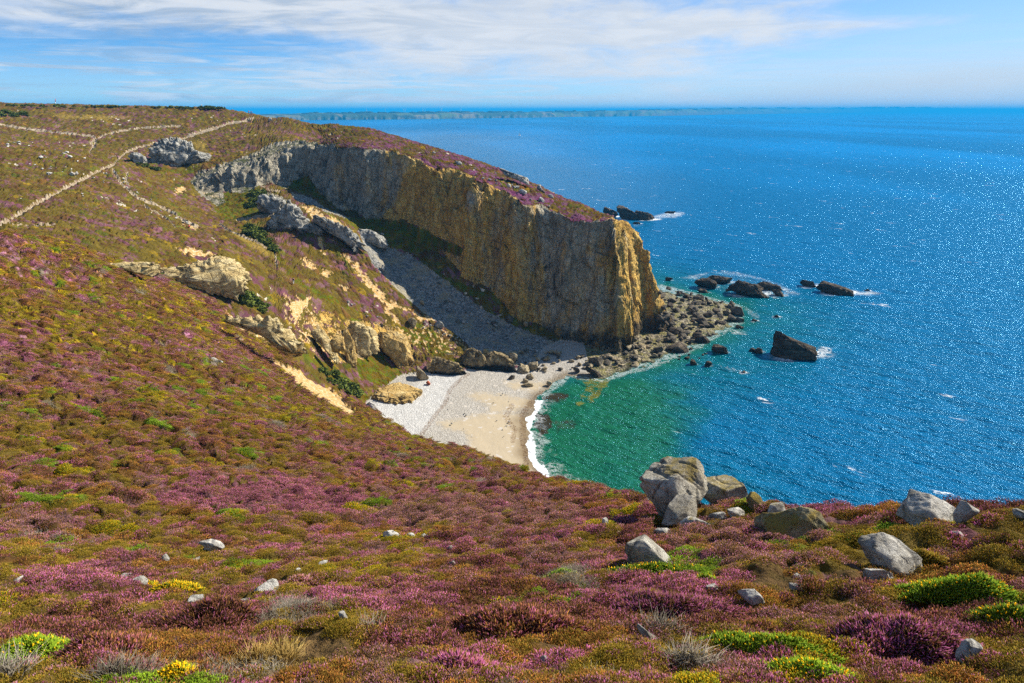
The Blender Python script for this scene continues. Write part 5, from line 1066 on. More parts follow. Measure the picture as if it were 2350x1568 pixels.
scatter(Z6([(200, 1330), (330, 1250), (500, 1290), (620, 1330), (560, 1400), (420, 1440), (300, 1500), (60, 1500), (0, 1420), (100, 1380)]), 46, 0.9, 2.6, 2, 'yellowish boulder in the weedy rubble under the headland tip', 'weedy boulders under the headland', [M_TAN, M_BLD])
scatter(Z5([(1200, 440), (1420, 430), (1700, 430), (1900, 470), (2160, 460), (2300, 480), (2300, 560), (2050, 560), (1800, 600), (1700, 600), (1500, 600), (1300, 560), (1230, 520)]), 62, 0.9, 2.7, 3, 'brown boulder in the bank between beach and cliff', 'boulders of the bank between beach and cliff', [M_TAN, M_TAN, M_BLD])
scatter([(1000, 640), (1110, 715), (1180, 752), (1280, 800), (1200, 815), (1120, 790), (1030, 730), (960, 670)], 34, 0.6, 2.2, 4, 'grey fallen block on the shaded scree', 'blocks on the scree', [M_CRAG, M_BLD], 3.0)
scatter(Z6([(880, 1150), (1010, 1180), (1020, 1290), (900, 1420), (700, 1460), (560, 1440), (760, 1330), (900, 1270)]), 14, 0.8, 1.7, 5, 'small dark rock awash beside the spit', 'rocks awash beside the spit', [M_DARK])
rsw = np.random.RandomState(77)
for poly, n, lab, grp, s0, s1 in ((Z1([(100, 420), (500, 520), (700, 530), (760, 620), (520, 700), (200, 660), (40, 480)]), 26, 'white stone showing in the heath of the upper left moor', 'white stones on the upper moor', .5, 1.6), (Z1([(350, 680), (600, 640), (700, 750), (900, 700), (820, 1000), (500, 900)]), 14, 'white stone lying in the heath beside the path', 'white stones by the path', .4, 1.1),
                              (Z4([(1200, 420), (1400, 560), (1900, 600), (2200, 760), (2000, 700), (1600, 560)]), 22, 'pale stone on the lower sunlit spur', 'stones on the spur', .4, 1.2), (Z1([(1000, 730), (1300, 960), (1650, 1170), (1560, 1150), (1200, 960), (1010, 800)]), 18, 'pale stone along the broken path', 'stones along the broken path', .4, 1.0),
                              (Z3([(200, 90), (700, 240), (1200, 480), (1500, 650), (1200, 600), (600, 320)]), 16, 'grey stone in the heather of the headland top', 'stones on the headland top', .5, 1.5), (Z5([(600, 800), (1000, 720), (1300, 780), (1200, 1200), (800, 1250)]), 24, 'pebble sized stone scattered on the sand', 'stones scattered on the sand', .25, .6)):
    scatter(poly, n, s0, s1, int(rsw.randint(1000)), lab, grp, [M_WHITE if 'white' in lab else M_CRAG], 2.0, name='stone')

# ------------------------------------------------------------------ the sea, one sheet out to the horizon
def build_sea():
    na, nr = 1000, 900
    az = np.radians(np.linspace(-62, 62, na))
    dep = np.concatenate([np.linspace(math.radians(36), math.radians(0.5), nr - 120), np.geomspace(math.radians(0.49), math.radians(0.1), 120)])
    r = CAMZ / np.tan(dep); r[-1] = 42000.0
    a, rr = np.meshgrid(az, r, indexing='ij'); x = (rr * np.sin(a)).ravel(); y = (rr * np.cos(a)).ravel(); rf = rr.ravel()
    # swell and chop: crests run from far left to near right
    ca, sa_ = math.cos(math.radians(-32)), math.sin(math.radians(-32))
    p = x * ca + y * sa_; q = -x * sa_ + y * ca
    fade = sst(rf, 900, 250)
    z = fade * (0.38 * pn2(p / 24, q / 7.5) + 0.30 * fbm2(p / 7 + 5, q / 2.6, 3, 0.6)) + sst(rf, 420, 150) * 0.13 * (1 - 2.2 * np.abs(pn2(p / 2.6 + 60, q / 1.25)))
    dW = -np.where(rf < 900, cg('sW', np.arctan2(x, y), np.minimum(rf, 940)), -300.0)
    z = z * sst(dW, 0.0, 12.0).clip(0.15, 1)
    V = np.stack([x, y, z], 1)
    idx = np.arange(na * nr).reshape(na, nr)
    F = np.stack([idx[:-1, :-1], idx[1:, :-1], idx[1:, 1:], idx[:-1, 1:]], -1).reshape(-1, 4)
    me = new_mesh('sea', V, F)
    u, v = project(V)
    foam = np.zeros(len(x), np.float32); near = np.nonzero((rf < 800))[0]
    xn, yn = x[near], y[near]
    f = np.zeros(len(near))
    dn = dW[near]; inner = (yn < 160) & (xn > -60)
    wv = 0.8 * pn2(xn / 4, yn / 4) + 0.5 * pn2(xn / 1.7, yn / 1.7)
    f = np.maximum(f, inner * sst(dn + wv, 1.9, 0.6) * 0.95 * (dn > -4))
    f = np.maximum(f, inner * 0.5 * sst(dn + 2.5 * wv, 9.0, 2.0))
    f = np.maximum(f, (~inner) * 0.5 * sst(dn + wv, 5.0, 0.5))
    for (fx, fy, fr, fs) in FOAMR:
        s = np.nonzero((np.abs(xn - fx) < 2.6 * fr) & (np.abs(yn - fy) < 2.6 * fr))[0]
        f[s] = np.maximum(f[s], fs * np.exp(-((xn[s] - fx) ** 2 + (yn[s] - fy) ** 2) / fr ** 2))
    for pl, st in FOAMP:
        s = sd_poly(u[near] + 4 * wv, v[near] + 2 * wv, pl)
        f = np.maximum(f, 0.82 * st * sst(s, -9, 9))
    foam[near] = f
    set_attr(me, 'foam', foam)
    shal = np.exp(-np.maximum(dW, 0) / 26.0)
    s0 = np.clip(sd_poly(u + 38 * pn2(x / 16, y / 16) + 20 * pn2(x / 6, y / 6), v + 24 * pn2(x / 16 + 5, y / 16), [(1215, 900), (1330, 850), (1470, 845), (1560, 870), (1590, 960), (1560, 1060), (1520, 1140), (1500, 1240), (1200, 1200), (1180, 1000)]) / 95, -1.2, 1)
    shal = np.where(rf < 400, np.maximum(shal * 0.8, sst(s0, -1.2, 0.9)), shal)
    set_attr(me, 'shallow', shal)
    sl_ = sst(np.degrees(np.arctan2(x, y)) + 5 * pn2(x / 900, y / 1500) - 3.5 * sst(rf, 1500, 500), 13.0, -4.0) * sst(rf, 260, 600) * (1 - 0.75 * sst(rf, 1900, 3200))  # paler sky reflection painted into the left-hand middle distance
    set_attr(me, 'pale_sheen', sl_)
    weed = np.zeros(len(x), np.float32); yel = np.zeros(len(x), np.float32)
    un = u[near] + 10 * pn2(xn / 3, yn / 3); vn = v[near] + 6 * pn2(xn / 3 + 8, yn / 3)
    w_ = np.zeros(len(near)); y_ = np.zeros(len(near))
    for pl, st in WEED: w_ = np.maximum(w_, st * sst(sd_poly(un, vn, pl), -9, 9))
    for pl, st in YEL: y_ = np.maximum(y_, st * sst(sd_poly(un, vn, pl), -9, 7))
    weed[near] = w_; yel[near] = y_
    set_attr(me, 'weed', weed); set_attr(me, 'reef', yel)
    m = bpy.data.materials.new('sea water'); m.use_nodes = True
    t = NT(m.node_tree); b = t.n['Principled BSDF']
    pos = t.add('ShaderNodeNewGeometry').outputs['Position']
    rot = t.add('ShaderNodeVectorRotate', rotation_type='Z_AXIS'); t.put(rot.inputs['Vector'], pos); rot.inputs['Angle'].default_value = math.radians(32)
    wp = t.scalev(rot.outputs[0], (0.4, 1.0, 1.0))
    big = t.noise(t.scalev(pos, (1, 0.35, 1)), 0.0016, 4, 0.55)
    sh = t.attr('shallow')
    deepc = t.mix(t.ss(big, 0.4, 0.6), SEA_A, SEA_B)
    c = t.mix(t.ss(sh, 0.04, 0.5), deepc, SEA_T)
    c = t.mix(t.ss(t.math('ADD', sh, t.math('MULTIPLY', t.math('SUBTRACT', t.noise(pos, 0.07, 4, 0.6), 0.5), 0.5)), 0.45, 0.95), c, SEA_G)
    mot = t.noise(pos, 0.12, 5, 0.6)
    c = t.mix(t.math('MULTIPLY', t.ss(mot, 0.45, 0.65), t.math('MULTIPLY', sh, 0.5)), c, (0.005, 0.10, 0.06))
    c = t.mix(t.ss(t.math('ADD', t.attr('weed'), t.math('SUBTRACT', t.noise(pos, 0.5, 5, 0.65), 0.5)), 0.35, 0.8, 0, 0.92), c, (0.045, 0.025, 0.008))
    c = t.mix(t.ss(t.math('ADD', t.attr('reef'), t.math('MULTIPLY', t.math('SUBTRACT', t.noise(pos, 0.35, 4, 0.6), 0.5), 2.2)), 0.55, 0.85, 0, 0.8), c, (0.17, 0.15, 0.01))
    fo = t.attr('foam')
    fn = t.noise(t.vmath('ADD', pos, t.scalev(t.noise(pos, 0.35, 3, 0.5, col=True), (2.5, 2.5, 0))), 0.55, 8, 0.7, 0.5)
    lace = t.math('SUBTRACT', 1.0, t.math('MULTIPLY', t.math('ABSOLUTE', t.math('SUBTRACT', fn, 0.5)), 3.2))
    fm = t.ss(t.math('ADD', t.math('MULTIPLY', fo, 1.15), t.math('MULTIPLY', t.math('SUBTRACT', t.math('MULTIPLY', lace, fn), 0.5), 1.5)), 0.36, 0.80)
    fm = t.math('MULTIPLY', fm, t.ss(fo, 0.05, 0.22))
    # a few whitecaps out at sea, also standing in for sun glints as white colour
    wc_glint = t.math('MULTIPLY', t.ss(t.noise(wp, 0.11, 3, 0.5), 0.67, 0.72), t.ss(t.noise(wp, 0.9, 3, 0.6), 0.5, 0.6))
    fm = t.math('MAXIMUM', fm, t.math('MULTIPLY', wc_glint, 0.8))
    c = t.mix(fm, c, (0.82, 0.85, 0.86))
    pale_sheen = t.attr('pale_sheen')
    h = t.math('ADD', t.math('MULTIPLY', t.noise(wp, 0.24, 3, 0.5), 1.5), t.math('ADD', t.math('MULTIPLY', t.noise(wp, 1.05, 4, 0.62), 0.6), t.math('MULTIPLY', t.noise(pos, 2.6, 3, 0.6), 0.26)))
    nb = bump(t, b, t.math('ADD', h, t.math('MULTIPLY', fm, 0.15)), 1.0, SEA_BUMP)
    # water body (scattered light) under a wind-roughened surface seen as through a polarising filter
    df = t.add('ShaderNodeBsdfDiffuse'); t.put(df.inputs[0], c); t.put(df.inputs['Normal'], nb)
    gl = t.add('ShaderNodeBsdfGlossy'); t.put(gl.inputs['Color'], t.mix(pale_sheen, (0.26, 0.64, 1.0), (0.80, 0.92, 1.0))); gl.inputs['Roughness'].default_value = 0.18; t.put(gl.inputs['Normal'], nb)  # gloss tint pales where the cloud reflection is painted in
    fr = t.add('ShaderNodeFresnel'); fr.inputs['IOR'].default_value = 1.333; t.put(fr.inputs['Normal'], nb)
    fac = t.math('MULTIPLY', t.math('MULTIPLY', fr.outputs[0], t.math('ADD', 0.8, t.math('MULTIPLY', pale_sheen, 0.2))), t.math('SUBTRACT', 1.0, fm), clamp=True)
    mx = t.add('ShaderNodeMixShader'); t.put(mx.inputs[0], fac); t.l.new(df.outputs[0], mx.inputs[1]); t.l.new(gl.outputs[0], mx.inputs[2])
    t.l.new(mx.outputs[0], t.n['Material Output'].inputs[0])
    link('sea', me, m, kind='structure', label='blue sea with green shallows and white surf', cat='sea')
SEA_A = (0.0, 0.10, 0.225); SEA_B = (0.0, 0.165, 0.40); SEA_T = (0.001, 0.10, 0.14); SEA_G = (0.010, 0.115, 0.05); SEA_BUMP = 1.25
FOAMP = [(Z6([(640, 750), (830, 700), (1130, 690), (1350, 740), (1520, 800), (1690, 880), (1680, 915), (1540, 915), (1480, 830), (1300, 780), (1130, 750), (930, 730), (800, 790), (660, 770)]), 0.6), (Z6([(760, 720), (1200, 690), (1700, 880), (1680, 930), (1300, 930), (1000, 890), (780, 830)]), 0.47), (Z6([(480, 860), (800, 860), (1150, 950), (1280, 1100), (1180, 1240), (1000, 1330), (760, 1460), (400, 1560), (0, 1560), (300, 1480), (900, 1290), (1100, 1100)]), 0.4),
         (Z6([(1050, 710), (1180, 700), (1330, 760), (1200, 790), (1080, 760)]), 0.5), (Z6([(2100, 870), (2250, 850), (2420, 890), (2300, 915), (2000, 910)]), 0.72), (Z6([(1660, 790), (1830, 790), (1870, 830), (1760, 840)]), 0.7),
         (Z6([(1700, 1380), (1860, 1320), (1960, 1330), (1940, 1400), (1800, 1450), (1600, 1450)]), 0.74), (Z6([(420, 230), (550, 195), (720, 190), (730, 230), (640, 270), (420, 275)]), 0.66),
         (Z6([(280, 300), (440, 305), (420, 320), (300, 345), (250, 340)]), 0.6), (Z6([(970, 1470), (1060, 1480), (1250, 1540), (1240, 1580), (1080, 1540), (980, 1500)]), 0.62),
         (Z6([(1200, 970), (1260, 1000), (1360, 1060), (1340, 1120), (1240, 1090), (1190, 1020)]), 0.55), (Z6([(1130, 1130), (1250, 1200), (1260, 1260), (1150, 1250), (1070, 1200)]), 0.5),
         (Z6([(200, 1530), (330, 1540), (330, 1570), (150, 1580)]), 0.6), (Z6([(1400, 1050), (1620, 1090), (1560, 1160), (1420, 1110)]), 0.42)]
WEED = [(Z5([(1500, 800), (1620, 770), (1720, 780), (1720, 820), (1620, 870), (1520, 850)]), 0.9), (Z5([(1450, 930), (1560, 960), (1590, 1030), (1560, 1120), (1480, 1150), (1440, 1060)]), 1.0),
        (Z5([(1580, 980), (1800, 1000), (1800, 1080), (1600, 1120)]), 0.55), (Z5([(1700, 820), (1830, 780), (1830, 940), (1700, 960)]), 0.35)]
YEL = [(Z5([(1700, 620), (1850, 610), (2050, 650), (2100, 720), (1990, 780), (1940, 850), (1830, 900), (1780, 870), (1850, 760), (1830, 690)]), 0.75)]
build_sea()

# ------------------------------------------------------------------ people, boats, turbines and other small things
def flat(name, col, rough=0.8):
    m, t, b, pos = newmat(name); n = t.noise(pos, 6.0, 3, 0.6)
    t.l.new(t.mix(t.ss(n, 0.3, 0.7), tuple(0.85 * q for q in col), tuple(min(1, 1.1 * q) for q in col)), b.inputs['Base Color']); b.inputs['Roughness'].default_value = rough
    return m
def tube(V, F, pts, rad, seg=8):
    """append a tapered tube through pts"""
    b0 = len(V); pts = [Vector(p) for p in pts]
    for i, p in enumerate(pts):
        d = (pts[min(i + 1, len(pts) - 1)] - pts[max(i - 1, 0)]).normalized(); a = d.cross(Vector((0.31, 0.9, 0.2))).normalized(); c = d.cross(a)
        for k in range(seg):
            th = 2 * math.pi * k / seg; V.append(p + (a * math.cos(th) + c * math.sin(th)) * rad[i])
    for i in range(len(pts) - 1):
        for k in range(seg):
            F.append((b0 + i * seg + k, b0 + i * seg + (k + 1) % seg, b0 + (i + 1) * seg + (k + 1) % seg, b0 + (i + 1) * seg + k))
    F.append(tuple(b0 + k for k in range(seg))[::-1]); F.append(tuple(b0 + (len(pts) - 1) * seg + k for k in range(seg)))
def pymesh(name, V, F, mat, parent=None, smooth=True):
    me = bpy.data.meshes.new(name); me.from_pydata([tuple(v) for v in V], [], F); me.update()
    for p in me.polygons: p.use_smooth = smooth
    return link(name, me, mat, parent)
SKIN = flat('skin', (0.5, 0.3, 0.22)); CL_MAT = {}
def cloth(c):
    if c not in CL_MAT: CL_MAT[c] = flat('cloth', c)
    return CL_MAT[c]
def skinned(name, J, E, mat, parent, sub=2):
    """one continuous surface grown round connected joints (x, y, z, radius)"""
    me = bpy.data.meshes.new(name); me.from_pydata([j[:3] for j in J], E, []); me.update()
    o = link(name, me, mat, parent)
    o.modifiers.new('skin', 'SKIN'); o.modifiers['skin'].use_smooth_shade = True
    for i, j in enumerate(J):
        me.skin_vertices[0].data[i].radius = (j[3], j[3]); me.skin_vertices[0].data[i].use_root = i == 0
    s = o.modifiers.new('sub', 'SUBSURF'); s.levels = sub; s.render_levels = sub
    return o
def person(loc, face, pose, top, legs, hair, label, pack=None, group='walkers on the moor'):
    r = link('person', None, label=label, cat='person', group=group); r.location = loc; r.rotation_euler = (0, 0, face)
    st = 0.16 if pose == 'walk' else 0.03
    if pose == 'sit':
        leg = lambda s: [(s * .09, 0.0, .28, .085), (s * .13, .38, .46, .07), (s * .13, .45, .05, .05), (s * .13, .58, .03, .04)]
        z0 = -0.62
    else:
        leg = lambda s: [(s * .09, 0.0, .90, .085), (s * .10, s * st * .6 + .03, .48, .06), (s * .10, s * st * 1.3, .07, .042), (s * .11, s * st * 1.3 + .16, .035, .035)]
        z0 = 0.0
    J = [(0, 0, .96 + z0, .125), (0, .01, 1.18 + z0, .13), (0, 0, 1.40 + z0, .12), (0, .01, 1.50 + z0, .05), (0, .03, 1.60 + z0, .085), (0, .035, 1.70 + z0, .08)]
    E = [(0, 1), (1, 2), (2, 3), (3, 4), (4, 5)]
    for s in (-1, 1):
        b = len(J); J += [(s * .19, 0, 1.40 + z0, .055), (s * .24, -s * st * .6, 1.14 + z0, .042), (s * .25, -s * st * .8 + .12, .92 + z0, .033), (s * .25, -s * st * .8 + .16, .84 + z0, .03)]; E += [(2, b), (b, b + 1), (b + 1, b + 2), (b + 2, b + 3)]
        b = len(J); J += leg(s); E += [(0, b), (b, b + 1), (b + 1, b + 2), (b + 2, b + 3)]
    skinned('body', J, E, SKIN, r, 1)
    q = 1.22
    Jt = [(a, b_, c, d * q) for a, b_, c, d in J[:3]]; Et = [(0, 1), (1, 2)]
    for s in (-1, 1):
        b = len(Jt); k0 = 6 if s < 0 else 14
        Jt += [(a, b_, c, d * 1.3) for a, b_, c, d in J[k0:k0 + 3]]; Et += [(2, b), (b, b + 1), (b + 1, b + 2)]
    skinned('jacket', Jt, Et, cloth(top), r, 1)
    Jl = [(0, 0, .93 + z0, .14)]; El = []
    for s in (-1, 1):
        b = len(Jl); k0 = 10 if s < 0 else 18
        Jl += [(a, b_, c, d * 1.25) for a, b_, c, d in J[k0:k0 + 3]]; El += [(0, b), (b, b + 1), (b + 1, b + 2)]
    skinned('trousers', Jl, El, cloth(legs), r, 1)
    X, F_ = ICO[2]; hv = X * np.array([.098, .108, .105]) + np.array([0, .015, 1.69 + z0]); hv[:, 1] -= 0.02 * (hv[:, 2] < 1.66 + z0)
    link('hair', new_mesh('hair', hv, F_), cloth(hair), r)
    if pack:
        X, F_ = ICO[3]; b = np.sign(X) * np.abs(X) ** 0.5 * np.array([.16, .10, .24]) + np.array([0, -.22, 1.24 + z0]); link('rucksack', new_mesh('rucksack', b, F_), cloth(pack), r)
    return r
def on_land(u, v): h = hit2(u, v); return (h.x, h.y, h.z + 0.05)
def pz(f, x, y): return f([(x, y)])[0]
RED, PINK, BLUE, NAVY, BLK, WHT, BRN = (0.5, 0.02, 0.03), (0.7, 0.22, 0.32), (0.08, 0.15, 0.4), (0.02, 0.03, 0.08), (0.015, 0.015, 0.018), (0.75, 0.75, 0.75), (0.05, 0.03, 0.015)
person(on_land(*pz(Z1, 1568, 412)), 2.4, 'walk', RED, NAVY, BRN, 'walker in red top on the pale path, left of two', BLUE)
person(on_land(*pz(Z1, 1583, 414)), 2.2, 'walk', WHT, BLUE, BRN, 'walker in white and blue on the pale path, right of two')
person(on_land(*pz(Z1, 990, 612)), 1.9, 'walk', NAVY, BLK, BLK, 'walker in dark blue where the paths meet')
person(on_land(*pz(Z1, 960, 740)), 2.9, 'walk', WHT, BLK, BLK, 'walker in white with dark rucksack below the path junction', BLK)
person(on_land(*pz(Z1, 1585, 1180)), 1.2, 'sit', RED, BRN, BRN, 'person in red sitting at the end of the broken path', None)
person(on_land(*pz(Z2, 993, 1332)), 0.4, 'walk', PINK, WHT, BLK, 'person in pink halfway down the green slope to the beach', BLK)
for i, (x_, y_, c_, l_) in enumerate(((1688, 166, WHT, 'small figure in white on the skyline, leftmost'), (1857, 181, BLK, 'dark figure on the skyline, left of a spaced pair'), (1882, 184, NAVY, 'navy figure on the skyline, right of a spaced pair'),
                                      (2082, 219, RED, 'figure in red on the skyline slope, left of three'), (2096, 222, BLK, 'dark figure on the skyline slope, middle of three'), (2107, 225, RED, 'figure in red on the skyline slope, right of three'))):
    person(on_land(*pz(Z1, x_, y_ + 4)), 1.0 + i, 'walk' if i % 2 else 'stand', c_, BLK, BRN, l_)

# leaning red and white pole on the skyline
r = link('marker_pole', None, label='leaning red and white pole on the left skyline', cat='pole'); h = hit(*pz(Z1, 462, 156)); r.location = h
V, F_ = [], []; tube(V, F_, [(0, 0, -.3), (.45, 0, 1.9)], [.14, .13]); pymesh('lower_pole', V, F_, cloth(WHT), r)
V, F_ = [], []; tube(V, F_, [(.45, 0, 1.9), (.85, 0, 3.4)], [.15, .12]); pymesh('upper_pole', V, F_, cloth((0.6, 0.06, 0.05)), r)

# a yacht far out
q = at_z(*[(950 + 1964 / 1.7407) / 1.74298, (400 + 252 / 1.7407) / 1.74298], 0)
r = link('sailing_boat', None, label='tiny white sailing boat far out on the water', cat='boat'); r.location = q; r.rotation_euler = (0, 0, 0.6)
M_BOAT = flat('white hull', (0.8, 0.8, 0.8), 0.4); M_SAIL = flat('sailcloth', (0.85, 0.84, 0.8))
V = []; F_ = []
for i in range(9):
    t_ = i / 8 * 2 - 1; w_ = 1.5 * (1 - max(t_, 0) ** 2.2) * (1 - 0.35 * max(-t_, 0) ** 2)
    V += [(t_ * 4.6, -w_, 1.1 + .25 * max(t_, 0)), (t_ * 4.5, -w_ * .6, .1), (t_ * 4.3, 0, -.4), (t_ * 4.5, w_ * .6, .1), (t_ * 4.6, w_, 1.1 + .25 * max(t_, 0))]
for i in range(8):
    for k in range(4): F_.append((i * 5 + k, i * 5 + k + 1, i * 5 + 6 + k, i * 5 + 5 + k))
    F_.append((i * 5, i * 5 + 5, i * 5 + 9, i * 5 + 4))
F_.append((0, 4, 3, 2, 1)); pymesh('hull', V, F_, M_BOAT, r, False)
V, F_ = [], []; tube(V, F_, [(.6, 0, 1), (.6, 0, 12.5)], [.08, .05]); pymesh('mast', V, F_, M_BOAT, r)
def sail(nm, a, b_, c, bel):
    V, F_ = [], []; n = 8
    for s_ in (-.02, .02):
        for i in range(n + 1):
            for j in range(n + 1):
                u_, v_ = i / n, j / n; p = Vector(a) * (1 - v_) * (1 - u_) + Vector(b_) * u_ * (1 - v_) + Vector(c) * v_; p.y += bel * math.sin(math.pi * u_) * (1 - v_) + s_; V.append(p)
    m_ = (n + 1) ** 2
    for o_ in (0, m_):
        for i in range(n):
            for j in range(n): F_.append((o_ + i * (n + 1) + j, o_ + (i + 1) * (n + 1) + j, o_ + (i + 1) * (n + 1) + j + 1, o_ + i * (n + 1) + j + 1))
    pymesh(nm, V, F_, M_SAIL, r)
sail('mainsail', (.4, 0, 2.1), (-4.0, .5, 2.2), (.5, 0, 12.3), .5); sail('jib', (4.3, 0, 1.5), (.9, .4, 1.6), (.8, 0, 11), .5)

# ------------------------------------------------------------------ far coast across the bay, with woods, a lighthouse and wind turbines
ZH = lambda x, y: ((950 + x / 1.7407) / 1.74298, (400 + y / 1.7407) / 1.74298)
ZR = lambda x, y: ((2300 + x / 1.3085) / 1.74298, (350 + y / 1.3085) / 1.74298)
COAST = [ZH(-250, 150), ZH(100, 146), ZH(550, 140), ZH(1000, 137), ZH(1500, 131), ZH(2000, 124), ZR(0, 154), ZR(400, 150), ZR(800, 142), ZR(1200, 136), ZR(1600, 130), ZR(2000, 125.5), ZR(2170, 123.5)]
CTOP = [ZH(-250, 112)[1], ZH(100, 102)[1], ZH(550, 92)[1], ZH(1000, 90)[1], ZH(1500, 86)[1], ZH(2000, 84)[1], ZR(0, 126)[1], ZR(400, 118)[1], ZR(800, 109)[1], ZR(1200, 110)[1], ZR(1600, 106)[1], ZR(2000, 107)[1], ZR(2170, 120)[1]]
def far_coast():
    n, m_ = 900, 30
    us = np.linspace(COAST[0][0], COAST[-1][0], n); vb = np.interp(us, [p[0] for p in COAST], [p[1] for p in COAST]); vt = np.interp(us, [p[0] for p in COAST], CTOP)
    V = np.zeros((n, m_, 3))
    for i in range(n):
        b_ = at_z(us[i], vb[i], 0.0); R = math.hypot(b_[0], b_[1])
        tp = at_r(us[i], vt[i], R * 1.06); H = tp[2]; d = np.array(b_[:2]) / R
        for j in range(m_):
            s_ = j / (m_ - 1)
            k = (0, 0.012, 0.02)[0] + 0.0
            rr = R * (1 + 0.20 * s_ ** 1.3); hh = H * (0.62 * min(s_ * 9, 1) ** 0.7 + 0.38 * min(s_ / 0.35, 1)) * (1 if s_ < .6 else 1 - (s_ - .6) * 1.2)
            V[i, j] = (d[0] * rr, d[1] * rr, hh)
    X, Y = V[..., 0], V[..., 1]; sc = np.hypot(X, Y)
    nn = fbm2(X / 260, Y / 260, 4); sidx = np.linspace(0, 1, m_)[None]
    V[..., 2] += 0.10 * V[..., 2] * nn * (sidx > 0.02); mv = sc * 0.010 * fbm2(np.arctan2(X, Y) * 90, sidx * 3 + 0 * X, 3) * sst(sidx, 0.5, 0.0)
    V[..., 0] += mv * X / sc; V[..., 1] += mv * Y / sc
    V[:, 0, 2] = -2
    idx = np.arange(n * m_).reshape(n, m_); F_ = np.stack([idx[:-1, :-1], idx[1:, :-1], idx[1:, 1:], idx[:-1, 1:]], -1).reshape(-1, 4)
    m, t, b, pos = newmat('far coast')
    g = t.noise(pos, 0.006, 4, 0.55); cells = t.add('ShaderNodeSeparateColor'); t.put(cells.inputs[0], t.voro(t.scalev(pos, (1, 0.6, 1)), 0.0045, 'F1', 1))
    c = t.ramp(cells.outputs[0], [(0.2, (0.035, 0.06, 0.02)), (0.5, (0.07, 0.11, 0.03)), (0.75, (0.10, 0.13, 0.045)), (0.93, (0.16, 0.14, 0.07))])
    c = t.mix(t.ss(g, 0.5, 0.62), c, (0.02, 0.035, 0.012))
    ge = t.add('ShaderNodeNewGeometry'); s2 = t.add('ShaderNodeSeparateXYZ'); t.put(s2.inputs[0], ge.outputs['Normal'])
    c = t.mix(t.ss(s2.outputs[2], 0.72, 0.5), c, t.ramp(t.noise(pos, 0.03, 4, 0.6), [(0.35, (0.05, 0.055, 0.04)), (0.65, (0.13, 0.12, 0.09))]))
    t.l.new(c, b.inputs['Base Color'])
    link('far_coast', new_mesh('far_coast', V.reshape(-1, 3), F_), m, kind='structure', label='hazy blue coast with cliffs and fields across the bay', cat='coast')
    return us, vb, V
us_, vb_, VC = far_coast()
def coast_point(u, s_):
    i = int(np.clip(np.interp(u, us_, np.arange(len(us_))), 0, len(us_) - 1)); return Vector(VC[i, int(s_ * 29)])
M_FT = flat('far wood', (0.035, 0.055, 0.02)); M_FW = flat('white tower', (0.75, 0.75, 0.73))
rsf = np.random.RandomState(5)
def wood(u, w_, hh, s_=0.36):
    p = coast_point(u, s_); R = math.hypot(p.x, p.y); px = R / FD; X, F_ = ICO[4]
    d = X * (1 + 0.28 * fbm3(X[:, 0] * 3 + u, X[:, 1] * 3, X[:, 2] * 3, 4))[:, None] * np.array([w_ * px, w_ * px * .6, hh * px])
    a = math.atan2(p.x, p.y); d = np.stack([d[:, 0] * math.cos(a) + d[:, 1] * math.sin(a), -d[:, 0] * math.sin(a) + d[:, 1] * math.cos(a), d[:, 2]], 1)
    V_ = d + np.array(p); return V_, F_
Vs, Fs, b0 = [], [], 0
for x_ in [500, 560, 640, 680, 770, 860, 915, 1000, 1090, 1135, 1210, 1290, 1330, 1400, 1470, 1520, 1590, 1690, 1760, 1800, 1880, 1960, 2080, 2160, 2240, 2330]:
    for k in range(3):
        u = ZH(x_ + rsf.uniform(-22, 22), 0)[0]; V_, F_ = wood(u, rsf.uniform(4, 11), rsf.uniform(1.2, 2.9)); Vs.append(V_); Fs.append(F_ + b0); b0 += len(V_)
for x_ in [60, 140, 230, 340, 420, 520, 610, 700, 800, 890, 960, 1080, 1230, 1400, 1480, 1560, 1660, 1740, 1820]:
    for k in range(2):
        u = ZR(x_ + rsf.uniform(-25, 25), 0)[0]; V_, F_ = wood(u, rsf.uniform(5, 14), rsf.uniform(1.0, 2.0)); Vs.append(V_); Fs.append(F_ + b0); b0 += len(V_)
link('woods', new_mesh('woods', np.concatenate(Vs), np.concatenate(Fs)), M_FT, kind='stuff', label='dark far off woods along the top of the hazy coast', cat='woods')
def turbine(u, pxh, label):
    p = coast_point(u, 0.45); R = math.hypot(p.x, p.y); H = pxh * R / FD * 1.05; r = link('wind_turbine', None, label=label, cat='wind turbine', group='wind turbines on the far coast'); r.location = p; r.rotation_euler = (0, 0, -math.atan2(p.x, p.y) + rsf.uniform(-.6, .6))
    V, F_ = [], []; tube(V, F_, [(0, 0, -.15 * H), (0, 0, H * .68)], [H * .022, H * .013]); pymesh('tower', V, F_, M_FW, r)
    V, F_ = [], []; tube(V, F_, [(0, -.05 * H, H * .68), (0, .05 * H, H * .68)], [H * .016, H * .018]); na = pymesh('nacelle', V, F_, M_FW, r)
    a0 = rsf.uniform(0, 2)
    for k in range(3):
        a = a0 + k * 2.0944; V, F_ = [], []; c = (0, -.06 * H, H * .68); tube(V, F_, [c, (math.sin(a) * H * .1, -.06 * H, H * .68 + math.cos(a) * H * .1), (math.sin(a) * H * .34, -.06 * H, H * .68 + math.cos(a) * H * .34)], [H * .008, H * .014, H * .003], 6); pymesh('blade', V, F_, M_FW, r)
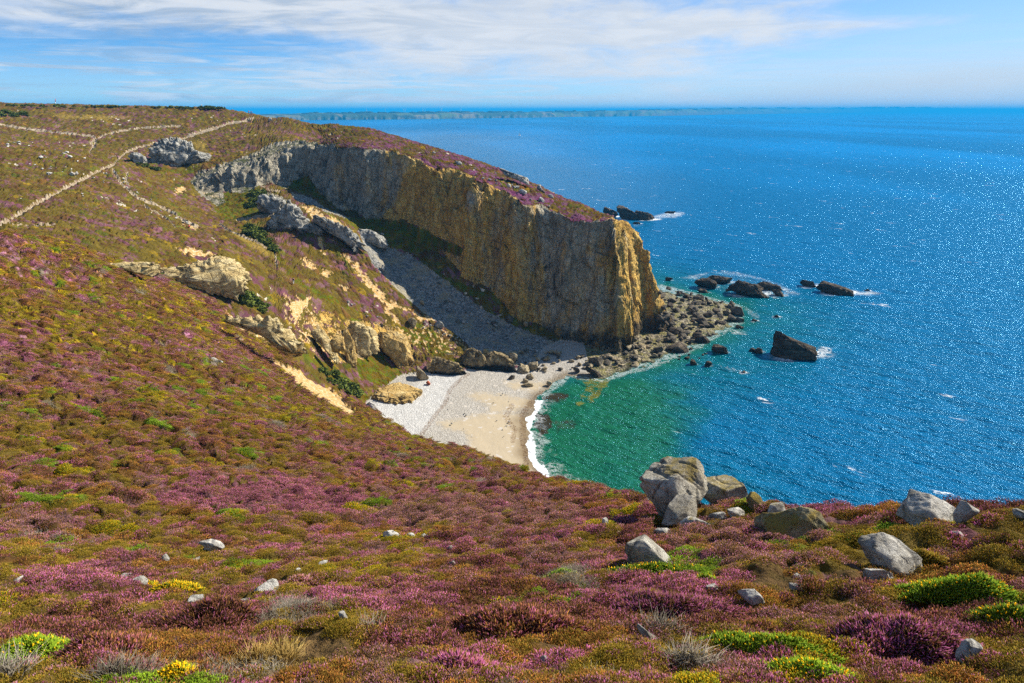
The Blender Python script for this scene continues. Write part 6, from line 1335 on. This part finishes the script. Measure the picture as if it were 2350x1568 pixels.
for i, x_ in enumerate((905, 1035, 1163, 1177, 1298, 1313, 1428, 1560)):
    turbine(ZH(x_, 0)[0], 9.5, ['leftmost wind turbine on the far coast', 'second wind turbine from the left on the far coast', 'third wind turbine from the left, left of a close pair', 'fourth wind turbine from the left, right of a close pair', 'fifth wind turbine from the left, left of the second close pair', 'sixth wind turbine from the left, right of the second close pair', 'second wind turbine from the right on the far coast', 'rightmost wind turbine on the far coast'][i])
q = at_z(*ZR(2287, 122.5), 0); R = math.hypot(q[0], q[1]); px = R / FD
r = link('lighthouse', None, label='tiny lighthouse off the right end of the far coast', cat='lighthouse'); r.location = q
V, F_ = [], []; tube(V, F_, [(0, 0, -1), (0, 0, 1.4 * px), (0, 0, 3.6 * px)], [.55 * px, .4 * px, .3 * px], 12); pymesh('tower', V, F_, M_FW, r)
V, F_ = [], []; tube(V, F_, [(0, 0, 3.6 * px), (0, 0, 4.3 * px), (0, 0, 4.9 * px)], [.36 * px, .34 * px, .05 * px], 12); pymesh('lantern', V, F_, M_FT, r)
for i, (x_, w_, h_, l_) in enumerate(((2197, 8, 2.4, 'islet just off the tip of the far coast'), (2250, 5, 1.1, 'low islet between the far tip and the lighthouse'), (2289, 7, 1.0, 'low rock the lighthouse stands on'))):
    q = at_z(*ZR(x_, 122.8), 0); px = math.hypot(q[0], q[1]) / FD; X, F_ = rock_proto(70 + i, 4, 1.0); o = link('islet', new_mesh('islet', X * np.array([w_ * px, w_ * px * .6, h_ * px]), F_), M_DARK, label=l_, cat='islet'); o.location = q

# ------------------------------------------------------------------ heather, gorse and dead twigs: real sprigs
def mat_sprig():
    m, t, b, pos = newmat('sprigs')
    c = t.attr('Col', 0)
    oi = t.add('ShaderNodeObjectInfo').outputs['Random']
    n = t.noise(pos, 1.1, 3, 0.6)
    c = t.mix(1.0, c, t.ramp(t.math('ADD', t.math('MULTIPLY', oi, 0.5), t.math('MULTIPLY', n, 0.5)), [(0.25, (1.05, 1.02, 0.95)), (0.5, (1.7, 1.66, 1.6)), (0.8, (2.25, 2.2, 2.1))]), 'MULTIPLY')
    t.l.new(c, b.inputs['Base Color'])
    b.inputs['Roughness'].default_value = 0.85; b.inputs['Specular IOR Level'].default_value = 0.15
    tr = t.add('ShaderNodeBsdfTranslucent'); t.put(tr.inputs[0], c); mx = t.add('ShaderNodeMixShader'); mx.inputs[0].default_value = 0.38
    t.l.new(b.outputs[0], mx.inputs[1]); t.l.new(tr.outputs[0], mx.inputs[2]); t.l.new(mx.outputs[0], t.n['Material Output'].inputs[0])
    return m
M_SPRIG = mat_sprig()
#            base colour            leaf colour            tip colour (several)                                                share of flowering, length, width, spread
KIND = {
 'heather': ((0.065, 0.04, 0.014), (0.12, 0.07, 0.022), [(0.36, 0.10, 0.24), (0.44, 0.16, 0.33), (0.30, 0.08, 0.17), (0.26, 0.11, 0.05)], 0.62, 0.072, 0.0060, 0.8),
 'pale':    ((0.07, 0.046, 0.018), (0.13, 0.085, 0.026), [(0.42, 0.21, 0.31), (0.34, 0.15, 0.22), (0.32, 0.16, 0.06)], 0.50, 0.062, 0.0056, 0.85),
 'maroon':  ((0.040, 0.022, 0.012), (0.075, 0.038, 0.018), [(0.17, 0.06, 0.035), (0.24, 0.085, 0.085), (0.30, 0.145, 0.04), (0.35, 0.11, 0.22)], 0.45, 0.080, 0.0058, 0.75),
 'olive':   ((0.06, 0.045, 0.009), (0.160, 0.118, 0.012), [(0.23, 0.165, 0.018), (0.18, 0.15, 0.02), (0.30, 0.18, 0.03)], 0.55, 0.058, 0.0060, 0.9),
 'russet':  ((0.06, 0.036, 0.010), (0.170, 0.090, 0.020), [(0.40, 0.20, 0.045), (0.32, 0.13, 0.03), (0.21, 0.15, 0.02)], 0.55, 0.066, 0.0060, 0.9),
 'gorse':   ((0.030, 0.042, 0.006), (0.110, 0.185, 0.012), [(0.20, 0.27, 0.02), (0.15, 0.23, 0.015)], 0.75, 0.060, 0.0070, 1.0),
 'gold':    ((0.05, 0.055, 0.008), (0.15, 0.17, 0.012), [(0.40, 0.25, 0.006), (0.30, 0.22, 0.008), (0.18, 0.20, 0.014)], 0.8, 0.06, 0.0085, 0.95),
 'dead':    ((0.12, 0.105, 0.085), (0.25, 0.225, 0.185), [(0.32, 0.29, 0.25), (0.22, 0.20, 0.16)], 0.5, 0.15, 0.0036, 1.3),
 'straw':   ((0.16, 0.10, 0.03), (0.32, 0.22, 0.07), [(0.40, 0.30, 0.11)], 0.6, 0.15, 0.0035, 0.6),
}
def sprigs(kind, base, up, rs, lscale=1.0, wscale=1.0):
    """spindle shaped sprigs rooted at base (n,3), growing along up (n,3); returns verts, tris, colours"""
    bc, lc, tips, fl, L, Wd, sp = KIND[kind]; n = len(base)
    L = L * lscale * rs.uniform(0.6, 1.25, n); w = Wd * wscale * rs.uniform(0.7, 1.3, n)
    d = up + rs.normal(size=(n, 3)) * 0.38 * sp; d /= np.linalg.norm(d, axis=1)[:, None]
    a = np.cross(d, rs.normal(size=(n, 3))); a /= np.linalg.norm(a, axis=1)[:, None]; c = np.cross(d, a)
    bend = rs.normal(size=(n, 3)) * 0.12 * L[:, None] * (2.2 if kind in ('dead', 'straw') else 1)
    V = np.zeros((n, 8, 3)); C = np.zeros((n, 8, 3))
    lvl = ((0.0, 0.35), (0.62, 1.0)) if kind not in ('dead', 'straw') else ((0.0, 1.0), (0.55, 0.7))
    for k, (tt, ww) in enumerate(lvl):
        for j in range(3):
            th = 2.0944 * j + k
            V[:, k * 3 + j] = base + d * (L * tt)[:, None] + bend * tt ** 2 + (a * math.cos(th) + c * math.sin(th)) * (w * ww)[:, None]
    V[:, 6] = base + d * L[:, None] + bend; V[:, 7] = base - d * (0.02)
    tc = np.array(tips)[rs.randint(len(tips), size=n)]; isf = rs.rand(n) < fl
    vr = rs.uniform(0.75, 1.25, n)[:, None]
    midc = np.where(isf[:, None], tc, np.array(lc)) * vr; tipc = np.where(isf[:, None], tc * 1.12, np.array(lc) * 1.3) * vr
    C[:, 0:3] = (np.array(bc) * 0.5 + np.array(lc) * 0.5)[None, None]; C[:, 3:6] = midc[:, None]; C[:, 6] = tipc; C[:, 7] = np.array(bc)
    T = np.array([(0, 1, 4), (0, 4, 3), (1, 2, 5), (1, 5, 4), (2, 0, 3), (2, 3, 5), (3, 4, 6), (4, 5, 6), (5, 3, 6)])
    F = (T[None] + (np.arange(n) * 8)[:, None, None]).reshape(-1, 3)
    return V.reshape(-1, 3), F, C.reshape(-1, 3)
PCOL = bpy.data.collections.new('sprig tufts')
TUFTS = ['heather', 'pale', 'olive', 'maroon', 'gold', 'gorse', 'dead', 'russet', 'straw']
NVAR = 2
for ki, kd in enumerate(TUFTS):
    for v in range(NVAR):
        rs = np.random.RandomState(ki * 10 + v); n = {'dead': 60, 'straw': 50}.get(kd, 230)
        ang = rs.uniform(0, 6.283, n); rad = np.sqrt(rs.rand(n)) * 0.27
        b = np.stack([rad * np.cos(ang), rad * np.sin(ang), 0.08 * (1 - (rad / 0.27) ** 2) * rs.uniform(0.3, 1.4, n) - 0.03], 1)
        up = np.stack([b[:, 0] * 1.1 + rs.normal(size=n) * 0.18, b[:, 1] * 1.1 + rs.normal(size=n) * 0.18, np.full(n, 0.75)], 1); up /= np.linalg.norm(up, axis=1)[:, None]
        V, F, C = sprigs(kd, b, up, rs)
        me = new_mesh('tuft', V, F, smooth=False); set_attr(me, 'Col', C, 'FLOAT_COLOR'); me.materials.append(M_SPRIG)
        o = bpy.data.objects.new('%02d_tuft' % (ki * NVAR + v), me); PCOL.objects.link(o)
SP2T = np.array([0, 1, 2, 3, 4, 5, 6, 7, 2])
def scatter_heath():
    rs = np.random.RandomState(3)
    G = P.reshape(NA, NR, 3)
    area = np.zeros((NA, NR)); e1 = np.linalg.norm(G[1:, :-1] - G[:-1, :-1], axis=-1); e2 = np.linalg.norm(G[:-1, 1:] - G[:-1, :-1], axis=-1); area[:-1, :-1] = e1 * e2
    area = area.ravel(); vis = heath > 0.6
    dens = np.interp(RF, [3, 8, 14, 25, 45, 80, 125], [85, 52, 30, 17, 9.0, 5.0, 3.0])
    lam = area * dens * GAP * (WH == 0) * vis * (RF < 125) * (np.abs(AG.ravel()) < math.radians(46))
    lam = np.where((U < -150) | (U > 2500) | (Vv > 1750), lam * 0.25, lam)
    # facing away past the crest of the slope nothing shows: keep a thin cover there
    cnt = rs.poisson(np.minimum(lam, 6)); ids = np.repeat(np.arange(len(P)), cnt)
    r_ = RF[ids]; pos = P[ids].copy(); st = np.sqrt(area[ids])
    pos[:, :2] += rs.uniform(-.5, .5, (len(ids), 2)) * st[:, None]
    sp = SP2T[SPID[ids]]
    sp = np.where((sp == 3) & (((ids * 7919) % 100) < 45) & (r_ > 16), 7, sp)
    # the mix is never pure: neighbours mingle
    q = rs.rand(len(ids)); sp = np.where(q < 0.10, 2, np.where(q < 0.17, 3, np.where((q < 0.20) & (r_ < 20), 7, sp)))
    q = rs.rand(len(ids)); sp = np.where(np.isin(sp, [2, 7, 3]) & (q < 0.16), rs.randint(0, 2, len(ids)), np.where(np.isin(sp, [0, 1]) & (q < 0.12), 7, sp))
    sp = np.where((sp == 5) & (rs.rand(len(ids)) < 0.12), 4, sp)
    for poly, kd in PAINT:
        for j in np.nonzero(in_poly(U[ids] + 14 * pn2(pos[:, 0] / .5, pos[:, 1] / .5), Vv[ids] + 9 * pn2(pos[:, 0] / .5 + 9, pos[:, 1] / .5), poly))[0:1]:
            sp[j] = np.where(rs.rand(len(j)) < 0.8, TUFTS.index(kd), sp[j])
    bare = np.zeros(len(ids), bool)
    for poly in BARE: bare |= in_poly(U[ids] + 20 * pn2(pos[:, 0] / .4, pos[:, 1] / .4), Vv[ids] + 10 * pn2(pos[:, 0] / .4, pos[:, 1] / .4 + 5), poly)
    for pl, R0, C0, w0 in ROCKPL:
        if R0 > 60: continue
        q_ = in_poly(U[ids], Vv[ids] - 4, pl) & (r_ < R0 + 1.2) & (r_ > R0 - 2.5)
        bare |= q_ | (np.hypot(pos[:, 0] - C0[0], pos[:, 1] - C0[1]) < 0.36 * w0)
    keep = ~(bare & (rs.rand(len(ids)) < 0.93)); ids, pos, sp, r_ = ids[keep], pos[keep], sp[keep], r_[keep]
    scl = np.interp(r_, [3, 8, 20, 45, 80, 125], [0.42, 0.52, 0.78, 1.1, 1.45, 1.9]) * rs.uniform(0.6, 1.45, len(ids))
    nr = NRM[ids] * 0.8 + np.array([0, 0, 0.6]) + np.array([-0.12, 0.05, 0]); nr /= np.linalg.norm(nr, axis=1)[:, None]
    rot = np.zeros((len(ids), 3))
    yaw = rs.uniform(0, 6.283, len(ids))
    for i in range(len(ids)):
        rot[i] = (Vector(nr[i]).to_track_quat('Z', 'Y') @ Matrix.Rotation(yaw[i], 3, 'Z').to_quaternion()).to_euler()[:]
    hscale = np.stack([scl, scl, scl * np.interp(r_, [5, 60, 125], [1.0, 0.8, 0.6])], 1)
    names = (('heather', [0, 1, 3], 'purple and maroon heather covering the near slope'), ('heath', [2, 7, 8], 'olive and russet low heath between the heather on the near slope'), ('gorse_cover', [4, 5], 'green and gold dwarf gorse scattered over the near slope'), ('dead_twigs', [6], 'grey dead heather twigs scattered over the near slope'))
    for nm, ks, lab in names:
        s = np.nonzero(np.isin(sp, ks))[0]
        me = bpy.data.meshes.new(nm); me.vertices.add(len(s)); me.vertices.foreach_set('co', np.ascontiguousarray(pos[s], np.float32).ravel())
        set_attr(me, 'kind_index', sp[s] * NVAR + rs.randint(NVAR, size=len(s)), 'INT'); set_attr(me, 'turn', rot[s], 'FLOAT_VECTOR'); set_attr(me, 'size', hscale[s], 'FLOAT_VECTOR')
        o = link(nm, me, None, kind='stuff', label=lab, cat='heath plants')
        ng = bpy.data.node_groups.new(nm, 'GeometryNodeTree'); ng.interface.new_socket('Geometry', in_out='INPUT', socket_type='NodeSocketGeometry'); ng.interface.new_socket('Geometry', in_out='OUTPUT', socket_type='NodeSocketGeometry')
        N = ng.nodes; gi = N.new('NodeGroupInput'); go = N.new('NodeGroupOutput'); ip = N.new('GeometryNodeInstanceOnPoints'); ci = N.new('GeometryNodeCollectionInfo')
        ci.inputs['Collection'].default_value = PCOL; ci.inputs['Separate Children'].default_value = True; ci.inputs['Reset Children'].default_value = True
        def na(name, typ):
            a = N.new('GeometryNodeInputNamedAttribute'); a.data_type = typ; a.inputs['Name'].default_value = name; return a.outputs['Attribute']
        ip.inputs['Pick Instance'].default_value = True
        ng.links.new(gi.outputs[0], ip.inputs['Points']); ng.links.new(ci.outputs[0], ip.inputs['Instance']); ng.links.new(na('kind_index', 'INT'), ip.inputs['Instance Index'])
        e2r = N.new('FunctionNodeEulerToRotation'); ng.links.new(na('turn', 'FLOAT_VECTOR'), e2r.inputs[0]); ng.links.new(e2r.outputs[0], ip.inputs['Rotation']); ng.links.new(na('size', 'FLOAT_VECTOR'), ip.inputs['Scale'])
        ng.links.new(ip.outputs[0], go.inputs[0]); md = o.modifiers.new('plants', 'NODES'); md.node_group = ng
    return len(ids)
PAINT = [(ell(1150, 1430, 330, 60), 'maroon'), (ell(1500, 1400, 190, 50), 'heather'), (ell(880, 1410, 170, 40), 'heather'), (ell(480, 1445, 130, 70), 'maroon'), (ell(230, 1490, 170, 60), 'maroon'), (ell(2060, 1490, 170, 70), 'heather'), (ell(1050, 1545, 100, 35), 'heather'),
         (ell(1200, 1500, 120, 40), 'olive'), (ell(750, 1500, 90, 30), 'olive'), (ell(200, 1370, 170, 50), 'heather'), (ell(250, 1190, 120, 25), 'olive'), (ell(120, 1300, 130, 30), 'olive'), (ell(400, 1530, 150, 30), 'russet'), (ell(1350, 1500, 90, 30), 'russet'),
         (ell(1900, 1440, 160, 25), 'pale'), (ell(2200, 1380, 130, 30), 'russet'), (ell(1650, 1570, 120, 30), 'pale'), (ell(1950, 1290, 150, 25), 'olive'), (ell(2150, 1330, 150, 35), 'russet'), (ell(1700, 1240, 200, 30), 'pale'), (ell(2260, 1190, 100, 40), 'maroon'), (ell(2150, 1215, 120, 25), 'maroon'),
         (ell(1750, 1330, 100, 25), 'pale'), (ell(1560, 1320, 60, 20), 'gorse'), (ell(90, 1215, 120, 18), 'pale'), (ell(1900, 1185, 110, 18), 'heather'), (ell(600, 1160, 250, 40), 'heather'), (ell(1100, 1190, 250, 40), 'pale')]
N_TUFT = scatter_heath()

# bushes that stand out on their own
def bush(name, u, v, ru, rv, kind, label, cat, group, n=1500, hgt=0.3, fl=None, seed=0):
    rs = np.random.RandomState(seed + 31); h = hit2(u, min(v, 1560)); R = math.hypot(h.x, h.y)
    if v > 1560: q = at_z(u, v, 65.4); h = Vector((q[0], q[1], float(ground([q[0]], [q[1]])[0]))); R = math.hypot(h.x, h.y)
    depth = h.y * CP - (h.z - CAMZ) * SP; rx = ru * depth / FD
    sl = math.atan2(CAMZ - h.z, R); hgt = min(hgt, rv * depth / FD * 0.9)
    ry = max(0.35 * rx, min(rx, (2 * rv * depth / FD - hgt * math.cos(sl)) / 2 / max(math.sin(sl), .3)))
    az = math.atan2(h.x, h.y); O = np.array(h)
    r = link(name, None, label=label, cat=cat, group=group); r.location = O; n = int(n * (1.0 if kind in ('dead', 'straw') else 2.6))
    ang = rs.uniform(0, 6.283, n); rad = rs.rand(n) ** 0.56 * (1 + 0.16 * rs.normal(size=n)); wob_ = 1 + 0.45 * pn2(np.cos(ang) * 1.6 + seed, np.sin(ang) * 1.6) + 0.25 * pn2(np.cos(ang) * 4 + seed, np.sin(ang) * 4)
    a_ = rad * np.cos(ang) * rx * wob_; b_ = rad * np.sin(ang) * ry * wob_
    X = a_ * math.cos(az) + b_ * math.sin(az); Y = -a_ * math.sin(az) + b_ * math.cos(az)
    Z = ground(X + O[0], Y + O[1]) - O[2]
    lump = 0.75 + 0.5 * fbm2((X + O[0]) / .35, (Y + O[1]) / .35, 2)
    dome_ = np.clip(1 - rad ** 2.0, 0, 1) ** 0.9 * hgt * lump * 1.1
    lay = 1 - 0.55 * rs.rand(n) ** 2.5
    base = np.stack([X, Y, Z + 0.17 - 0.10 * rad + dome_ * lay], 1)
    up = np.stack([X / max(rx, .2) * 0.7, Y / max(ry, .2) * 0.7, np.full(n, 0.8)], 1); up /= np.linalg.norm(up, axis=1)[:, None]
    V, F, C = sprigs(kind, base, up, rs, 1.25, 1.0)
    me = new_mesh('foliage', V, F, smooth=False); set_attr(me, 'Col', C, 'FLOAT_COLOR'); link('foliage', me, M_SPRIG, r)
    if kind in ('dead', 'straw'): return r
    # woody body inside, so that no daylight shows through
    D, F2 = ICO[4]; wv = 1 + 0.22 * pn2(D[:, 0] * 1.3 + seed, D[:, 1] * 1.3)
    bx = D[:, 0] * rx * 0.72 * wv; by = D[:, 1] * ry * 0.72 * wv; X2 = bx * math.cos(az) + by * math.sin(az); Y2 = -bx * math.sin(az) + by * math.cos(az)
    Z2_ = ground(X2 + O[0], Y2 + O[1]) - O[2]; B = np.stack([X2, Y2, Z2_ + 0.06 + np.maximum(D[:, 2], -0.6) * 0.75 * hgt * (0.7 + 0.4 * fbm2((X2 + O[0]) / .35, (Y2 + O[1]) / .35, 2))], 1)
    me = new_mesh('stems', B, F2); set_attr(me, 'Col', np.tile(np.array(KIND[kind][0]) * 0.9, (len(B), 1)), 'FLOAT_COLOR'); link('stems', me, M_SPRIG, r)
    if fl:
        k = rs.rand(n) < fl[1]; b2 = base[k] + up[k] * 0.06
        V, F, C = sprigs(fl[0], b2, up[k], rs, 0.5, 0.85); C[:] = np.array(fl[2]) * rs.uniform(.8, 1.2, (len(C), 1))
        me = new_mesh('flowers', V, F, smooth=False); set_attr(me, 'Col', C, 'FLOAT_COLOR'); link('flowers', me, M_SPRIG, r)
    return r
YL = (0.72, 0.46, 0.008)
GB = [(1490, 1318, 165, 34, 2600, .04, 'wide green gorse with yellow flowers in front of the wedge shaped rock'), (1290, 1312, 55, 22, 700, .025, 'small green gorse left of the wide flowering gorse'), (2200, 1395, 150, 42, 2800, .03, 'broad yellow green gorse at the right of the foreground'),
      (2315, 1425, 60, 40, 1200, .03, 'green gorse at the right edge beside the broad one'), (1745, 1490, 135, 45, 3200, .02, 'bright green gorse mat low in the right foreground, no flowers'), (1860, 1550, 110, 26, 1800, .03, 'gorse full of yellow flowers at the bottom edge'),
      (70, 1490, 80, 36, 1700, .03, 'bright green gorse at the lower left edge'), (1790, 1146, 42, 14, 600, .0, 'green gorse on the brow between lichened rocks'), (1350, 1152, 36, 13, 420, .0, 'round green gorse on the brow left of the split boulder'), (110, 1062, 55, 12, 380, .0, 'pale green gorse far left on the slope'),
      (1620, 1330, 40, 26, 500, .03, 'dark green gorse right of the wide flowering gorse')]
for i, (u, v, ru, rv, n, fl, lab) in enumerate(GB): bush('gorse_bush', u, v, ru, rv, 'gorse', lab, 'gorse', 'green gorse bushes', n, 0.26, ('gold', fl, YL) if fl else None, i)
for i, (u, v, ru, rv, n, lab) in enumerate(((403, 1353, 46, 13, 700, 'small golden gorse right of the two bright white stones'), (338, 1339, 22, 10, 260, 'tiny golden gorse touching the bright white stones'), (410, 1562, 42, 12, 700, 'golden gorse at the bottom left edge'))): bush('golden_gorse', u, v, ru, rv, 'gold', lab, 'gorse', 'golden gorse bushes', n, 0.2, ('gold', .04, YL), 40 + i)
HB = [(880, 1400, 120, 26, 'heather', 1900, .3, 'bright purple heather round a white pink stone'), (1180, 1440, 190, 70, 'maroon', 4600, .32, 'big maroon heather mound in the middle of the foreground'), (1530, 1400, 170, 55, 'heather', 4200, .26, 'tall purple heather in front of the wide flowering gorse'),
      (480, 1440, 115, 68, 'maroon', 3600, .5, 'dark maroon heather mound at lower left'), (250, 1480, 110, 50, 'maroon', 2600, .4, 'brown maroon heather left of the dark mound'), (2060, 1490, 165, 62, 'heather', 4600, .4, 'wide mauve heather in the right foreground'),
      (1050, 1548, 90, 34, 'heather', 2000, .35, 'purple heather dome at the bottom centre'), (2270, 1190, 75, 32, 'olive', 1800, .5, 'brown rounded heather against the big white boulder'), (1692, 1140, 26, 15, 'maroon', 380, .25, 'heather tuft growing under the split boulder'), (1800, 1165, 26, 14, 'maroon', 340, .25, 'dark heather tuft on the brow by the small pale block'),
      (2110, 1295, 50, 18, 'olive', 900, .35, 'brown heather dome at the foot of the angular white boulder'), (2130, 1195, 70, 20, 'maroon', 1300, .35, 'dark purple heather below the big white boulder'), (1760, 1245, 60, 12, 'pale', 700, .22, 'pale mauve heather under the humped rock'), (1405, 1270, 45, 16, 'pale', 700, .25, 'mauve heather dome left of the wedge shaped rock'), (690, 1345, 55, 15, 'pale', 700, .25, 'mauve heather beside the knobbly white stone')]
for i, (u, v, ru, rv, kd, n, hg, lab) in enumerate(HB): bush('heather_bush', u, v, ru, rv, kd, lab, 'heather', 'heather mounds in the foreground', n, hg, None, 60 + i)
DB = [(130, 1258, 62, 24, 300, 'grey dead shrub on the left, the larger'), (310, 1268, 62, 20, 420, 'grey dead shrub left of the small upright white stone'), (15, 1545, 50, 26, 300, 'pale grey tangle of dead twigs in the lower left corner'), (265, 1555, 60, 14, 260, 'grey mat of dead twigs at the bottom left'),
      (850, 1442, 42, 22, 320, 'grey bare twigs below the bright purple heather'), (1580, 1535, 55, 24, 420, 'grey dead twigs at the bottom right of centre'), (1515, 1440, 45, 22, 300, 'bare twigs round the bone pale stone'), (640, 1390, 55, 14, 300, 'dead grey sprays right of the dark maroon mound')]
for i, (u, v, ru, rv, n, lab) in enumerate(DB): bush('dead_shrub', u, v, ru, rv, 'dead', lab, 'dead shrub', 'grey dead shrubs', n, 0.13, None, 90 + i)
for i, (u, v, ru, rv, n, lab) in enumerate(((650, 1530, 34, 22, 260, 'straw yellow grass tussock on the bare earth at the bottom'), (590, 1532, 30, 14, 150, 'straw grass tuft left of the larger tussock'))): bush('grass_tussock', u, v, ru, rv, 'straw', lab, 'grass', 'dry grass tussocks', n, 0.03, None, 120 + i)

# gorse and bracken bushes in the valley and on the skyline
def leafy(V0, r_, h_, rs, n):
    d = rs.normal(size=(n, 3)); d /= np.linalg.norm(d, axis=1)[:, None]; d[:, 2] = np.abs(d[:, 2]); rr = rs.rand(n) ** 0.35
    c = d * rr[:, None] * np.array([r_, r_, h_]) * (1 + 0.3 * fbm3(d[:, 0] * 2 + V0[0], d[:, 1] * 2, d[:, 2] * 2, 2))[:, None]
    a = rs.normal(size=(n, 3)); b = rs.normal(size=(n, 3)); s_ = r_ * 0.16 * rs.uniform(.6, 1.4, n)
    a *= (s_ / np.linalg.norm(a, axis=1))[:, None]; b *= (s_ / np.linalg.norm(b, axis=1))[:, None]
    V = np.stack([c - a - b, c + a - b, c + a + b, c - a + b], 1).reshape(-1, 3); F = np.arange(n * 4).reshape(n, 4); return V, F, d
M_LEAF = newmat('shrub leaves')
t_ = M_LEAF[1]; t_.l.new(t_.ramp(t_.noise(M_LEAF[3], 1.4, 4, 0.65), [(0.3, (0.05, 0.07, 0.01)), (0.5, (0.10, 0.13, 0.018)), (0.7, (0.18, 0.19, 0.025))]), M_LEAF[2].inputs['Base Color']); M_LEAF = M_LEAF[0]
def shrubs(poly, n, s0, s1, seed, lab, grp):
    rs = np.random.RandomState(seed); k = 0; us = [p[0] for p in poly]; vs = [p[1] for p in poly]
    while k < n:
        u, v = rs.uniform(min(us), max(us)), rs.uniform(min(vs), max(vs))
        if not in_poly(np.array([u]), np.array([v]), poly)[0]: continue
        h = hit2(u, v); s_ = rs.uniform(s0, s1)
        if len(shrubs.cache) < 5:
            V, F, d = leafy((seed, 0, 0), 1.0, 0.8, rs, 420); shrubs.cache.append(new_mesh('shrub', V, F, smooth=False)); shrubs.cache[-1].materials.append(M_LEAF)
        o = link('shrub', shrubs.cache[rs.randint(len(shrubs.cache))], label=lab, cat='shrub', group=grp); o.location = h; o.rotation_euler = (0, 0, rs.uniform(0, 6.28)); o.scale = (s_, s_ * rs.uniform(.8, 1.2), s_ * rs.uniform(.6, 1.0)); k += 1
shrubs.cache = []
shrubs(Z4([(330, 380), (420, 390), (520, 450), (530, 510), (440, 490), (340, 450)]), 16, .9, 2.0, 1, 'dark green shrub under the yellow bedded bank', 'shrubs under the yellow bank')
shrubs(Z2([(560, 830), (700, 860), (760, 960), (700, 960), (590, 900)]), 18, .8, 1.7, 2, 'dark green shrub in the valley below the jagged outcrop', 'shrubs in the valley')
shrubs(Z2([(700, 860), (800, 960), (900, 1080), (830, 1060), (730, 980)]), 14, .7, 1.4, 3, 'green shrub along the valley bottom by the thin path', 'shrubs along the valley path')
shrubs(Z2([(650, 540), (760, 530), (770, 600), (700, 680), (640, 740), (620, 640)]), 14, .8, 1.6, 4, 'green shrub on the bowl floor under the grey cliff', 'shrubs in the bowl')
shrubs(Z4([(960, 980), (1100, 1010), (1250, 1100), (1400, 1230), (1300, 1250), (1100, 1130)]), 22, .6, 1.5, 5, 'bright green shrub in the gully above the beach', 'shrubs in the beach gully')
shrubs(Z1([(1100, 590), (1250, 650), (1400, 690), (1300, 700), (1120, 640)]), 10, .6, 1.3, 6, 'green shrub at the foot of the ribbed crag', 'shrubs at the crag foot')
shrubs(Z1([(0, 150), (400, 154), (1000, 162), (1500, 170), (1800, 166), (1900, 185), (1800, 178), (1500, 178), (1000, 168), (0, 156)]), 60, .6, 1.5, 7, 'low shrub on the flat moor skyline', 'shrubs on the skyline')
shrubs(Z1([(1640, 165), (1800, 162), (1900, 182), (1780, 185), (1640, 180)]), 22, .8, 1.8, 8, 'green shrub on the skyline knoll by the figures', 'shrubs on the skyline knoll')
shrubs(Z1([(0, 190), (180, 200), (260, 235), (100, 245), (0, 235)]), 18, .8, 1.8, 9, 'green shrub on the moor near the left edge below the skyline', 'shrubs on the left moor')

# ------------------------------------------------------------------ the air over the bay
def build_haze():
    bm = bmesh.new(); bmesh.ops.create_cube(bm, size=1.0); me = bpy.data.meshes.new('haze'); bm.to_mesh(me); bm.free()
    m = bpy.data.materials.new('haze'); m.use_nodes = True; t = NT(m.node_tree); t.n.clear()
    v = t.add('ShaderNodeVolumePrincipled'); v.inputs['Color'].default_value = (*HAZE_COL, 1); v.inputs['Density'].default_value = HAZE_DEN; v.inputs['Anisotropy'].default_value = 0.0
    o = t.add('ShaderNodeOutputMaterial'); t.l.new(v.outputs[0], o.inputs['Volume'])
    ob = link('haze', me, m, kind='stuff', label='thin blue sea air over the whole bay', cat='haze')
    lo, hi = -11.0, 150.0
    ob.scale = (90000, 90000, hi - lo); ob.location = (0, 0, (lo + hi) / 2)
HAZE_COL = (0.02, 0.44, 0.95); HAZE_DEN = 0.0001
build_haze()
